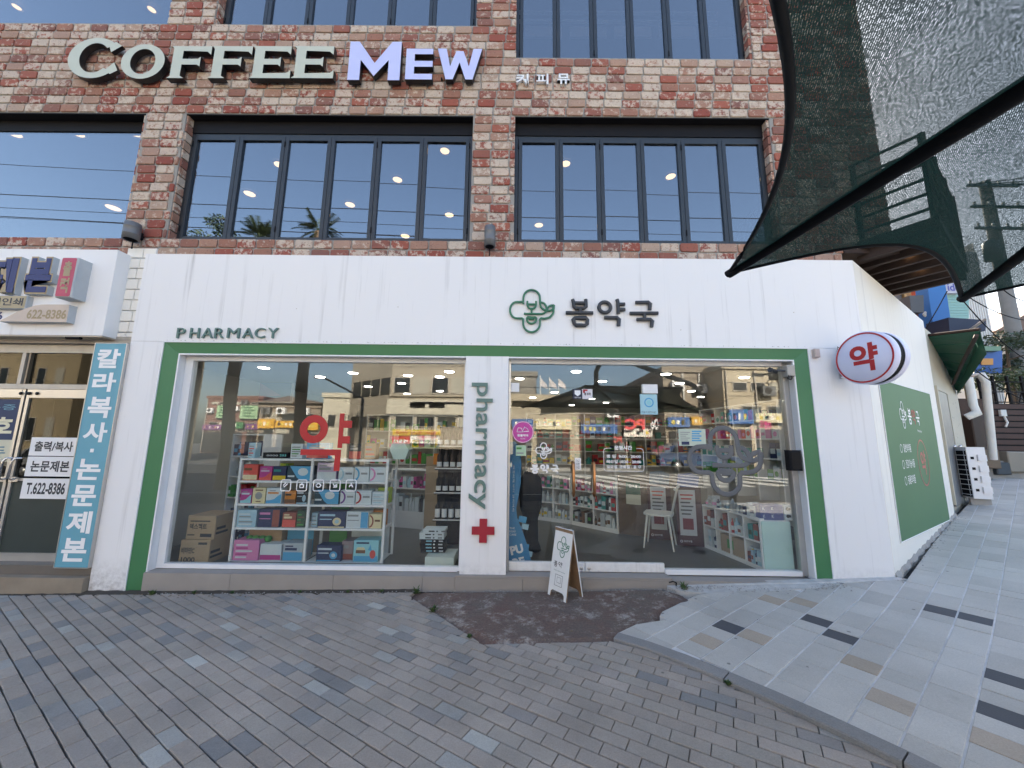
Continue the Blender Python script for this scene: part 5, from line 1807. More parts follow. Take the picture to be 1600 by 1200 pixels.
for k in range(7):
    z0 = .192 + k * .037
    dk = k < 4
    off = R.uniform(-.015, .015)
    t = thing('flat_carton', (-.93, .45, z0), '%s flat %s carton from the bottom of the small stack near the white pillar' % (ORD[k], 'black' if dk else 'white'), 'carton', 'flat cartons stacked near the pillar')
    m = MB(); m.bbox(-1.09 + off + (.03 if k == 6 else 0), -.80 + off, .40, .60, z0, z0 + .035, M_BLACK if dk else pm('white'), .002); m.build('box', t)
    m = MB()
    x = -1.07 + off + (.03 if k == 6 else 0)
    for a, b, c in ((.05, .12, '#7fb6c8' if dk else '#303338'), (.14, .16, '#e0e0e0' if dk else '#303338'), (.20, .25, '#c0c0c0' if dk else '#707070')):
        m.add([(x + a, .3985, z0 + .01), (x + b, .3985, z0 + .01), (x + b, .3985, z0 + .025), (x + a, .3985, z0 + .025)], [(0, 1, 2, 3)], flat(c))
    m.build('print', t)
# poster frame high behind the rack
t = thing('poster', (-3.1, 2.2, 1.75), 'pale framed poster hung high behind the left window', 'poster')
p, q = at(394, 627, 2.2), at(457, 594, 2.2)
m = MB(); m.box(p.x, q.x, 2.2, 2.22, p.z, q.z, flat('#7f8ca6')); m.prism([(p.x + .05, p.z + .08), (p.x + .5, p.z + .1), (p.x + .1, q.z - .05)], 2.1985, 2.1985, flat('#b08fa8')); m.build('print', t)
m = MB()
m.box(p.x - .03, p.x, 2.195, 2.225, p.z - .03, q.z + .03, M_WFRAME); m.box(q.x, q.x + .03, 2.195, 2.225, p.z - .03, q.z + .03, M_WFRAME); m.box(p.x, q.x, 2.195, 2.225, q.z, q.z + .03, M_WFRAME); m.box(p.x, q.x, 2.195, 2.225, p.z - .03, p.z, M_WFRAME)
m.build('frame', t)

# ---- brown reeded counter
t = thing('counter', (2.15, 1.7, FL), 'brown counter with a finely reeded wooden front behind the white chair', 'counter')
CM = Matrix.Translation((1.68, 1.90, 0)) @ Matrix.Rotation(atan2(-.52, 1.0), 4, 'Z')
m = MB(); m.M = CM; m.box(0, 1.12, .012, .5, FL, .96, mat('counter_wood', (.15, .10, .062), .55, var=.2)); m.build('body', t)
m = MB(); m.M = CM; m.box(-.01, 1.13, -.02, .52, .961, .985, mat('counter_top', (.24, .2, .16), .4)); m.build('top', t)
for i in range(56):
    m = MB(); m.M = CM; x = .004 + i * .02
    m.box(x, x + .013, 0, .011, FL + .02, .955, MATS['counter_wood']); m.build('slat', t)
m = MB(); m.M = CM
m.box(.13, .35, -.003, -.0012, .55, .88, pm('#c8c6b4')); m.box(.13, .35, -.0045, -.0032, .70, .88, pm('#2f5a46')); m.text('안내', .18, .30, .80, .85, -.0055, M_WDECAL)
m.build('counter_notice', label='green and cream paper notice taped to the brown counter front', category='notice')
# ---- standees
def standee(x, y, ang, label, top, hd):
    t = thing('standee', (x, y, FL), label, 'standee', 'dark red standees beside the chair')
    M = Matrix.Translation((x, y, 0)) @ Matrix.Rotation(ang, 4, 'Z')
    m = MB(); m.M = M; m.box(-.17, .17, 0, .02, FL, FL + .80, pm('#4a1f24')); m.box(-.17, .17, .02, .16, FL, FL + .03, pm('#4a1f24')); m.prism([(-.14, FL + .80), (.14, FL + .80), (.16, FL + .95), (.05, FL + 1.0), (-.12, FL + .98)], 0, .015, pm(hd)); m.build('board', t)
    m = MB(); m.M = M; m.box(-.13, .09, -.004, -.001, FL + .14, FL + .76, pm('#c2c4c8'))
    for i in range(6):
        m.box(-.11 + .01 * (i % 2), .06 - .02 * (i % 3), -.006, -.0045, FL + .68 - i * .052, FL + .70 - i * .052, pm(top if i < 2 else '#4a4a4e'))
    m.box(-.09, .05, -.006, -.0045, FL + .22, FL + .37, pm('#7c2430'))
    m.ring((-.12, FL + .06), .012, .018, -.002, -.002, M_WDECAL, 12); m.text('일양약품', -.09, .02, FL + .05, FL + .075, -.002, M_WDECAL)
    m.build('print', t)
standee(2.22, 1.58, -.25, 'dark red advertising standee half hidden behind the white chair', '#c05038', '#7a8590')
standee(2.50, 1.24, -.2, 'dark red advertising standee right of the white chair', '#b03030', '#5a6a9a')
# ---- white spindle chair
M_CHAIR = mat('chair_white', (.66, .66, .62), .4, var=.05)
ch = thing('chair', (2.07, 1.2, FL), 'white wooden chair with a slender spindle back inside the glass doors', 'chair')
KM = Matrix.Translation((2.06, 1.21, FL)) @ Matrix.Rotation(radians(62), 4, 'Z')
m = MB(); m.M = KM
pts = [(.20 * cos(a) * (1 if cos(a) > 0 else .95), .20 * sin(a)) for a in [2 * pi * i / 20 for i in range(20)]]
pts = [(max(-.19, min(.19, x * 1.15)), max(-.19, min(.19, y * 1.15))) for x, y in pts]
m.slab(pts, .43, .455, M_CHAIR); m.slab([(x * .97, y * .97) for x, y in reversed(pts)], .429, .430, M_CHAIR); m.build('seat', ch)
for sx in (-1, 1):
    for sy in (-1, 1):
        m = MB(); m.M = KM; m.cyl((sx * .19, sy * .19, 0), (sx * .135, sy * .135, .43), .010, .017, M_CHAIR, 10); m.build('leg', ch)
for i in range(7):
    x = -.15 + i * .05
    m = MB(); m.M = KM; m.cyl((x * .9, -.17, .45), (x * 1.05, -.255, .80), .007, .006, M_CHAIR, 8); m.build('spindle', ch)
m = MB(); m.M = KM; m.tube([(-.20, -.24, .80), (-.1, -.262, .815), (0, -.27, .82), (.1, -.262, .815), (.20, -.24, .80)], .018, M_CHAIR, 8); m.build('top_rail', ch)
# ---- blue curved display at the left of the doors
M_BLU = mat('display_blue', (.05, .24, .47), .4, var=.04)
t = thing('blue_display', (.08, .27, FL), 'tall blue curved cardboard display with white lettering just inside the left door', 'display')
m = MB()
m.prism([(-.04, FL), (.235, FL), (.19, .28), (.12, .48), (.06, .62), (.045, .72), (.07, .86), (.095, 1.02), (.10, 1.25), (.085, 1.42), (.03, 1.5), (-.04, 1.5)], .25, .275, M_BLU)
m.build('board', t)
m = MB()
m.text('PU', -.03, .13, .215, .345, .2485, M_WDECAL, 0, .05, rot=.25); m.text('RE', .0, .16, .095, .205, .2485, M_WDECAL, 0, .05, rot=.25)
for k in range(3):
    m.text(('THE', 'ROUND', 'CARE')[k], -.03, .03 + .01 * k, .50 - k * .035, .523 - k * .035, .2485, M_WDECAL)
m.text('깨끗하게 부터 관리까지', .0, .022, .70, 1.22, .2485, M_WDECAL, rot=-pi / 2)
m.build('print', t)
for k, (x, z, s_) in enumerate(((.16, .30, .07), (.20, .22, .07), (.12, .60, .09), (.15, .52, .08), (.235, .12, .06))):
    m = MB(); m.M = Matrix.Translation((x, .285, z)) @ Matrix.Rotation(.2, 4, 'Y'); m.box(-s_ / 2, s_ / 2, 0, .04, -s_ * .35, s_ * .35, pm('pale blue') if k % 2 else pm('sky blue'))
    m.build('display_pack', label='%s small pale pack counted down the right edge of the blue display' % ORD[[1, 3, 0, 0, 4][k] if k != 3 else 2], category='pack', group='packs along the blue display')
t = thing('dark_shape', (.24, .95, FL), 'unidentified black shape with a round top standing behind the left door', 'stand')
m = MB(); m.lathe((.245, .95, FL), [(.02, 0), (.14, .01), (.13, .05), (.10, .12), (.10, .40), (.145, .55), (.16, .75), (.14, .92), (.09, 1.0), (.055, 1.03), (.06, 1.09), (.03, 1.14), (.001, 1.145)], M_BLACK, 18); m.build('shape_body', t)  # plain turned body in place of a dark shape of unknown kind

# ---- prints on the glass
GY = GLASS_Y - .0056
def decal(name, label, cat): return thing(name, (0, GY, 1), label, cat)
t = thing('window_lettering', (-2.15, GY, 1.13), 'large red Korean syllable stuck on the left window above the rack', 'decal')
m = MB()
def dq(m, px0, py0, px1, py1, mt, k=0):
    p, q = at(px0, py1, GY), at(px1, py0, GY)
    m.add([(p.x, GY - k * .0006, p.z), (q.x, GY - k * .0006, p.z), (q.x, GY - k * .0006, q.z), (p.x, GY - k * .0006, q.z)], [(0, 1, 2, 3)], mt)
p, q = at(466, 695, GY), at(514.5, 646, GY)
m.ring(((p.x + q.x) / 2, (p.z + q.z) / 2), (q.x - p.x) / 2 - .088, (q.x - p.x) / 2, GY, GY, M_RED, 44)
m.build('circle', t)
m = MB()
p, q = at(527, 700, GY), at(538.5, 646, GY)
x0, x1, z0, z1 = p.x, q.x, p.z, q.z
w3 = at(549, 660, GY).x
m.prism([(x0, z0), (x1, z0), (x1, z0 + .13 * (z1 - z0)), (w3, z0 + .13 * (z1 - z0)), (w3, z0 + .34 * (z1 - z0)), (x1, z0 + .34 * (z1 - z0)), (x1, z0 + .58 * (z1 - z0)), (w3 + .01, z0 + .58 * (z1 - z0)), (w3 + .01, z0 + .79 * (z1 - z0)), (x1, z0 + .79 * (z1 - z0)), (x1, z1), (x0, z1)], GY, GY, M_RED)
m.build('vowel', t)
m = MB()
p, q = at(469, 711, GY), at(533, 702.5, GY)
r_ = at(521, 736, GY)
m.prism([(p.x, p.z), (r_.x, p.z), (r_.x, r_.z), (q.x, r_.z), (q.x, q.z), (p.x, q.z)], GY, GY, M_RED)
m.build('base', t)
t = thing('icon_row', (-2.2, GY, .95), 'row of five small white icon squares printed on the left window over the rack', 'decal')
for k, px in enumerate((438, 463, 489, 515, 540)):
    p, q = at(px, 767, GY), at(px + 17, 750, GY)
    m = MB()
    rr = .012
    x0, x1, z0, z1 = p.x, q.x, p.z, q.z
    m.tube([(x0 + rr, GY, z0), (x1 - rr, GY, z0), (x1, GY, z0 + rr), (x1, GY, z1 - rr), (x1 - rr, GY, z1), (x0 + rr, GY, z1), (x0, GY, z1 - rr), (x0, GY, z0 + rr)], .0065, M_WDECAL, 4, True, .15)
    cx, cz = (x0 + x1) / 2, (z0 + z1) / 2
    g = [[[(-.02, -.02), (.02, .02)], [(-.03, 0), (0, .03)]], [[(-.02, -.025), (.02, -.025), (.02, .01), (-.02, .01), (-.02, -.025)], [(-.01, .025), (.01, .025)]], [[(-.03, 0), (-.01, .02), (.01, .02), (.03, 0), (.01, -.02), (-.01, -.02), (-.03, 0)]], [[(-.025, .02), (-.01, -.005), (.02, .01), (.02, -.015), (-.02, -.02)]], [[(0, .03), (0, .005)], [(-.02, -.02), (-.015, .0), (.015, 0), (.02, -.02)]]][k]
    for s_ in g:
        m.tube([(cx + a, GY, cz + b) for a, b in s_], .0085, M_WDECAL, 4, False, .15)
    m.build('icon', t)
t = thing('grey_emblem', (2.5, GY, .87), 'large grey flower emblem printed on the right fixed pane', 'decal')
m = MB(); p, q = at(1076, 776, GY), at(1188, 666, GY)
strokes(m, LOGO, p.x + .02, q.x - .01, p.z + .02, q.z - .02, GY, .030, M_DPRINT, .02)
m.build('outline', t)
t = thing('door_name', (.36, GY, 1.12), 'white flower emblem and Korean pharmacy name on the left door leaf', 'decal')
m = MB(); p, q = at(837, 716.5, GY), at(862, 692, GY)
strokes(m, LOGO, p.x, q.x, p.z, q.z, GY, .0065, M_WDECAL, .05); m.build('emblem', t)
p, q = at(827, 741, GY), at(876, 724, GY)
m = MB(); strokes(m, NAME3, p.x + .008, q.x - .008, p.z + .008, q.z - .008, GY, .0105, M_WDECAL, .05); m.build('name', t)
t = thing('opening_hours', (1.28, GY, 1.18), 'white opening hours in a rounded outline on the right door leaf', 'decal')
m = MB(); p, q = at(944, 736, GY), at(1005, 701, GY)
x0, x1, z0, z1, rr = p.x, q.x, p.z, q.z, .03
m.tube([(x0 + .09, GY, z1), (x0 + rr, GY, z1), (x0 + .008, GY, z1 - .008), (x0, GY, z1 - rr), (x0, GY, z0 + rr), (x0 + .008, GY, z0 + .008), (x0 + rr, GY, z0), (x1 - rr, GY, z0), (x1 - .008, GY, z0 + .008), (x1, GY, z0 + rr), (x1, GY, z1 - rr), (x1 - .008, GY, z1 - .008), (x1 - rr, GY, z1), (x1 - .08, GY, z1)], .0045, M_WDECAL, 4, False, .1)
m.build('outline', t)
m = MB()
m.text('운영시간', x0 + .125, x1 - .13, z1 - .018, z1 + .032, GY, M_WDECAL, 0, .045)
W_ = x1 - x0
m.text('평 일  9:00 - 20:00', x0 + .03, x1 - .03, z0 + .148, z0 + .188, GY, M_WDECAL, 0, .03)
m.text('목요일 10:30 - 20:00', x0 + .03, x1 - .03, z0 + .088, z0 + .128, GY, M_WDECAL, 0, .03)
m.text('일요일, 공휴일 : 휴 무', x0 + .03, x1 - .03, z0 + .028, z0 + .068, GY, M_WDECAL, 0, .03)
m.build('lettering', t)
t = thing('pink_sticker', (.115, GY, 1.49), 'round pink sticker with two white animal outlines on the left door', 'sticker')
c, e = at(817, 675, GY), at(834, 675, GY)
r_ = e.x - c.x
m = MB(); m.disc((c.x, GY, c.z), r_, pm('#c4479c'), 32); m.build('disc', t)
m = MB(); m.ring((c.x, c.z), r_ * .92, r_ * .96, GY - .0008, GY - .0008, M_WDECAL, 32)
m.tube([(c.x - .07, GY - .001, c.z), (c.x - .055, GY - .001, c.z + .05), (c.x - .02, GY - .001, c.z + .045), (c.x, GY - .001, c.z), (c.x - .07, GY - .001, c.z)], .0045, M_WDECAL, 4, False, .1)
m.tube([(c.x - .01, GY - .001, c.z), (c.x + .02, GY - .001, c.z + .06), (c.x + .05, GY - .001, c.z + .04), (c.x + .07, GY - .001, c.z + .01), (c.x - .01, GY - .001, c.z)], .0045, M_WDECAL, 4, False, .1)
m.text('동물약국', c.x - .065, c.x + .065, c.z - .055, c.z - .025, GY - .001, M_WDECAL, 0, .04); m.text('정보', c.x - .03, c.x + .03, c.z - .085, c.z - .068, GY - .001, M_WDECAL)
m.build('print', t)
def sticker(name, label, px0, py0, px1, py1, base, extra):
    t = thing(name, at((px0 + px1) / 2, py1, GY), label, 'sticker')
    m = MB(); dq(m, px0, py0, px1, py1, base); m.build('sheet', t)
    m = MB(); extra(m); m.build('print', t)
def _shield(m):
    p, q = at(898, 621, GY - .001), at(907, 610, GY - .001)
    m.prism([(p.x, q.z), (p.x, p.z + .04), ((p.x + q.x) / 2, p.z + .015), (q.x, p.z + .04), (q.x, q.z)], GY - .0012, GY - .0012, M_WDECAL); m.text('안심', p.x, q.x, p.z - .008, p.z + .008, GY - .0012, M_WDECAL)
sticker('shield_sticker', 'small navy sticker with a white shield at the top of the doors', 895, 608, 909, 623.5, pm('#22263c'), _shield)
def _rw(m):
    dq(m, 911, 608.5, 918, 611, pm('red'), 1); dq(m, 911, 611, 914, 614, pm('red'), 1)
    p, q = at(913, 618, GY), at(923, 613.5, GY); m.text('배 부착', p.x, q.x, p.z, q.z, GY - .0012, M_SIGN_DK, 0, .03)
sticker('red_corner_sticker', 'small white sticker with a red corner at the top of the doors', 910, 608, 925.5, 623.5, pm('#d6d4da'), _rw)
def _ring(m):
    c = at(1014, 629, GY); m.ring((c.x, c.z), .042, .056, GY - .0012, GY - .0012, pm('sky blue'), 28); m.disc((c.x, GY - .0011, c.z), .03, pm('aqua'), 16)
    p, q = at(1003, 645.5, GY), at(1024, 642.5, GY); m.text('이동식 충전시설', p.x, q.x, p.z, q.z, GY - .0012, M_SIGN_DK)
sticker('ring_notice', 'pale blue notice with a blue ring at the top of the right door', 1001, 616, 1026.5, 647.5, pm('#a3cbd6'), _ring)
def _tag(m):
    p, q = at(900.5, 733, GY), at(905.5, 717, GY); m.text('고정문', p.x, q.x, p.z, q.z, GY - .0012, M_SIGN_DK, rot=-pi / 2)
sticker('door_tag', 'narrow white vertical label beside the left copper door handle', 898.5, 715.5, 907.5, 734, M_WDECAL, _tag)
def _pp(m):
    for k in range(5):
        dq(m, 1063, 675 + k * 3, 1078 - (k % 3) * 3, 676 + k * 3, pm('grey'), 1)
        dq(m, 1081, 673 + k * 3.6, 1096 - (k % 2) * 3, 675 + k * 3.6, pm('sky blue'), 1)
    dq(m, 1065, 690, 1077, 695, pm('navy'), 1)
sticker('paper_notice', 'pale paper notice with blue drawings taped to the right fixed pane', 1061, 670.5, 1102, 696.5, pm('#bcc8b8'), _pp)
def _wt(m):
    p, q = at(1009, 612.5, GY - .03), at(1024, 609, GY - .03); m.text('자동문', p.x, q.x, p.z, q.z, GY - .0285, M_SIGN_DK)
def _gn(m):
    dq(m, 807, 699, 815, 702, pm('green'), 1); dq(m, 807, 707, 818, 709, pm('grey'), 1)
sticker('green_notice', 'small pale green notice low beside the pink round sticker', 806, 696, 822, 712, pm('#aac8aa'), _gn)

# ---- folding board in front of the door
t = thing('folding_board', (.53, -.30, hg(.5, -.3)), 'white wooden folding board with the flower emblem standing before the door', 'sandwich board')
wv_ = Vector((.60, -.80, 0)).normalized()
nv_ = Vector((-.80, -.60, 0)).normalized()
gz = hg(.5, -.3) + .006
def abm(tilt, side):
    o = Vector((.445, -.295, gz)) if side == 0 else Vector((.445, -.295, gz)) - nv_ * .24
    X_, Y_ = wv_, -nv_
    ang = radians(10.5) * (1 if side == 0 else -1)
    Z_ = Vector((0, 0, 1)) * cos(ang) + Y_ * sin(ang)
    Yr = Y_ * cos(ang) - Vector((0, 0, 1)) * sin(ang)
    return Matrix(((X_.x, Yr.x, Z_.x, o.x), (X_.y, Yr.y, Z_.y, o.y), (X_.z, Yr.z, Z_.z, o.z), (0, 0, 0, 1)))
M_ABW = mat('board_white', (.70, .70, .68), .5, var=.06, scale=14)
M_ABE = mat('board_wood_back', (.24, .155, .09), .7, var=.25, scale=12)
HB = .655
prof = [(-.130, 0), (-.098, 0), (-.092, .045), (-.07, .062), (.07, .062), (.092, .045), (.098, 0), (.130, 0), (.127, HB), (-.127, HB)]
m = MB(); m.M = abm(0, 0); m.prism(prof, 0, .014, M_ABW, M_ABE); m.build('front_panel', t)
m = MB(); m.M = abm(0, 1); m.prism(prof, -.014, 0, M_ABE, M_ABW); m.build('back_panel', t)
m = MB(); m.M = abm(0, 0)
strokes(m, LOGO, -.075, .095, .375, .575, -.0015, .0042, M_LOGO, .15)
strokes(m, NAME3, -.098, .10, .275, .335, -.0015, .0034, M_SIGN_DK, .15)
m.text('bom pharmacy', -.08, .08, .238, .252, -.002, M_TEAL)
m.tube([(-.05, -.001, .11), (.05, -.001, .11), (.05, -.001, .21), (-.05, -.001, .21)], .0025, M_DPRINT, 4, True, .2)
m.tube([(-.022, -.001, .14), (.03, -.001, .14), (.03, -.001, .19), (-.022, -.001, .19)], .002, M_DPRINT, 4, True, .2)
m.build('print', t)
for sx in (-.08, .08):
    m = MB(); m.M = abm(0, 0); m.box(sx - .02, sx + .02, .002, .03, HB - .004, HB + .006, M_STEEL); m.build('hinge', t)

# ================================================================== PRINTING SHOP ON THE LEFT
PS = .15
t = thing('printing_shop', (-6.2, .2, 0), 'old aluminium framed shop door and windows of the printing shop left of the pharmacy', 'shop front')
M_BRN = mat('brown_aluminium', (.20, .165, .125), .4, .5, var=.15)
M_DGRN = mat('dark_green_panel', (.022, .036, .034), .45, var=.15)
mb = MB(); mb.box(-9.4, -4.95, PS + .005, PS + .06, 2.055, 2.115, M_ALUW); mb.build('transom_bar', t)
mb = MB(); mb.box(-9.4, -4.95, PS + .004, PS + .06, 2.50, 2.60, M_ALUW); mb.build('head_bar', t)
for x, w_ in ((-5.97, .045), (-5.885, .02)):
    mb = MB(); mb.box(x, x + w_, PS, PS + .06, 2.116, 2.499, M_ALUW if w_ > .03 else M_BRN); mb.build('mullion', t)
for a, b in ((-9.4, -5.972), (-5.86, -4.95)):
    mb = MB(); mb.box(a, b, PS + .03, PS + .038, 2.117, 2.498, M_GDOOR); mb.build('transom_pane', t)
for a, b, sd in ((-6.62, -5.845, 1), (-5.82, -4.96, 0)):
    mb = MB(); mb.box(a, a + .035, PS + .004, PS + .05, .12, 2.05, M_ALU); mb.box(b - .035, b, PS + .004, PS + .05, .12, 2.05, M_ALU)
    mb.box(a + .036, b - .036, PS + .002, PS + .05, 1.95, 2.05, M_ALU); mb.box(a + .036, b - .036, PS + .003, PS + .05, .10, .20, M_ALU); mb.box(a + .036, b - .036, PS + .006, PS + .05, .985, 1.015, M_ALU)
    d = mb.build('door', t)
    mb = MB(); mb.box(a + .036, b - .036, PS + .02, PS + .028, 1.016, 1.949, M_GDOOR); mb.build('pane', d)
    mb = MB(); mb.box(a + .036, b - .036, PS + .02, PS + .03, .201, .984, M_DGRN); mb.build('lower_panel', d)
    mb = MB(); x = b - .02 if sd else a + .06
    mb.box(x - .07, x + .06, PS - .012, PS + .003, .975, 1.03, M_STEEL); mb.tube([(x, PS - .01, 1.0), (x, PS - .055, 1.02), (x + .015, PS - .06, 1.2), (x + .03, PS - .05, 1.24), (x + .06, PS - .01, 1.245)], .011, M_STEEL, 8)
    mb.build('handle', d)
    mb = MB(); mb.lathe((x - .02, PS - .002, 2.0), [(.02, 0), (.018, -.008), (.001, -.01)], M_BLACK, 10, 'y'); mb.lathe((x + .07, PS - .002, 2.0), [(.02, 0), (.018, -.008), (.001, -.01)], M_BLACK, 10, 'y'); mb.build('pivot', d)
mb = MB(); mb.box(-9.4, -6.64, PS + .02, PS + .03, .12, 2.05, M_GDOOR); mb.build('side_pane', t)
mb = MB(); mb.box(-9.4, -4.54, .02, .40, .02, .115, mat('brown_sill', (.17, .15, .13), .5, .3, var=.2)); mb.build('sill', t)
mb = MB(); vslab(-9.4, -4.525, -.06, .42, .018, mat('worn_step', (.27, .225, .17), .9, var=.35, scale=4, bump=.5, bscale=40), mb); mb.build('step', t)
mb = MB(); mb.box(-9.5, -4.54, 3.4, 3.5, .1, 2.7, M_ROOM); mb.box(-9.5, -4.54, .42, 3.4, 2.62, 2.7, M_ROOM); mb.box(-9.6, -9.5, .2, 3.4, .0, 2.7, M_ROOM); mb.box(-9.5, -4.56, .42, 3.4, -.05, .1, mat('lino', (.13, .12, .10), .6)); mb.build('room', t)
mb = MB(); mb.box(-4.95, -4.53, PS - .02, .3, 0, 2.62, M_CONC); mb.build('jamb', t)
# rolled shutter slats under the sign box
for k in range(5):
    mb = MB(); mb.cyl((-9.4, .10, 2.615 + k * .018), (-4.56, .10, 2.615 + k * .018), .012, .012, M_ALUW, 6); mb.build('shutter_slat', t)
# white painted old brick between the two shops
t2 = thing('white_brick_strip', (-4.66, .1, 2.6), 'narrow strip of white painted bricks between the printing shop sign and pharmacy fascia', 'wall')
for i in range(9):
    for k, (a, b) in enumerate(((-4.86, -4.685), (-4.678, -4.50))):
        mb = MB(); z0 = 2.62 + i * .137; x = .02 * ((i * 7) % 3 - 1)
        mb.bbox(a + (0 if k == 0 else x), b + (x if k == 0 else 0), .095, .125, z0, z0 + .128, M_SIDE, .006); mb.build('brick', t2)
# ---- sign box
SBY = -.06
t = thing('sign_box', (-6.5, 0, 2.66), 'white box sign of the printing shop with blue and gold Korean letters', 'sign')
m = MB(); m.box(-9.4, -4.80, SBY, .11, 2.665, 3.735, M_WHITE); m.build('box', t)
m = MB(); m.box(-9.39, -4.81, SBY + .01, .10, 2.650, 2.664, M_ALUW); m.build('bottom_edge', t)
M_NAVY = mat('letter_navy', (.012, .018, .12), .5); M_GOLD = mat('letter_gold', (.36, .28, .16), .5); M_LGREY = mat('letter_side', (.42, .45, .47), .5)
def S(px, py, y=SBY - .06): return at(px, py, y)
for ch, a, b in (('제', -36, 34), ('본', 32, 88)):
    p, q = S(a, 459, SBY - .066), S(b, 401, SBY - .066)
    m = MB()
    m.text(ch, p.x, q.x, p.z, q.z, SBY - .062, M_GOLD, .062, .085, M_LGREY)
    sx, sz = (q.x - p.x) * .045, (q.z - p.z) * .045
    m.text(ch, p.x + sx, q.x - sx, p.z + sz, q.z - sz, SBY - .066, M_NAVY, .003, .045, M_NAVY)
    m.build('letter', t)
p, q = S(84, 464, SBY - .153), S(122, 402, SBY - .153)
m = MB(); m.bbox(p.x, q.x, SBY - .15, SBY, p.z, q.z, M_LGREY, .01)
rr = .02
m.prism([(p.x + rr, p.z + .01), (q.x - .01 - rr, p.z + .01), (q.x - .01, p.z + rr), (q.x - .01, q.z - rr), (q.x - rr, q.z - .01), (p.x + rr, q.z - .01), (p.x + .01, q.z - rr), (p.x + .01, p.z + rr)], SBY - .153, SBY - .151, mat('sign_crimson', (.46, .06, .11), .5))
zm = (p.z + q.z) / 2
m.text('출', p.x + .045, q.x - .045, zm + .01, q.z - .05, SBY - .155, M_GOLD, 0, .04)
m.text('력', p.x + .045, q.x - .045, p.z + .05, zm - .01, SBY - .155, M_GOLD, 0, .04)
m.build('crimson_plate', t)
p, q = S(-90, 481), S(43, 462)
m = MB(); m.bbox(p.x, q.x, SBY - .06, SBY, p.z, q.z, M_LGREY, .004); m.box(p.x, q.x - .006, SBY - .063, SBY - .061, p.z + .006, q.z - .006, mat('plate_gold', (.40, .33, .20), .5))
m.text('디지털인쇄', at(-36, 470, SBY).x, q.x - .03, p.z + .035, q.z - .03, SBY - .065, M_SIGN_DK, 0, .02)
m.build('gold_plate', t)
p, q = S(2, 503), S(112, 477)
m = MB()
top = [(p.x + (q.x - p.x) * u_, p.z + (q.z - p.z) * min(1, sin(min(1, u_ * 1.55) * pi / 2))) for u_ in [i / 12 for i in range(13)]]
m.prism([(q.x, p.z)] + list(reversed(top)), SBY - .08, SBY, mat('plate_peach', (.56, .46, .38), .5, var=.12), M_LGREY)
a, b = at(41, 498, SBY - .08), at(105.5, 484, SBY - .08)
m.text('622-8386', a.x, b.x, a.z, b.z, SBY - .0825, M_GOLD, 0, .025)
m.build('phone_plate', t)
m = MB(); a, b = at(-60, 499, SBY), at(6, 487, SBY); m.text('031-626', a.x, b.x, a.z, b.z, SBY - .003, M_NAVY, 0, .03); m.build('number', t)
m = MB(); m.cyl((-5.25, -.03, 2.645), (-5.08, -.03, 2.64), .02, .02, M_BLACK, 8); m.build('lamp_tube', label='small black lamp under the white printing shop sign box', category='lamp')
# ---- blue vertical banner
t = thing('vertical_sign', (-4.71, -.02, .1), 'tall light blue sign board with white Korean letters standing left of the pharmacy', 'sign')
M_SKY = mat('banner_blue', (.13, .36, .46), .5, var=.05)
m = MB(); m.box(-4.896, -4.524, -.03, .02, .115, 2.578, M_SKY); m.build('board', t)
m = MB()
for a, b, z0, z1 in ((-4.90, -4.891, .112, 2.582), (-4.529, -4.52, .112, 2.582)):
    m.box(a, b, -.034, .02, z0, z1, M_ALU)
m.box(-4.89, -4.53, -.034, .02, .106, .114, M_ALU); m.box(-4.89, -4.53, -.034, .02, 2.579, 2.585, M_ALU)
m.build('edge', t)
for ch, ya, yb in (('칼', 545, 577), ('라', 582, 614), ('복', 620, 655), ('사', 660, 693), ('논', 717, 752), ('문', 758, 793), ('제', 799, 836), ('본', 841, 880)):
    ym = (ya + yb) / 2
    z0, z1 = at(150, yb - 2, -.03).z, at(150, ya, -.03).z
    m = MB(); m.text(ch, -4.845, -4.575, z0, z1, -.0325, M_WDECAL, 0, .032); m.build('letter', t)
z = at(150, 704, -.03).z
m = MB(); m.box(-4.73, -4.69, -.0325, -.0315, z - .02, z + .02, M_WDECAL); m.build('dot', t)
# ---- paper notices
for a, b, c, d, tx, lb in ((52, 712, 120, 684, '출력/복사', 'white paper notice about printing and copying, uppermost of three on the dark door'), (46, 744, 113, 714, '논문제본', 'white paper notice about thesis binding, middle of three on the dark door'), (40, 779, 105, 748, 'T.622-8386', 'white paper notice with a telephone number, lowest of three on the dark door')):
    p, q = at(a, b, PS), at(c, d, PS)
    p.x = -5.64; q.x = -5.09
    t = thing('paper_notice', ((p.x + q.x) / 2, PS - .004, p.z), lb, 'notice', 'notices on the printing shop door')
    m = MB(); m.box(p.x, q.x, PS - .006, PS - .003, p.z, q.z, mat('paper_white', (.80, .80, .80), .7, var=.02)); m.build('sheet', t)
    m = MB(); m.text(tx, p.x + .055, q.x - .045, p.z + .05, q.z - .045, PS - .0075, M_SIGN_DK, 0, .028); m.build('lettering', t)
t = thing('window_poster', (-6.2, PS, 1.2), 'blue and white poster with Korean lettering on the far left door', 'poster')
m = MB(); m.box(-6.60, -5.885, PS + .014, PS + .017, 1.38, 1.93, flat('#1c2f55')); m.box(-6.60, -5.885, PS + .0115, PS + .0135, 1.20, 1.45, flat('#c8c6b0')); m.build('sheet', t)
m = MB(); m.text('영수증', -6.45, -5.93, 1.80, 1.87, PS + .012, flat('#6f9fb0')); m.text('상호', -6.45, -5.92, 1.50, 1.72, PS + .012, flat('#d8d4b8'), 0, .04); m.text('사도', -6.30, -5.94, 1.28, 1.38, PS + .010, flat('#2f6f8a'), 0, .03); m.build('print', t)

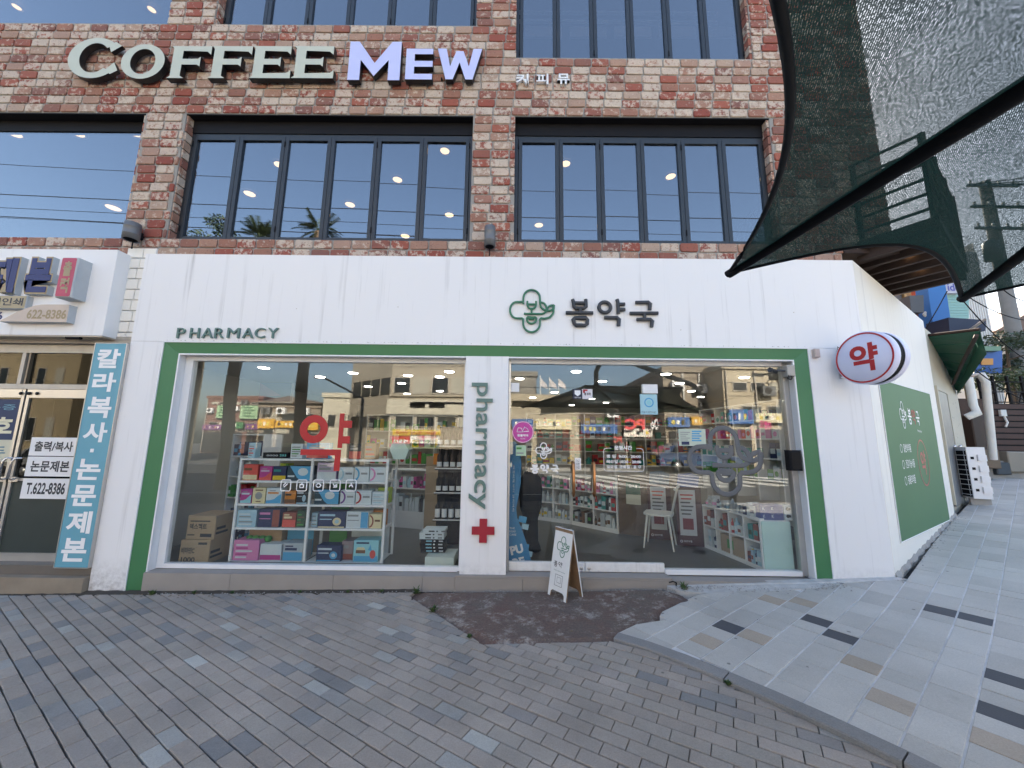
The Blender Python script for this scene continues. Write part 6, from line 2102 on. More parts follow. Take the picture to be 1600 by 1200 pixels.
# ================================================================== SIDE LANE ON THE RIGHT
M_WOODD = mat('dark_timber', (.030, .017, .013), .8, var=.4, scale=9)
t = thing('roof_terrace', lane(3.5, 0, 4.2), 'dark timber roof terrace with a railing above the white side wall', 'terrace')
TZ = 3.93
C0 = Vector((4.68, -.45))
def tl(a, b, z=0):
    """a along the lane from the outer corner, b back from the edge"""
    p = C0 + DD * a - NN * b
    return Vector((p.x, p.y, z))
ft = [tl(0, 0), tl(2.05, 0), tl(2.05, 1.9), tl(.10, 1.9), tl(0, .74)]
m = MB(); m.slab([(p.x, p.y) for p in ft], TZ, TZ + .10, M_WOODD); m.slab([(p.x, p.y) for p in reversed(ft)], TZ - .001, TZ, M_WOODD); m.build('deck', t)
for k in range(7):
    a = .12 + k * .31
    m = MB(); p0, p1 = tl(a, .02), tl(a, .72 if k == 0 else 1.55); m.M = None
    e = DD * .03
    m.slab([(p0.x - e.x, p0.y - e.y), (p0.x + e.x, p0.y + e.y), (p1.x + e.x, p1.y + e.y), (p1.x - e.x, p1.y - e.y)], TZ - .12, TZ - .002, M_WOODD)
    m.add([(p0.x - e.x, p0.y - e.y, TZ - .12), (p1.x - e.x, p1.y - e.y, TZ - .12), (p1.x + e.x, p1.y + e.y, TZ - .12), (p0.x + e.x, p0.y + e.y, TZ - .12)], [(0, 1, 2, 3)], M_WOODD)
    m.build('joist', t)
RZ = TZ + .10
m = MB(); m.box(4.11, 4.86, .10, 2.2, TZ - .06, TZ - .004, M_WOODD); m.build('soffit_board', t)
for k in range(4):
    m = MB(); p = tl(.03 + k * .66, .03); m.box(p.x - .025, p.x + .025, p.y - .025, p.y + .025, RZ, RZ + 1.06, M_WOODD); m.build('post', t)
for k in range(1):
    m = MB(); p = tl(.03, .64); m.box(p.x - .02, p.x + .02, p.y - .02, p.y + .02, RZ, RZ + 1.06, M_WOODD); m.build('post', t)
for k in range(6):
    z = RZ + .12 + k * .185
    m = MB(); m.tube([tl(.03, .06, z), tl(.03, .72, z)], .020, M_WOODD, 4); m.build('rail', t)
    m = MB(); m.tube([tl(.06, .03, z), tl(2.0, .03, z)], .020, M_WOODD, 4); m.build('rail', t)
for k in range(2):
    m = MB(); p = tl(.7 + k * .6, .35, TZ - .02); m.lathe(p, [(.001, 0), (.035, .002), (.04, .015)], M_BULB, 12); m.build('terrace_lamp', label=['nearer', 'farther'][k] + ' small lit lamp under the dark terrace', category='lamp', group='lamps under the terrace')
m = MB()
m.slab([tuple(A0 + DD * .55 - NN * .35), tuple(A0 + DD * 2.0 - NN * .35), tuple(A0 + DD * 2.0 - NN * .5), tuple(A0 + DD * .55 - NN * .5)], FZ - .2, TZ - .005, M_WOODD)
m.build('upper_wall', label='dark timber wall band between the white side wall and roof terrace', category='wall')

m = MB(); m.box(4.9, 13.5, 7.2, 14, 0, 6.3, mat('rear_wall', (.34, .30, .26), .85, var=.15)); rb = m.build('shading_house', label='unseen house added to shade the lane, behind the dark roof terrace', category='house')  # unseen house, added to keep the sun off the lane
m = MB(); m.prism([(4.7, 6.302), (13.7, 6.302), (13.7, 6.5), (4.7, 6.5)], 7.0, 14.2, mat('rear_roof', (.12, .09, .08), .8)); m.build('roof', rb)
# neighbour's wall with the grey steel door
t = thing('neighbour_house', lane(6, 0, .3), 'low beige house with a stained wall and grey steel door behind the pharmacy side wall', 'house')
M_NB = stucco_mat('beige_wall', (.50, .47, .38), .9)
m = MB(); P = [A0 + DD * 4.0 - NN * .06, A0 + DD * 7.0 - NN * .06, A0 + DD * 7.0 - NN * 2.5, A0 + DD * 4.0 - NN * 2.5]
m.slab([tuple(p) for p in P], .0, 3.7, M_NB); m.build('wall', t)
m = MB(); m.M = side_m(0, 0, -.06); m.box(4.45, 5.35, -.03, .02, hg(*lane(4.9, 0).xy) + .05, 2.52, mat('steel_door_grey', (.19, .20, .21), .45, .3, var=.3, scale=5)); d = m.build('door', t)
m = MB(); m.M = side_m(0, 0, -.06); m.lathe((5.22, -.03, 1.5), [(.03, 0), (.03, -.02), (.012, -.03), (.012, -.05), (.03, -.06), (.03, -.09), (.001, -.095)], M_STEEL, 12, 'y'); m.build('handle', d)
m = MB(); m.M = side_m(0, 0, -.06); m.box(4.37, 4.448, -.04, .02, .5, 2.6, M_NB); m.box(5.352, 5.43, -.04, .02, .5, 2.6, M_NB); m.box(4.449, 5.351, -.04, .02, 2.522, 2.6, M_NB); m.build('door_frame', t)
m = MB(); m.M = side_m(0, 0, -.06)
for k in range(40):
    a, z = R.uniform(5.45, 6.6), R.uniform(.9, 2.7); r = R.uniform(.01, .035)
    m.add([(a, -.003, z), (a + r, -.003, z - r * .6), (a + r * .6, -.003, z + r)], [(0, 1, 2)], M_BLACK)
m.build('peeling_spot', t, kind='stuff')
# dark green corrugated awning
def along(px, py, dist):
    d = at(px, py, 0) - CAM
    return CAM + d * (dist / d.dot(FW))
t = thing('green_awning', along(1490, 560, 7), 'dark green metal awning on a rusty bracket over the neighbour door', 'awning')
M_AWG = mat('awning_green', (.018, .115, .075), .4, .1, var=.12)
a1, a2, a3, a4, a5 = along(1442, 528, 7.2), along(1532, 518, 6.4), along(1541, 549, 6.5), along(1495, 612, 8.2), along(1474, 592, 8.5)
m = MB()
for i in range(6):
    u0, u1 = i / 6, (i + 1) / 6 - .012
    l0, l1, r0, r1 = a1.lerp(a5, u0), a1.lerp(a5, u1), a2.lerp(a4, u0), a2.lerp(a4, u1)
    mb2 = MB(); up_ = Vector((0, 0, .025))
    mb2.add([l0, r0, r1, l1, l0 + up_, r0 + up_, r1 + up_, l1 + up_], [(0, 3, 2, 1), (4, 5, 6, 7), (0, 1, 5, 4), (1, 2, 6, 5), (2, 3, 7, 6), (3, 0, 4, 7)], M_AWG)
    mb2.build('awning_panel', t)
m = MB(); dn = Vector((0, 0, -.12)); m.add([a2, a4, a4 + dn * .6, a3 + dn * .4, a2 + dn], [(0, 1, 2, 3, 4)], M_AWG); m.build('valance', t)
m = MB(); m.tube([a1 + Vector((0, 0, .04)), a2 + Vector((0, 0, .04))], .03, M_WOODD, 6); m.build('ridge', t)
m = MB(); m.tube([along(1526, 524, 6.3), along(1506, 562, 7), along(1489, 600, 7.9)], .035, mat('rust_bracket', (.055, .04, .032), .7, .3, var=.4), 4); m.build('bracket', t)

# outdoor unit
t = thing('outdoor_unit', (8.5, 3.0, .5), 'white air conditioner outdoor unit with finned back standing in the lane', 'air conditioner')
ua = atan2(.404, -.913) + pi / 2
UM = Matrix.Translation((8.40, 3.02, hg(8.4, 3.0) + .14)) @ Matrix.Rotation(ua + radians(8), 4, 'Z') @ Matrix.Diagonal((.72, .76, 1.0, 1.0))
# local: -y is the finned back, +x end carries the handles
m = MB(); m.M = UM; m.box(-.42, .42, .012, .36, 0, .92, M_WPLAS); m.build('casing', t)
m = MB(); m.M = UM; m.box(-.40, .40, .004, .011, .03, .86, M_BLACK); m.build('coil', t)
for i in range(10):
    m = MB(); m.M = UM; z = .06 + i * .088; m.box(-.40, .40, -.006, .003, z, z + .012, M_WPLAS); m.build('guard_bar', t)
for i in range(4):
    m = MB(); m.M = UM; x = -.36 + i * .24; m.box(x, x + .010, -.010, -.0065, .04, .86, M_WPLAS); m.build('guard_bar', t)
for sx in (-1, 1):
    for i in range(4):
        z = .10 + i * .19
        m = MB(); m.M = UM
        x0, x1 = (.421, .46) if sx > 0 else (-.46, -.421)
        m.box(x0, x1, .19, .35, z, z + .11, M_WPLAS); m.build('louvre', t)
        m = MB(); m.M = UM
        x0, x1 = (.421, .427) if sx > 0 else (-.427, -.421)
        m.box(x0, x1, .07, .13, z + .03, z + .075, M_BLACK); m.build('grip', t)
for x in (-.3, .3):
    m = MB(); m.M = UM; m.box(x - .03, x + .03, 0, .38, -.15, -.002, M_CONC); m.build('foot', t)

# white drain pipes
for pts, lb in ((((1513, 590, 8.4), (1521, 634, 8.3), (1527, 645, 8.2), (1510, 652, 8.3)), 'white plastic drain pipe bending into the beige wall'), (((1520, 588, 9), (1533, 586, 8.8), (1540, 597, 8.8), (1552, 718, 8.8)), 'tall white plastic drain pipe with an elbow in front of the dark fence')):
    m = MB(); m.tube([along(*p) for p in pts], .07, M_PVC, 10); m.build('drain_pipe', label=lb, category='pipe', group='white pipes in the lane')
# yard behind: brown slat wall, dark fence, low kerb
t = thing('slat_wall', along(1572, 700, 10), 'brown wooden slat wall at the back of the lane beside the white pipes', 'wall')
M_BSL = mat('brown_slat', (.055, .024, .018), .6, var=.3, scale=4)
b0 = along(1551, 720, 10.2)
for i in range(10):
    m = MB(); z = b0.z - .05 + i * .165; m.box(b0.x, b0.x + 2.6, b0.y + R.uniform(0, .02), b0.y + .03, z, z + .125, M_BSL); m.build('slat', t)
m = MB(); m.box(b0.x, b0.x + 2.6, b0.y + .031, b0.y + .08, b0.z - .05, b0.z + 1.58, M_BLACK); m.build('backing', t)
m = MB(); m.bbox(b0.x + .40, b0.x + .56, b0.y - .06, b0.y - .002, b0.z + 1.22, b0.z + 1.40, M_PVC); m.tube([(b0.x + .5, b0.y - .03, b0.z + 1.22), (b0.x + .55, b0.y - .04, b0.z + 1.05), (b0.x + .48, b0.y - .04, b0.z + .93)], .025, M_PVC, 8)
m.build('meter_box', label='small cream box with a bent pipe on the brown slat wall', category='box')
t = thing('dark_fence', along(1570, 640, 11), 'dark metal fence with diagonal bars above the brown slat wall', 'fence')
f0 = along(1538, 645, 10.8)
for i in range(7):
    m = MB(); x = f0.x + i * .42; m.box(x, x + .05, f0.y, f0.y + .05, f0.z - .8, f0.z + 1.1, M_BLACK); m.build('post', t)
for i in range(5):
    m = MB(); z = f0.z - .3 + i * .3; m.box(f0.x, f0.x + 2.6, f0.y - .03, f0.y - .002, z, z + .03, M_BLACK); m.build('rail', t)
for i in range(6):
    m = MB(); x = f0.x + i * .42; m.tube([(x + .05, f0.y + .06, f0.z - .3), (x + .42, f0.y + .06, f0.z + .6)], .015, M_BLACK, 4); m.build('brace', t)
m = MB(); q0 = along(1545, 738, 9.2); m.box(q0.x, q0.x + 3.5, q0.y, q0.y + .5, q0.z - .4, q0.z + .28, M_CONC); m.build('low_wall', label='low worn concrete kerb wall at the top of the tiled lane', category='wall')
m = MB(); q0 = along(1514, 715, 9.4); m.box(q0.x, q0.x + .6, q0.y, q0.y + .5, q0.z - .4, q0.z + 1.5, mat('old_timber', (.07, .045, .035), .9, var=.4)); m.build('shed_wall', label='dark weathered timber shed wall behind the white drain pipe', category='wall')

for k, (pa, pb_) in enumerate((((1505, 470, 8.5), (1600, 560, 9)), ((1500, 455, 8.8), (1600, 500, 9.5)), ((1545, 430, 9), (1600, 470, 9)), ((1480, 540, 8.6), (1600, 625, 8.6)))):
    p_, q_ = along(*pa), along(*pb_)
    P_ = [p_.lerp(q_, i / 10) - Vector((0, 0, .5 * (i / 10) * (1 - i / 10))) for i in range(11)]
    m = MB(); m.tube(P_, .012, M_BLACK, 5); m.build('lane_cable', label='%s thin dark cable from the top strung across the lane' % ORD[[1, 0, 2, 3][k]], category='cable', group='cables in the lane')
for k, (px_, py_, d_, w_, h_, c_) in enumerate(((1534, 716, 9.0, .5, .45, '#6a5a48'), (1560, 726, 9.1, .35, .3, '#39424a'), (1580, 722, 9.1, .45, .5, '#8a8478'), (1527, 690, 9.2, .4, .9, '#3a2c24'))):
    p_ = along(px_, py_ + 16, d_)
    m = MB(); m.bbox(p_.x, p_.x + w_, p_.y, p_.y + .4, p_.z, p_.z + h_, flat(c_), .02); m.build('crate', label=['brown wooden crate', 'small dark crate', 'pale grey crate', 'tall dark timber crate'][k] + ' beside the white pipes at the lane top', category='crate', group='crates at the top of the lane')
# things above the lane
def slabpx(name, pts, dist, th, m_, label=None, cat=None, parent=None, zmin=None):
    P = [along(px, py, dist) for px, py in pts]
    y = sum(p.y for p in P) / len(P)
    P = [CAM + (p - CAM) * ((y - CAM.y) / (p.y - CAM.y)) for p in P]
    m = MB(); m.prism([(p.x, p.z) for p in P], y, y + th, m_)
    kw = {'label': label, 'category': cat} if label else {}
    return m.build(name, parent, **kw), y
def rc(x0, y0, x1, y1): return [(x0, y1), (x1, y1), (x1, y0), (x0, y0)]
slabpx('tall_sign', [(1460, 522), (1488, 518), (1474, 423), (1446, 425)], 9.6, .3, flat('#2f6db0'), 'tall bright blue sign panel standing behind the white side wall', 'sign')
slabpx('orange_board', [(1437, 462), (1456, 460), (1448, 424), (1432, 428)], 10.2, .2, flat('#c8562a'), 'orange panel beside the tall blue sign panel', 'panel')
t = thing('cream_shutter', along(1427, 446, 10.6), 'cream ribbed shutter left of the orange panel', 'shutter')
for i in range(9):
    slabpx('rib', [(1416 + i * 2.5, 463), (1417.6 + i * 2.5, 463), (1415.6 + i * 2.4, 428), (1414 + i * 2.4, 428)], 10.6, .05, flat('#dcc88f'), parent=t)
slabpx('backing', [(1415, 464), (1440, 462), (1437, 427), (1412, 428)], 10.7, .1, flat('#8a7448'), parent=t)
slabpx('grey_unit', [(1424, 488), (1444, 488), (1443, 461), (1421, 462)], 9.4, .4, flat('#4a4c50'), 'dark grey metal box left of the blue panel', 'box')
slabpx('pale_panel', [(1388, 455), (1420, 486), (1416, 440), (1402, 437)], 10.8, .1, flat('#8d9391'), 'pale grey panel above the end of the white side wall', 'panel')
t = thing('red_brick_wall', along(1458, 505, 9.8), 'dark red brick wall piece with a looping white pipe below the blue panel', 'wall')
slabpx('wall', [(1442, 522), (1478, 520), (1474, 482), (1440, 484)], 9.9, .3, mat('red_brown_wall', (.16, .05, .035), .9, var=.35, scale=14), parent=t)
m = MB(); m.tube([along(a, b, 9.7) for a, b in ((1478, 518), (1470, 508), (1464, 500), (1450, 498), (1444, 491), (1450, 485), (1462, 486), (1463, 496))], .035, M_PVC, 8); m.build('white_pipe', t)
t = thing('teal_shutter', along(1495, 478, 11), 'pale teal corrugated shutter under a white sign with blue script', 'shutter')
for i in range(9):
    y0 = 460 + i * 4.2
    slabpx('slat', rc(1480, y0, 1514, y0 + 3.8), 11, .06 + .02 * (i % 2), flat('#8fb9b4'), parent=t)
o_, yy = slabpx('white_sign', rc(1477, 440, 1502, 458), 10.9, .12, flat('#c4c4d0'), 'white sign with blue script above the teal shutter', 'sign')
p, q = along(1480, 455, 10.9), along(1499, 443, 10.9)
m = MB(); m.text('ide', p.x, q.x, p.z, q.z, yy - .01, flat('#5a5fae'), 0, .02); m.M = None; m.build('script', o_)
t = thing('navy_awning', along(1515, 508, 9), 'dark navy awning projecting beyond the green one', 'awning')
slabpx('sheet', [(1484, 520), (1540, 517), (1541, 500), (1482, 496)], 9.0, .5, flat('#16233f'), parent=t)
m = MB(); m.tube([along(1515, 516, 8.8), along(1539, 499, 8.8)], .03, M_BRN, 6); m.build('strut', t)
# white building far up the lane
t = thing('white_building', (17, 9, 0), 'white clad building with dark windows far up the lane on the right', 'building')
M_WB = mat('white_cladding', (.72, .70, .66), .7, var=.06)
wy = 9.0
P = lambda px, py: at(px, py, wy)
x0, x1 = P(1512, 500).x, P(1546, 500).x
zt_ = P(1545, 425).z + .8
m = MB(); m.box(x0 + .02, x1, wy, wy + 9, -.5, zt_, M_WB); m.build('wall', t)
for i in range(9):
    m = MB(); xx = x0 + (x1 - x0) * i / 9; m.box(xx + .01, xx + (x1 - x0) / 9 - .03, wy - .04, wy - .002, .2, zt_ - .1, M_WB); m.build('cladding_board', t)
m = MB(); m.slab([(x1 + .001, wy + .05), (x1 + 1.5, wy + 1.9), (x1 + 1.5, wy + 8), (x1 + .001, wy + 8)], -.5, zt_ + .4, M_WB); m.build('wing', t)
for k, (z0, z1) in enumerate(((2.3, 3.6), (4.1, 5.6))):
    m = MB(); e = Vector((1.5, 1.85, 0)).normalized(); nr = Vector((e.y, -e.x, 0))
    a, b = Vector((x1, wy + .05, 0)) + e * .35 + nr * .03, Vector((x1, wy + .05, 0)) + e * 2.0 + nr * .03
    m.add([(a.x, a.y, z0), (b.x, b.y, z0), (b.x, b.y, z1), (a.x, a.y, z1)], [(0, 1, 2, 3)], M_GFAR)
    m.tube([(a.x, a.y, z0), (b.x, b.y, z0), (b.x, b.y, z1), (a.x, a.y, z1)], .05, M_WFRAME, 4, True)
    m.build('window', t)
t = thing('cream_house', (21, 11, 0), 'cream gabled house far behind the utility pole', 'house')
q0 = at(1572, 600, 14)
m = MB(); m.box(q0.x, q0.x + 6, 14, 20, 0, at(1590, 520, 14).z, mat('cream_wall', (.55, .45, .34), .8)); m.build('wall', t)
m = MB(); zt2 = at(1590, 520, 14).z; m.prism([(q0.x - .4, zt2 + .002), (q0.x + 6.4, zt2 + .002), (q0.x + 3, zt2 + 1.8)], 13.7, 20.2, mat('roof_tile_brown', (.20, .13, .10), .8)); m.build('roof', t)
for i in range(3):
    m = MB(); m.box(q0.x + .6 + i * 1.7, q0.x + 1.6 + i * 1.7, 13.95, 13.995, zt2 - 1.6, zt2 - .5, M_GFAR); m.build('window', t)
slabpx('blue_banner', rc(1524, 548, 1566, 583), 11.5, .1, flat('#3a62a4'), 'blue banner board with orange print above the hedge', 'sign')
ob, yy = slabpx('orange_print', rc(1534, 560, 1552, 570), 11.45, .02, flat('#c88f4a'), parent=bpy.data.objects['blue_banner'])
slabpx('green_canopy', rc(1526, 541, 1564, 548), 11.4, .5, flat('#6f8f78'), 'pale green canopy strip over the blue banner board', 'canopy')

# ---- plants
M_LEAF = mat('hedge_leaf', (.055, .085, .03), .6, var=.5, scale=12)
M_LEAF2 = mat('pine_leaf', (.030, .055, .028), .6, var=.5, scale=10)
M_BARK = mat('bark', (.10, .075, .055), .9, var=.4, scale=14)
def leaves(m, c, rad, n, size, mt, seed):
    r = random.Random(seed)
    for k in range(n):
        d = Vector((r.gauss(0, 1), r.gauss(0, 1), r.gauss(0, 1))).normalized() * (r.random() ** .45)
        p = Vector(c) + Vector((d.x * rad[0], d.y * rad[1], d.z * rad[2]))
        if r.random() < .25 and mnoise.noise(p * 2.1) < -.05:
            continue
        a = Vector((r.gauss(0, 1), r.gauss(0, 1), r.gauss(0, .6))).normalized()
        b = a.cross(Vector((r.gauss(0, 1), r.gauss(0, 1), r.gauss(0, 1)))).normalized()
        s_ = size * r.uniform(.6, 1.4)
        m.add([p - a * s_, p + b * s_ * .4, p + a * s_, p - b * s_ * .4], [(0, 1, 2, 3)], mt)
h0 = along(1520, 600, 10.9)
for i in range(4):
    t = thing('hedge_shrub', (h0.x + .5 + i * .75, h0.y + .6, h0.z - .6), '%s dense green shrub from the left in the hedge above the dark fence' % ORD[i], 'shrub', 'hedge behind the dark fence')
    m = MB(); leaves(m, (h0.x + .5 + i * .75, h0.y + .6, h0.z + .25), (.6, .5, .42), 900, .045, M_LEAF, 50 + i); m.build('foliage', t)
    m = MB(); m.cyl((h0.x + .5 + i * .75, h0.y + .6, h0.z - 1.2), (h0.x + .5 + i * .75, h0.y + .6, h0.z + .2), .05, .03, M_BARK, 7); m.build('stem', t)
def tree(name, base, top, crown, n, size, mt, label, seed, tr=.09, nb=6, group=None):
    t = thing(name, base, label, 'tree', group)
    r = random.Random(seed)
    base, top = Vector(base), Vector(top)
    m = MB(); m.tube([base, base.lerp(top, .4) + Vector((.05, 0, 0)), top], [tr, tr * .75, tr * .35], M_BARK, 8); m.build('trunk', t)
    ends = []
    for k in range(nb):
        m = MB(); s_ = base.lerp(top, r.uniform(.68, .99)); a = r.uniform(0, 6.28); l = r.uniform(.5, 1)
        e = s_ + Vector((cos(a) * crown[0] * l, sin(a) * crown[1] * l, crown[2] * r.uniform(-.1, .7)))
        m.tube([s_, s_.lerp(e, .5) + Vector((0, 0, .06)), e], [tr * .3, tr * .2, tr * .08], M_BARK, 5); m.build('limb', t); ends.append(e)
    m = MB()
    for k, e in enumerate(ends):
        leaves(m, e, (crown[0] * .55, crown[1] * .55, crown[2] * .4), n // nb, size, mt, seed * 31 + k)
    m.build('crown', t)
b_ = along(1575, 640, 13); tt = along(1570, 520, 13)
tree('pine_tree', (b_.x, b_.y, .8), (tt.x, tt.y, tt.z), (1.2, 1.0, .9), 2600, .07, M_LEAF2, 'thin branched pine tree in front of the white building up the lane', 71)
# utility pole
t = thing('utility_pole', along(1600, 640, 12), 'grey concrete utility pole with crossarms seen right through the green shade net', 'utility pole')
pb = along(1607, 640, 13.5); ptop = along(1527, 268, 13.5)
pb = Vector((pb.x, pb.y, .5)); ptop = Vector((pb.x + .05, pb.y, ptop.z + .6))
m = MB(); m.cyl(pb, ptop, .24, .17, mat('pole_concrete', (.24, .235, .225), .85, var=.15), 14); m.build('shaft', t)
for k in range(3):
    m = MB(); z = ptop.z - .4 - k * .9; m.box(pb.x - 1.0, pb.x + 1.0, pb.y - .30, pb.y - .22, z, z + .09, M_LAMPG); m.build('crossarm', t)
    for i in range(4):
        m = MB(); m.lathe((pb.x - .85 + i * .56, pb.y - .26, z + .091), [(.05, 0), (.03, .08), (.05, .1), (.02, .18), (.001, .18)], M_PVC, 8); m.build('insulator', t)
m = MB(); m.lathe((pb.x - .4, pb.y - .15, ptop.z - 3.4), [(.001, 0), (.22, 0), (.22, .7), (.12, .8), (.001, .8)], M_LAMPG, 14); m.build('transformer', t)
# overhead wires
def wire(p, q, sag, r, label, group='overhead wires'):
    p, q = Vector(p), Vector(q)
    P = [p.lerp(q, i / 14) - Vector((0, 0, sag * 4 * (i / 14) * (1 - i / 14))) for i in range(15)]
    m = MB(); m.tube(P, r, M_BLACK, 5); return m.build('overhead_wire', label=label, category='wire', group=group)
for k in range(6):
    wire((pb.x - .85 + (k % 4) * .56, pb.y - .26, ptop.z - .3 - (k // 4) * .9), (pb.x + 14, pb.y - 8 + k, ptop.z - 1.0 - k * .35), .5, .018, '%s wire from the top at the pole behind the shade net' % ORD[k], 'wires at the concrete pole')
wire(along(1441, 522, 9.3), along(1480, 455, 9.3), .02, .012, 'thin pale cable crossing the tall blue panel', 'cables in the lane')

# ================================================================== SHADE NET PARASOL
t = thing('shade_parasol', (1.95, -4.05, 2.0), 'large dark green net parasol with black ribs hanging over the top right', 'parasol')
HUB = Vector((1.93, -4.06, 2.80))
T1, T2 = along(1139, 427, 2.25), along(1503, 466, 2.45)
T0 = Vector((.20, -3.95, 2.28)); T3 = Vector((4.5, -3.85, 2.15)); T4 = Vector((3.3, -6.2, 2.25)); T5 = Vector((.75, -5.9, 2.25))
TIPS = [T0, T1, T2, T3, T4, T5]
SAG = {0: .115, 1: .19, 2: .14}
for k in range(6):
    a, b = TIPS[k], TIPS[(k + 1) % 6]
    N_ = 22
    vs, fs = [], []
    edge = []
    sg = SAG.get(k, .13)
    for j in range(N_ + 1):
        u_ = j / N_
        e = a.lerp(b, u_)
        e = e.lerp(HUB, sg * 4 * u_ * (1 - u_) * (1.0))
        edge.append(e)
        for i in range(N_ + 1):
            p = HUB.lerp(e, i / N_)
            p = p - Vector((0, 0, .05 * sin(pi * i / N_) * sin(pi * u_)))
            vs.append(p)
    W_ = N_ + 1
    for j in range(N_):
        for i in range(N_):
            fs.append((j * W_ + i, j * W_ + i + 1, (j + 1) * W_ + i + 1, (j + 1) * W_ + i))
    m = MB(); m.add(vs, fs, M_NET, True); m.build('canopy_panel', t)
    m = MB(); m.tube(edge, .008, M_BLACK, 6, flatten=1.6); m.build('hem', t)
for k, p in enumerate(TIPS):
    m = MB(); d = (p - HUB).normalized()
    m.tube([HUB - Vector((0, 0, .03)), HUB.lerp(p, .5) - Vector((0, 0, .022)), p - Vector((0, 0, .010))], [.040, .036, .022], M_BLACK, 8); m.build('rib', t)
    m = MB(); m.cyl(p - d * .06, p + d * .012, .020, .022, M_BLACK, 10); m.build('rib_cap', t)
m = MB(); m.lathe(HUB, [(.001, -.16), (.07, -.16), (.09, -.05), (.09, .03), (.04, .06), (.001, .06)], M_BLACK, 14); m.build('hub', t)
arm = [HUB + Vector((0, 0, .05)), HUB + Vector((.0, 0, .35)), HUB + Vector((.12, 0, .58)), HUB + Vector((.35, 0, .68)), HUB + Vector((.7, 0, .62)), HUB + Vector((2.3, -.05, .05)), Vector((4.75, -4.2, 1.95)), Vector((4.95, -4.22, 1.6)), Vector((5.0, -4.22, 0))]
m = MB(); m.tube(arm, .055, M_BLACK, 10); m.build('arm', t)
m = MB(); z0 = hg(5, -4.2) - .05; m.cyl((5.0, -4.22, z0), (5.0, -4.22, 1.0), .075, .075, M_BLACK, 12); m.cyl((5.0, -4.22, z0), (5.0, -4.22, z0 + .1), .3, .3, M_BLACK, 20); m.build('mast', t)

# ================================================================== ACROSS THE STREET (seen in the shop glass)
M_BEIGE = mat('beige_tile_wall', (.40, .35, .27), .75, var=.10, scale=3)
M_CREAMW = mat('cream_sign_band', (.60, .56, .45), .6, var=.06)
M_STONEW = mat('sandstone_wall', (.42, .37, .28), .85, var=.22, scale=5, bump=.4, bscale=12)
M_REDB = mat('red_brick_far', (.20, .105, .085), .9, var=.2, scale=7)
M_SHADE = mat('shop_dark', (.03, .028, .027), .5)
def rbox(px0, px1, dist):
    """x range on the plane that the glass mirrors at this distance"""
    return refl(px0, 690, dist)[0], refl(px1, 690, dist)[0]
def rz(py, dist, px=700): return refl(px, py, dist)[2]
def far_building(name, label, x0, x1, y, depth, h, wall, rows, roof=.35, group=None, angle=0, base=-.3):
    """rows: list of (z0, z1, [(xa, xb), ...]) window openings on the street side (+y)"""
    t = thing(name, ((x0 + x1) / 2, y - depth / 2, base), label, 'building', group)
    m = MB(); m.box(x0, x1, y - depth, y, base, h, wall); m.build('wall', t)
    m = MB(); m.box(x0 - .1, x1 + .1, y - depth - .1, y + .12, h + .002, h + roof, wall); m.build('parapet', t)
    for z0, z1, L_ in rows:
        for a, b in L_:
            m = MB(); m.box(a, b, y + .003, y + .05, z0, z1, M_ALUW); f = m.build('window', t)
            n = max(1, int((b - a) / 1.0))
            for i in range(n):
                m = MB(); xa = a + .05 + (b - a - .05) * i / n; xb = a + (b - a - .05) * (i + 1) / n
                m.box(xa, xb, y + .051, y + .06, z0 + .06, z1 - .06, M_GFAR if (i * 7 + int(z0 * 3) + int(a)) % 3 else mat('pale_blind', (.42, .40, .33), .6, var=.2, scale=2)); m.build('pane', f)
    return t
D1 = 18
yb = 2 * GLASS_Y - D1
x0, x1 = rbox(606, 796, D1)
x1 = refl(796, 690, D1)[0]
zz = lambda py: rz(py, D1)
def grid(a, b, n, gap=.12): return [(a + (b - a) * i / n + gap / 2, a + (b - a) * (i + 1) / n - gap / 2) for i in range(n)]
t = far_building('corner_building', 'beige tiled corner building with ribbon windows and a cream sign band across the street', x0, x1, yb, 9, 11.5, M_BEIGE,
                 [(zz(616), zz(590), grid(x0 + .1, x1 - .2, 6)), (zz(668), zz(650), grid(x0 + .3, x1 - .6, 5)), (8.0, 9.6, grid(x0 + .1, x1 - .2, 6))])
m = MB(); m.box(x0 - .12, x1 + .1, yb + .003, yb + .22, zz(648), zz(625), M_CREAMW); m.build('sign_band', t)
m = MB(); m.box(x0 - .05, x1 + .05, yb + .004, yb + .12, zz(620), zz(617), M_BEIGE); m.build('string_course', t)
m = MB(); m.box(x0 + .3, x1 - .3, yb + .003, yb + .06, -.2, zz(702), M_SHADE); m.build('shop_opening', t)
# chamfered flank, turned away
e = Vector((-.80, -.60, 0)); c0 = Vector((x0, yb, 0))
FM = Matrix.Translation((x0, yb, 0)) @ Matrix.Rotation(atan2(-e.y, -e.x), 4, 'Z')
m = MB(); m.M = Matrix.Translation((x0, yb, 0)) @ Matrix.Rotation(radians(180 + 37), 4, 'Z')
m.box(0, 4.5, .002, 3, -.3, 11.5, M_BEIGE); m.build('flank_wall', t)
for z0, z1 in ((zz(616), zz(590)), (zz(668), zz(650)), (8.0, 9.6)):
    for i in range(4):
        m = MB(); m.M = Matrix.Translation((x0, yb, 0)) @ Matrix.Rotation(radians(180 + 37), 4, 'Z')
        m.box(.15 + i * 1.05, 1.0 + i * 1.05, -.05, .0, z0, z1, M_GFAR); m.build('flank_window', t)
M_BLIND = mat('pale_blind', (.42, .40, .33), .6, var=.2, scale=2)
BOARDC = ['#b8432f', '#2f5f9e', '#d9cfae', '#3b7d4a', '#e3dcd2', '#7a3f7e', '#d7a42f', '#28313f']
rr_ = random.Random(21)
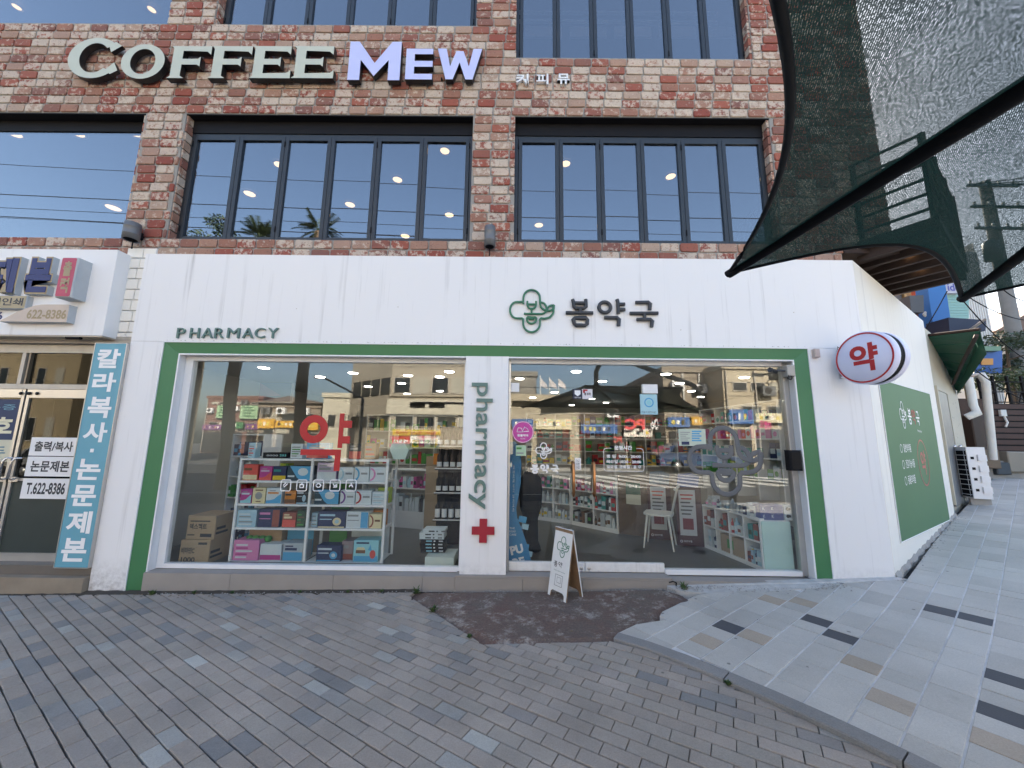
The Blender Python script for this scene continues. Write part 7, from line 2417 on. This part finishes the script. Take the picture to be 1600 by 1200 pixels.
def dress(t, x0, x1, y, h, seed, low=2.3, boards=True):
    '''blinds, air conditioners, pipes, balcony bars and shop boards on a far facade'''
    r = random.Random(seed)
    for i in range(int((x1 - x0) / 1.4)):
        x = x0 + .5 + i * 1.4 + r.uniform(-.3, .3)
        if r.random() < .55:
            z = r.uniform(low + 1.2, h - .6)
            m = MB(); m.bbox(x, x + .75, y + .07, y + .40, z, z + .55, M_WPLAS if r.random() < .6 else M_LAMPG, .02); m.disc((x + .3, y + .402, z + .28), .2, M_SHADE, 12); m.build('air_conditioner', t)
        if r.random() < .35:
            m = MB(); m.cyl((x - .2, y + .09, 0), (x - .2, y + .09, h - .1), .045, .045, M_ALUW, 6); m.build('pipe', t)
    if boards:
        x = x0 + .1
        while x < x1 - .8:
            w_ = r.uniform(1.2, 2.6)
            m = MB(); z = low + r.uniform(-.15, .15); hh = r.uniform(.45, .8); xe = min(x + w_, x1)
            m.box(x, xe, y + .06, y + .24, z, z + hh, flat(r.choice(BOARDC)))
            for q in range(int((xe - x) / .3) - 1):
                m.box(x + .2 + q * .3, x + .2 + q * .3 + r.uniform(.1, .22), y + .241, y + .25, z + hh * .3, z + hh * .7, flat(r.choice(['#f0ece0', '#1d1d22', '#d8c35a'])))
            m.build('shop_board', t)
            m = MB(); m.box(x + .1, xe - .1, y + .06, y + .10, -.2, low - .35, M_SHADE); m.build('shop_front', t)
            x += w_ + r.uniform(.1, .5)
# banners on it
def banner(px0, px1, py0, py1, base, bits, label, d=D1 - .35):
    a, _, z1 = refl(px0, py0, d); b, y, z0 = refl(px1, py1, d)
    t = thing('street_banner', ((a + b) / 2, y, z0), label, 'banner')
    m = MB(); m.box(a, b, y - .02, y, z0, z1, base); m.build('cloth', t)
    m = MB()
    for tx, u0, u1, v0, v1, c in bits:
        # read from the far side of the street: letters face +y
        vs0, fs0 = text_geo(tx, .03)
        xa, xb = min(q[0] for q in vs0), max(q[0] for q in vs0); za, zb_ = min(q[1] for q in vs0), max(q[1] for q in vs0)
        A_, B_ = b - (b - a) * u0, b - (b - a) * u1
        m.add([(A_ + (B_ - A_) * (qx - xa) / (xb - xa), y + .004, z0 + (z1 - z0) * (v0 + (v1 - v0) * (qz - za) / (zb_ - za))) for qx, qz in vs0], fs0, c)
    if m.v: m.build('lettering', t)
    return t
banner(613, 688, 671, 681, flat('#d8b43c'), [('할인 행사 안내', .08, .92, .2, .8, flat('#a03024'))], 'yellow street banner with red lettering on the beige corner building')
banner(613, 640, 681.5, 694, flat('#c23b2f'), [('배움터', .15, .9, .15, .6, M_WDECAL)], 'red left part of the street banner below the yellow one')
banner(641, 687, 679, 693, flat('#e8e2d8'), [('코앞에 찾을 맛', .1, .75, .55, .9, flat('#b03428')), ('시설관리단', .1, .9, .1, .45, M_SIGN_DK)], 'white street banner with red and black lettering beside the red one')
banner(622, 686, 696, 701, flat('#9fc23a'), [], 'lime green shop awning strip under the banners')
# narrow dark building gap and old houses left of it
D2 = 24
yb2 = 2 * GLASS_Y - D2
z2 = lambda py: rz(py, D2)
x0, x1 = rbox(500, 563, D2)
t = far_building('old_house', 'low cream house with a flat roof left of the beige corner building', x0, x1, yb2, 7, z2(623), M_CREAMW, [(z2(670), z2(650), grid(x0 + .4, x1 - .4, 3))])
x0, x1 = rbox(400, 497, D2 + 3)
t = far_building('tile_roof_house', 'grey brown house with a balcony and small windows farther left', x0, x1, yb2 - 3, 7, rz(640, D2 + 3), mat('grey_brown_wall', (.27, .22, .17), .8, var=.15), [(rz(690, D2 + 3), rz(668, D2 + 3), grid(x0 + .5, x1 - .5, 4)), (rz(662, D2 + 3), rz(648, D2 + 3), grid(x0 + .5, x1 - .5, 3))])
dress(t, x0, x1, yb2 - 3, rz(640, D2 + 3), 3)
m = MB(); m.prism([(x0 - .3, rz(640, D2 + 3) + .36), (x1 + .3, rz(640, D2 + 3) + .36), ((x0 + x1) / 2, rz(622, D2 + 3))], yb2 - 10, yb2 - 2.6, mat('grey_roof', (.16, .13, .11), .8)); m.build('roof', t)
D3 = 42
yb3 = 2 * GLASS_Y - D3
x0, x1 = rbox(316, 404, D3)
z3 = lambda py: rz(py, D3)
t = far_building('red_brick_block', 'red brick block with pale green billboards far down the street', x0, x1, yb3, 10, z3(627), M_REDB, [(z3(636), z3(632), grid(x0 + .5, x1 - .5, 6)), (z3(678), z3(664), grid(x0 + .6, x1 - .6, 5))])
dress(t, x0, x1, yb3, z3(627), 4, 2.6)
for a, b, lb in ((333, 355, 'left'), (370, 397, 'right')):
    xa, xb = rbox(a, b, D3 - .3)
    tb = thing('billboard', ((xa + xb) / 2, yb3 + .3, z3(658)), '%s pale green billboard on the red brick block' % lb, 'billboard', 'billboards on the red brick block')
    m = MB(); m.box(xa, xb, yb3 + .2, yb3 + .35, z3(658), z3(638), flat('#9dbd96')); m.build('board', tb)
    m = MB(); m.box(xa - .08, xb + .08, yb3 + .1, yb3 + .199, z3(658) - .08, z3(638) + .08, M_SHADE); m.build('frame', tb)
    m = MB()
    for k in range(4):
        m.box(xa + .3, xb - .3 - .3 * (k % 2), yb3 + .352, yb3 + .354, z3(655 - k * 4.4), z3(653 - k * 4.4), flat('#3c6a4a'))
    m.build('print', tb)
# left of everything: block mirrored in the printing shop door
x0, x1 = refl(-60, 690, 16)[0], refl(110, 690, 16)[0]
far_building('ochre_block', 'ochre block of flats at the far left across the street', x0 - 6, x1 - 2.5, -17.5, 9, 9.5, mat('ochre_wall', (.36, .29, .18), .8, var=.12), [(1.2, 2.6, grid(x0 - 5, x1 - 3, 7, .6)), (4.0, 5.6, grid(x0 - 5, x1 - 3, 7, .6)), (7, 8.4, grid(x0 - 5, x1 - 3, 7, .6))])
# right part: stone house, dark shop row, tall beige block
D4 = 20
yb4 = 2 * GLASS_Y - D4
z4 = lambda py: rz(py, D4, 950)
x0, x1 = rbox(797, 905, D4)
t = far_building('stone_house', 'sandstone house with small windows and a flat roof with flagpoles across the street', x0, x1, yb4, 8, z4(626), M_STONEW, [(z4(672), z4(652), grid(x0 + 1.6, x1 - .4, 2, 1.2)), (z4(722), z4(700), grid(x0 + .8, x1 - .8, 3, .9))])
dress(t, x0, x1, yb4, z4(626), 5, 2.4)
m = MB(); m.box(x0 - .2, x1 + .2, yb4 + .125, yb4 + .5, z4(626) - .12, z4(624), M_STONEW); m.build('cornice', t)
for k in range(3):
    px = 844 + k * 14.5
    xa = refl(px, 600, D4 + 1)[0]
    tf = thing('flagpole', (xa, yb4 - 1, z4(624)), '%s flagpole from the left on the sandstone house roof' % ORD[k], 'flagpole', 'flagpoles on the stone house')
    m = MB(); m.cyl((xa, yb4 - 1, z4(626)), (xa, yb4 - 1, z4(583 + k * 3)), .05, .03, M_WPLAS, 8); m.build('pole', tf)
    m = MB(); m.prism([(xa + .04, z4(600)), (xa + .5, z4(606)), (xa + .45, z4(598)), (xa + .04, z4(588))], yb4 - 1.01, yb4 - .99, flat('#c9c4c8')); m.build('flag', tf)
x0b, x1b = rbox(796, 838, D4 + 2)
far_building('roof_house', 'grey rooftop room on the sandstone house', x0b, x1b, yb4 - 2, 4, rz(588, D4 + 2, 820), mat('grey_shed', (.22, .21, .19), .8), [], base=z4(626) + .4)
x0, x1 = rbox(906, 1040, D4)
t = far_building('cafe_row', 'row of dark shops with a bright red and white letter sign across the street', x0, x1, yb4 - .2, 8, z4(640), mat('dark_brown_wall', (.12, .09, .07), .8, var=.2), [])
dress(t, x0, x1, yb4 - .2, z4(640), 6, 2.0)
for a, b in ((910, 945), (948, 984), (988, 1036)):
    xa, xb = rbox(a, b, D4)
    m = MB(); m.box(xa, xb, yb4 - .19, yb4 - .1, -.2, z4(682), M_SHADE); m.build('shop_window', t)
m = MB(); xa, xb = rbox(975, 1020, D4); m.box(xa, xb, yb4 - .19, yb4 + .02, z4(680), z4(648), flat('#3a1818')); m.build('sign_board', t)
def far_text(body, px0, px1, py0, py1, d, mt, parent_label, name='letter_sign'):
    a, y, z1 = refl(px0, py0, d); b, _, z0 = refl(px1, py1, d)
    ts = thing(name, ((a + b) / 2, y, z0), parent_label, 'sign')
    m = MB()
    vs0, fs0 = text_geo(body, .05)
    xa, xb = min(q[0] for q in vs0), max(q[0] for q in vs0); za, zb_ = min(q[1] for q in vs0), max(q[1] for q in vs0)
    m.add([(b + (a - b) * (qx - xa) / (xb - xa), y, z0 + (z1 - z0) * (qz - za) / (zb_ - za)) for qx, qz in vs0], fs0, mt)
    m.build('lettering', ts)
far_text('PC', 976, 1008, 655, 672, D4 - .3, flat('#e04a50'), 'big pink red PC letters of a sign across the street')
far_text('DDo', 1016, 1037, 655, 672, D4 - .3, M_WPLAS, 'white letters beside the PC sign across the street')
far_text('DIY Cafe', 1070, 1102, 644, 654, D4 - .3, flat('#d8c48a'), 'cream cafe lettering on the tall beige block across the street')
far_text('PC', 958, 972, 682, 692, D4 - .4, flat('#c04038'), 'small red PC letters below the big ones')
far_text('스핀도', 1186, 1206, 657, 669, 15.5, flat('#c0306a'), 'pink Korean lettering on the right hand building across the street')
D5 = 19
z5 = lambda py: rz(py, D5, 1100)
x0, x1 = rbox(1041, 1136, D5)
yb5 = 2 * GLASS_Y - D5
t = far_building('tall_block', 'tall beige block with pipes and two small windows across the street on the right', x0, x1, yb5, 8, z5(582), mat('shaded_beige', (.31, .26, .20), .8, var=.1), [(z5(610), z5(597), [(refl(1112, 600, D5)[0], refl(1126, 600, D5)[0])])])  # shaded face of the beige building, its shade put into the wall colour
dress(t, x0, x1, yb5, z5(582), 7, 2.6)
for px in (1066, 1092):
    m = MB(); xa = refl(px, 600, D5)[0]; m.cyl((xa, yb5 + .08, .5), (xa, yb5 + .08, z5(584)), .06, .06, M_PVC, 8); m.build('pipe', t)
x0, x1 = rbox(1136, 1225, D5 - 2)
ybr = 2 * GLASS_Y - D5 + 2
z6 = lambda py: rz(py, D5 - 2, 1180)
t = far_building('tiled_block', 'sunlit cream tiled block with a strip of windows at the far right across the street', x0, x1 + 4, ybr, 9, z6(577), mat('sunlit_beige', (.50, .43, .31), .7, var=.08), [(z6(612), z6(597), grid(x0 + .4, x1 + 3.6, 6, .2)), (z6(658), z6(634), grid(x0 + .8, x1 + 3.4, 4, .3))])  # sunlit face of the same building, painted in a paler wall colour
dress(t, x0, x1 + 4, ybr, z6(577), 8, 2.7)
for k in range(9):
    m = MB(); z = 1.0 + k * .8; m.box(x0 - .005, x1 + 4.005, ybr + .002, ybr + .012, z, z + .03, M_SHADE); m.build('joint', t)

# street trees (palms), street lamp, poles
M_PTR = mat('palm_trunk', (.15, .105, .07), .9, var=.35, scale=9, bump=.6, bscale=30)
M_PAL = mat('palm_leaf', (.035, .055, .02), .6, var=.4, scale=8)
def palm(x, y, h, label, seed):
    r = random.Random(seed)
    t = thing('palm_tree', (x, y, hg(x, y)), label, 'tree', 'palms behind the pavement')
    m = MB(); n = 14
    m.tube([(x + .05 * sin(i * .9), y, hg(x, y) - .05 + (h) * i / n) for i in range(n + 1)], [.19 + .02 * (i % 2) + (.10 if 8 <= i <= 10 else 0) for i in range(n + 1)], M_PTR, 12); m.build('trunk', t)
    top = Vector((x, y, hg(x, y) + h))
    for k in range(56):
        a, el = r.uniform(0, 6.28), r.uniform(-.5, 1.1); L_ = r.uniform(.7, 1.1)
        d = Vector((cos(a) * cos(el), sin(a) * cos(el), sin(el)))
        P = [top + d * L_ * s_ - Vector((0, 0, .55 * s_ * s_ * (1.2 - el))) for s_ in (0, .25, .5, .75, 1)]
        m = MB(); m.tube(P, [.014, .012, .01, .007, .003], M_PAL, 4)
        sd_ = d.cross(Vector((0, 0, 1))).normalized()
        for i in range(14):
            s_ = .3 + .7 * i / 14
            p = top + d * L_ * s_ - Vector((0, 0, .55 * s_ * s_ * (1.2 - el)))
            for sg in (-1, 1):
                q = p + (sd_ * sg * .22 + d * .14) * (1.15 - s_ * .5) - Vector((0, 0, .07))
                m.add([p, p + d * .03, q], [(0, 1, 2)], M_PAL)
        m.build('frond', t)
pd = 9.4
xa, ya, _ = refl(362, 620, pd)
palm(xa, ya, rz(352, pd, 400) - .1, 'shaggy palm tree farther left behind the pavement', 5)
xa, ya, _ = refl(474, 600, pd)
palm(xa, ya, rz(345, pd, 480) - .1, 'shaggy palm tree nearer the middle behind the pavement', 6)
xa, ya, _ = refl(300, 640, 8.6)
tree('street_tree', (xa, ya, hg(xa, ya)), (xa + .05, ya, refl(330, 322, 8.6)[2]), (.75, .75, .8), 2600, .06, M_LEAF2, 'leafy street tree standing left of the palms behind the pavement', 33, .1, 8)
t = thing('street_lamp', (-4.6, -9.5, 0), 'slender street lamp with a long slanting arm across the street', 'street lamp')
a = refl(567, 622, 13); b = refl(506, 590, 12)
m = MB(); m.tube([(a[0], a[1], 0), (a[0], a[1], a[2])], .07, M_LAMPG, 8); m.build('pole', t)
m = MB(); m.tube([a, b], .045, M_LAMPG, 6); m.build('arm', t)
m = MB(); m.bbox(b[0] - .4, b[0] + .05, b[1] - .1, b[1] + .1, b[2] - .03, b[2] + .06, M_LAMPG); m.build('lamp_head', t)
t = thing('traffic_light', (-3, -12, 4.5), 'black horizontal traffic lights on an arm before the cream sign band', 'traffic light')
for px in (653, 683):
    a = refl(px, 633, 13)
    m = MB(); m.bbox(a[0] - .34, a[0] + .34, a[1] - .1, a[1] + .1, a[2] - .13, a[2] + .13, M_BLACK, .03); f = m.build('housing', t)
    for k in range(3):
        m = MB(); m.lathe((a[0] - .22 + k * .22, a[1] + .101, a[2]), [(.09, 0), (.09, .05), (.085, .05), (.085, .004), (.001, .003)], M_SHADE, 12, 'y'); m.build('lens', f)
a = refl(645, 629, 13); b = refl(790, 630, 13)
m = MB(); m.cyl((a[0], a[1] - .12, a[2]), (b[0], a[1] - .12, b[2]), .05, .06, M_LAMPG, 8); m.cyl((b[0], a[1] - .12, -.1), (b[0], a[1] - .12, b[2] + .4), .1, .08, M_LAMPG, 10); m.build('arm', t)
for k, (py0, py1) in enumerate(((233, 262), (283, 300), (305, 322), (318, 345), (322, 340))):
    p, q = Vector(refl(-80, py0, 9 + k * .6)), Vector(refl(1250, py1 + 42, 10 + k))
    wire((p.x - 6, p.y, p.z), (q.x + 8, q.y, q.z), .35, .012 + .006 * (k % 2), '%s wire from the front over the street' % ORD[k], 'wires over the street')
# crossing stripes, kerb and cars on the far roadway
M_LINE = mat('road_paint', (.66, .65, .60), .7, var=.2, scale=8)
for k in range(9):
    x = 1.6 + k * .95
    m = MB(); P_ = [(x, -13.5), (x + .5, -13.5), (x + 2.2, -8.5), (x + 1.7, -8.5)]
    m.add([(a_, b_, hg(a_, b_) - .054) for a_, b_ in P_], [(0, 1, 2, 3)], M_LINE); m.build('crossing_stripe', kind='structure')
for k in range(2):
    m = MB(); y = -15.2 - k * .0
    P_ = [(-40, -7.2 - k * 8.2), (1, -7.2 - k * 8.2), (1, -7.05 - k * 8.2), (-40, -7.05 - k * 8.2)]
    m.add([(a_, b_, hg(a_, b_) - .054) for a_, b_ in P_], [(0, 1, 2, 3)], M_LINE); m.build('road_line', kind='structure')
m = MB(); m.box(-40, 30, -16.9, -15.9, -.4, .08, M_CONC); m.build('far_pavement', kind='structure')
def car(x, y, ang, paint, label, roofsign=False):
    g = hg(x, y) - .055
    t = thing('parked_car', (x, y, g), label, 'car', 'cars on the far side of the street')
    M = Matrix.Translation((x, y, g)) @ Matrix.Rotation(ang, 4, 'Z')
    body = [(-2.2, .30), (2.15, .30), (2.22, .55), (2.1, .72), (1.15, .86), (.55, 1.36), (.2, 1.45), (-.9, 1.45), (-1.5, 1.30), (-1.95, .92), (-2.2, .86)]
    m = MB(); m.M = M; m.prism(body, -.83, .83, paint); m.build('body', t)
    m = MB(); m.M = M
    for s_ in (-1, 1):
        y0 = .832 * s_
        m.prism([(1.0, .88), (.50, 1.32), (.2, 1.39), (-.28, 1.39), (-.28, .9)], y0, y0 + .004 * s_, M_GFAR); m.prism([(-.36, .9), (-.36, 1.39), (-.9, 1.39), (-1.4, 1.26), (-1.7, .93)], y0, y0 + .004 * s_, M_GFAR)
    m.build('side_window', t, kind='stuff')
    m = MB(); m.M = M; m.add([(1.16, -.7, .87), (1.16, .7, .87), (.57, .64, 1.345), (.57, -.64, 1.345)], [(0, 1, 2, 3)], M_GFAR); m.M = M @ Matrix.Translation((.012, 0, .012)); m.build('windscreen', t)
    for sx in (-1.35, 1.38):
        for sy in (-.84, .84):
            m = MB(); m.M = M; m.lathe((sx, sy - .1, .31), [(.2, 0), (.31, .01), (.31, .19), (.2, .2)], M_BLACK, 16, 'y'); wh = m.build('wheel', t)
            m = MB(); m.M = M; m.lathe((sx, sy - .105, .31), [(.001, .0), (.19, .004), (.19, .206), (.001, .21)], M_ALU, 12, 'y'); m.build('rim', wh)
    for sy in (-.6, .6):
        m = MB(); m.M = M; m.box(2.13, 2.2, sy - .17, sy + .17, .60, .72, M_WPLAS); m.build('headlight', t)
    if roofsign:
        m = MB(); m.M = M; m.bbox(-.5, -.2, -.3, .3, 1.452, 1.60, flat('#d8d2a8'), .04); m.build('roof_sign', t)
car(-8.6, -10.6, .05, mat('car_black', (.015, .016, .018), .2, coat=.6, var=.02), 'black taxi with a cream roof sign on the street', True)
car(-27.5, -13.4, .0, mat('car_white', (.6, .6, .6), .25, coat=.6, var=.02), 'white saloon car on the far side of the street')
car(-20.5, -13.2, .02, mat('car_silver', (.35, .36, .37), .3, .3, coat=.6, var=.02), 'silver saloon car on the far side of the street')
car(9.5, -15.2, .0, mat('car_blue', (.05, .08, .16), .25, coat=.6, var=.02), 'dark blue saloon car parked at the right across the street')

# ================================================================== THE PHOTOGRAPHER (mirrored in the door glass)
def skin_figure(J, E, root, levels=1):
    me = bpy.data.meshes.new('figure')
    names = list(J)
    me.from_pydata([J[k][0] for k in names], [(names.index(a), names.index(b)) for a, b in E], [])
    o = bpy.data.objects.new('figure', me); COL.objects.link(o)
    mod = o.modifiers.new('Skin', 'SKIN'); mod.use_smooth_shade = True
    lay_ = me.skin_vertices[0].data
    for i, k in enumerate(names):
        r = J[k][1]
        lay_[i].radius = r if isinstance(r, tuple) else (r, r)
        lay_[i].use_root = (k == root)
    sub = o.modifiers.new('Sub', 'SUBSURF'); sub.levels = levels; sub.render_levels = levels
    dg = bpy.context.evaluated_depsgraph_get()
    m2 = bpy.data.meshes.new_from_object(o.evaluated_get(dg))
    bpy.data.objects.remove(o); bpy.data.meshes.remove(me)
    return m2
PX, PY = .10, -4.62
pg = hg(PX, PY)
t = thing('person', (PX, PY, pg), 'person in a dark jacket and grey trousers holding up a phone opposite the glass doors', 'person')
def J_(x, y, z, r): return (Vector((PX + x, PY + y, pg + z)), r)
JO = {'pelvis': J_(0, 0, .80, (.135, .10)), 'waist': J_(0, .005, .93, (.12, .095)), 'chest': J_(0, .0, 1.10, (.15, .10)), 'neck0': J_(0, .01, 1.24, (.06, .06)), 'neck': J_(0, .02, 1.29, .046), 'head': J_(0, .045, 1.37, (.062, .07)), 'crown': J_(0, .04, 1.445, (.058, .066)),
      'sl': J_(-.155, .0, 1.20, .05), 'el': J_(-.19, .12, 1.02, .038), 'wl': J_(-.075, .27, 1.24, .026), 'hl': J_(-.05, .305, 1.30, .030),
      'sr': J_(.155, .0, 1.20, .05), 'er': J_(.19, .12, 1.02, .038), 'wr': J_(.075, .27, 1.24, .026), 'hr': J_(.05, .305, 1.30, .030),
      'pl': J_(-.085, 0, .74, .085), 'kl': J_(-.095, .02, .42, .055), 'al': J_(-.10, 0, .08, .038), 'tl': J_(-.105, .13, .03, .032),
      'pr': J_(.085, 0, .74, .085), 'kr': J_(.095, .02, .42, .055), 'ar': J_(.10, 0, .08, .038), 'tr': J_(.105, .13, .03, .032)}
EO = [('pelvis', 'waist'), ('waist', 'chest'), ('chest', 'neck0'), ('neck0', 'neck'), ('neck', 'head'), ('head', 'crown'), ('chest', 'sl'), ('sl', 'el'), ('el', 'wl'), ('wl', 'hl'), ('chest', 'sr'), ('sr', 'er'), ('er', 'wr'), ('wr', 'hr'),
      ('pelvis', 'pl'), ('pl', 'kl'), ('kl', 'al'), ('al', 'tl'), ('pelvis', 'pr'), ('pr', 'kr'), ('kr', 'ar'), ('ar', 'tr')]
fm = skin_figure(JO, EO, 'pelvis', 2)
M_SKIN, M_JKT, M_TRS, M_SHOE, M_HAIR = mat('skin', (.42, .25, .18), .55), mat('dark_jacket', (.022, .024, .03), .8), mat('grey_trousers', (.10, .10, .11), .85), mat('shoe', (.03, .03, .03), .6), mat('hair', (.012, .010, .009), .6)
for mt_ in (M_SKIN, M_JKT, M_TRS, M_SHOE): fm.materials.append(mt_)
org_ = Vector((PX, PY, pg))
for p_ in fm.polygons:
    c = p_.center - org_
    z = c.z
    k = 0 if (z > 1.265 and abs(c.x) < .12) else 1
    if c.y > .245 and z > 1.2: k = 0
    if z < .82: k = 2
    if z < .085: k = 3
    p_.material_index = k; p_.use_smooth = True
for v_ in fm.vertices: v_.co -= org_
fm.name = 'body'
ob = bpy.data.objects.new('body', fm); COL.objects.link(ob); ob.parent = t
m = MB(); m.lathe((PX, PY + .025, pg + 1.335), [(.062, 0), (.074, .05), (.072, .10), (.05, .135), (.001, .148)], M_HAIR, 16); m.M = None; m.build('hair', t)
for sx in (-1, 1):
    for f_ in range(4):
        m = MB(); x = PX + sx * (.048 - .004 * f_); z = pg + 1.275 + f_ * .02
        m.tube([(x, PY + .30, z), (x - sx * .012, PY + .335, z + .002), (x - sx * .035, PY + .336, z + .003), (x - sx * .045, PY + .333, z + .003)], [.0095, .009, .008, .006], M_SKIN, 6); m.build('finger', t)
    m = MB(); x = PX + sx * .05; m.tube([(x, PY + .295, pg + 1.285), (x - sx * .02, PY + .298, pg + 1.30), (x - sx * .04, PY + .30, pg + 1.315)], [.011, .010, .007], M_SKIN, 6); m.build('thumb', t)
    m = MB(); m.lathe((PX + sx * .069, PY + .035, pg + 1.365), [(.001, -.02), (.012, -.012), (.014, 0), (.012, .016), (.001, .022)], M_SKIN, 8); m.build('ear', t)
    m = MB(); m.lathe((PX + sx * .026, PY + .106, pg + 1.385), [(.001, -.007), (.007, 0), (.001, .007)], M_HAIR, 8); m.build('eye', t)
m = MB(); m.prism([(PX - .011, pg + 1.352), (PX + .011, pg + 1.352), (PX, pg + 1.39)], PY + .108, PY + .126, M_SKIN); m.build('nose', t)
m = MB(); m.box(PX - .02, PX + .02, PY + .106, PY + .112, pg + 1.325, pg + 1.332, mat('lips', (.3, .12, .10), .5)); m.build('mouth', t)
m = MB(); m.bbox(PX - .038, PX + .038, PY + .320, PY + .329, pg + 1.26, pg + 1.415, M_BLACK, .003); m.build('phone', label='dark phone held upright in both hands of the person', category='phone')
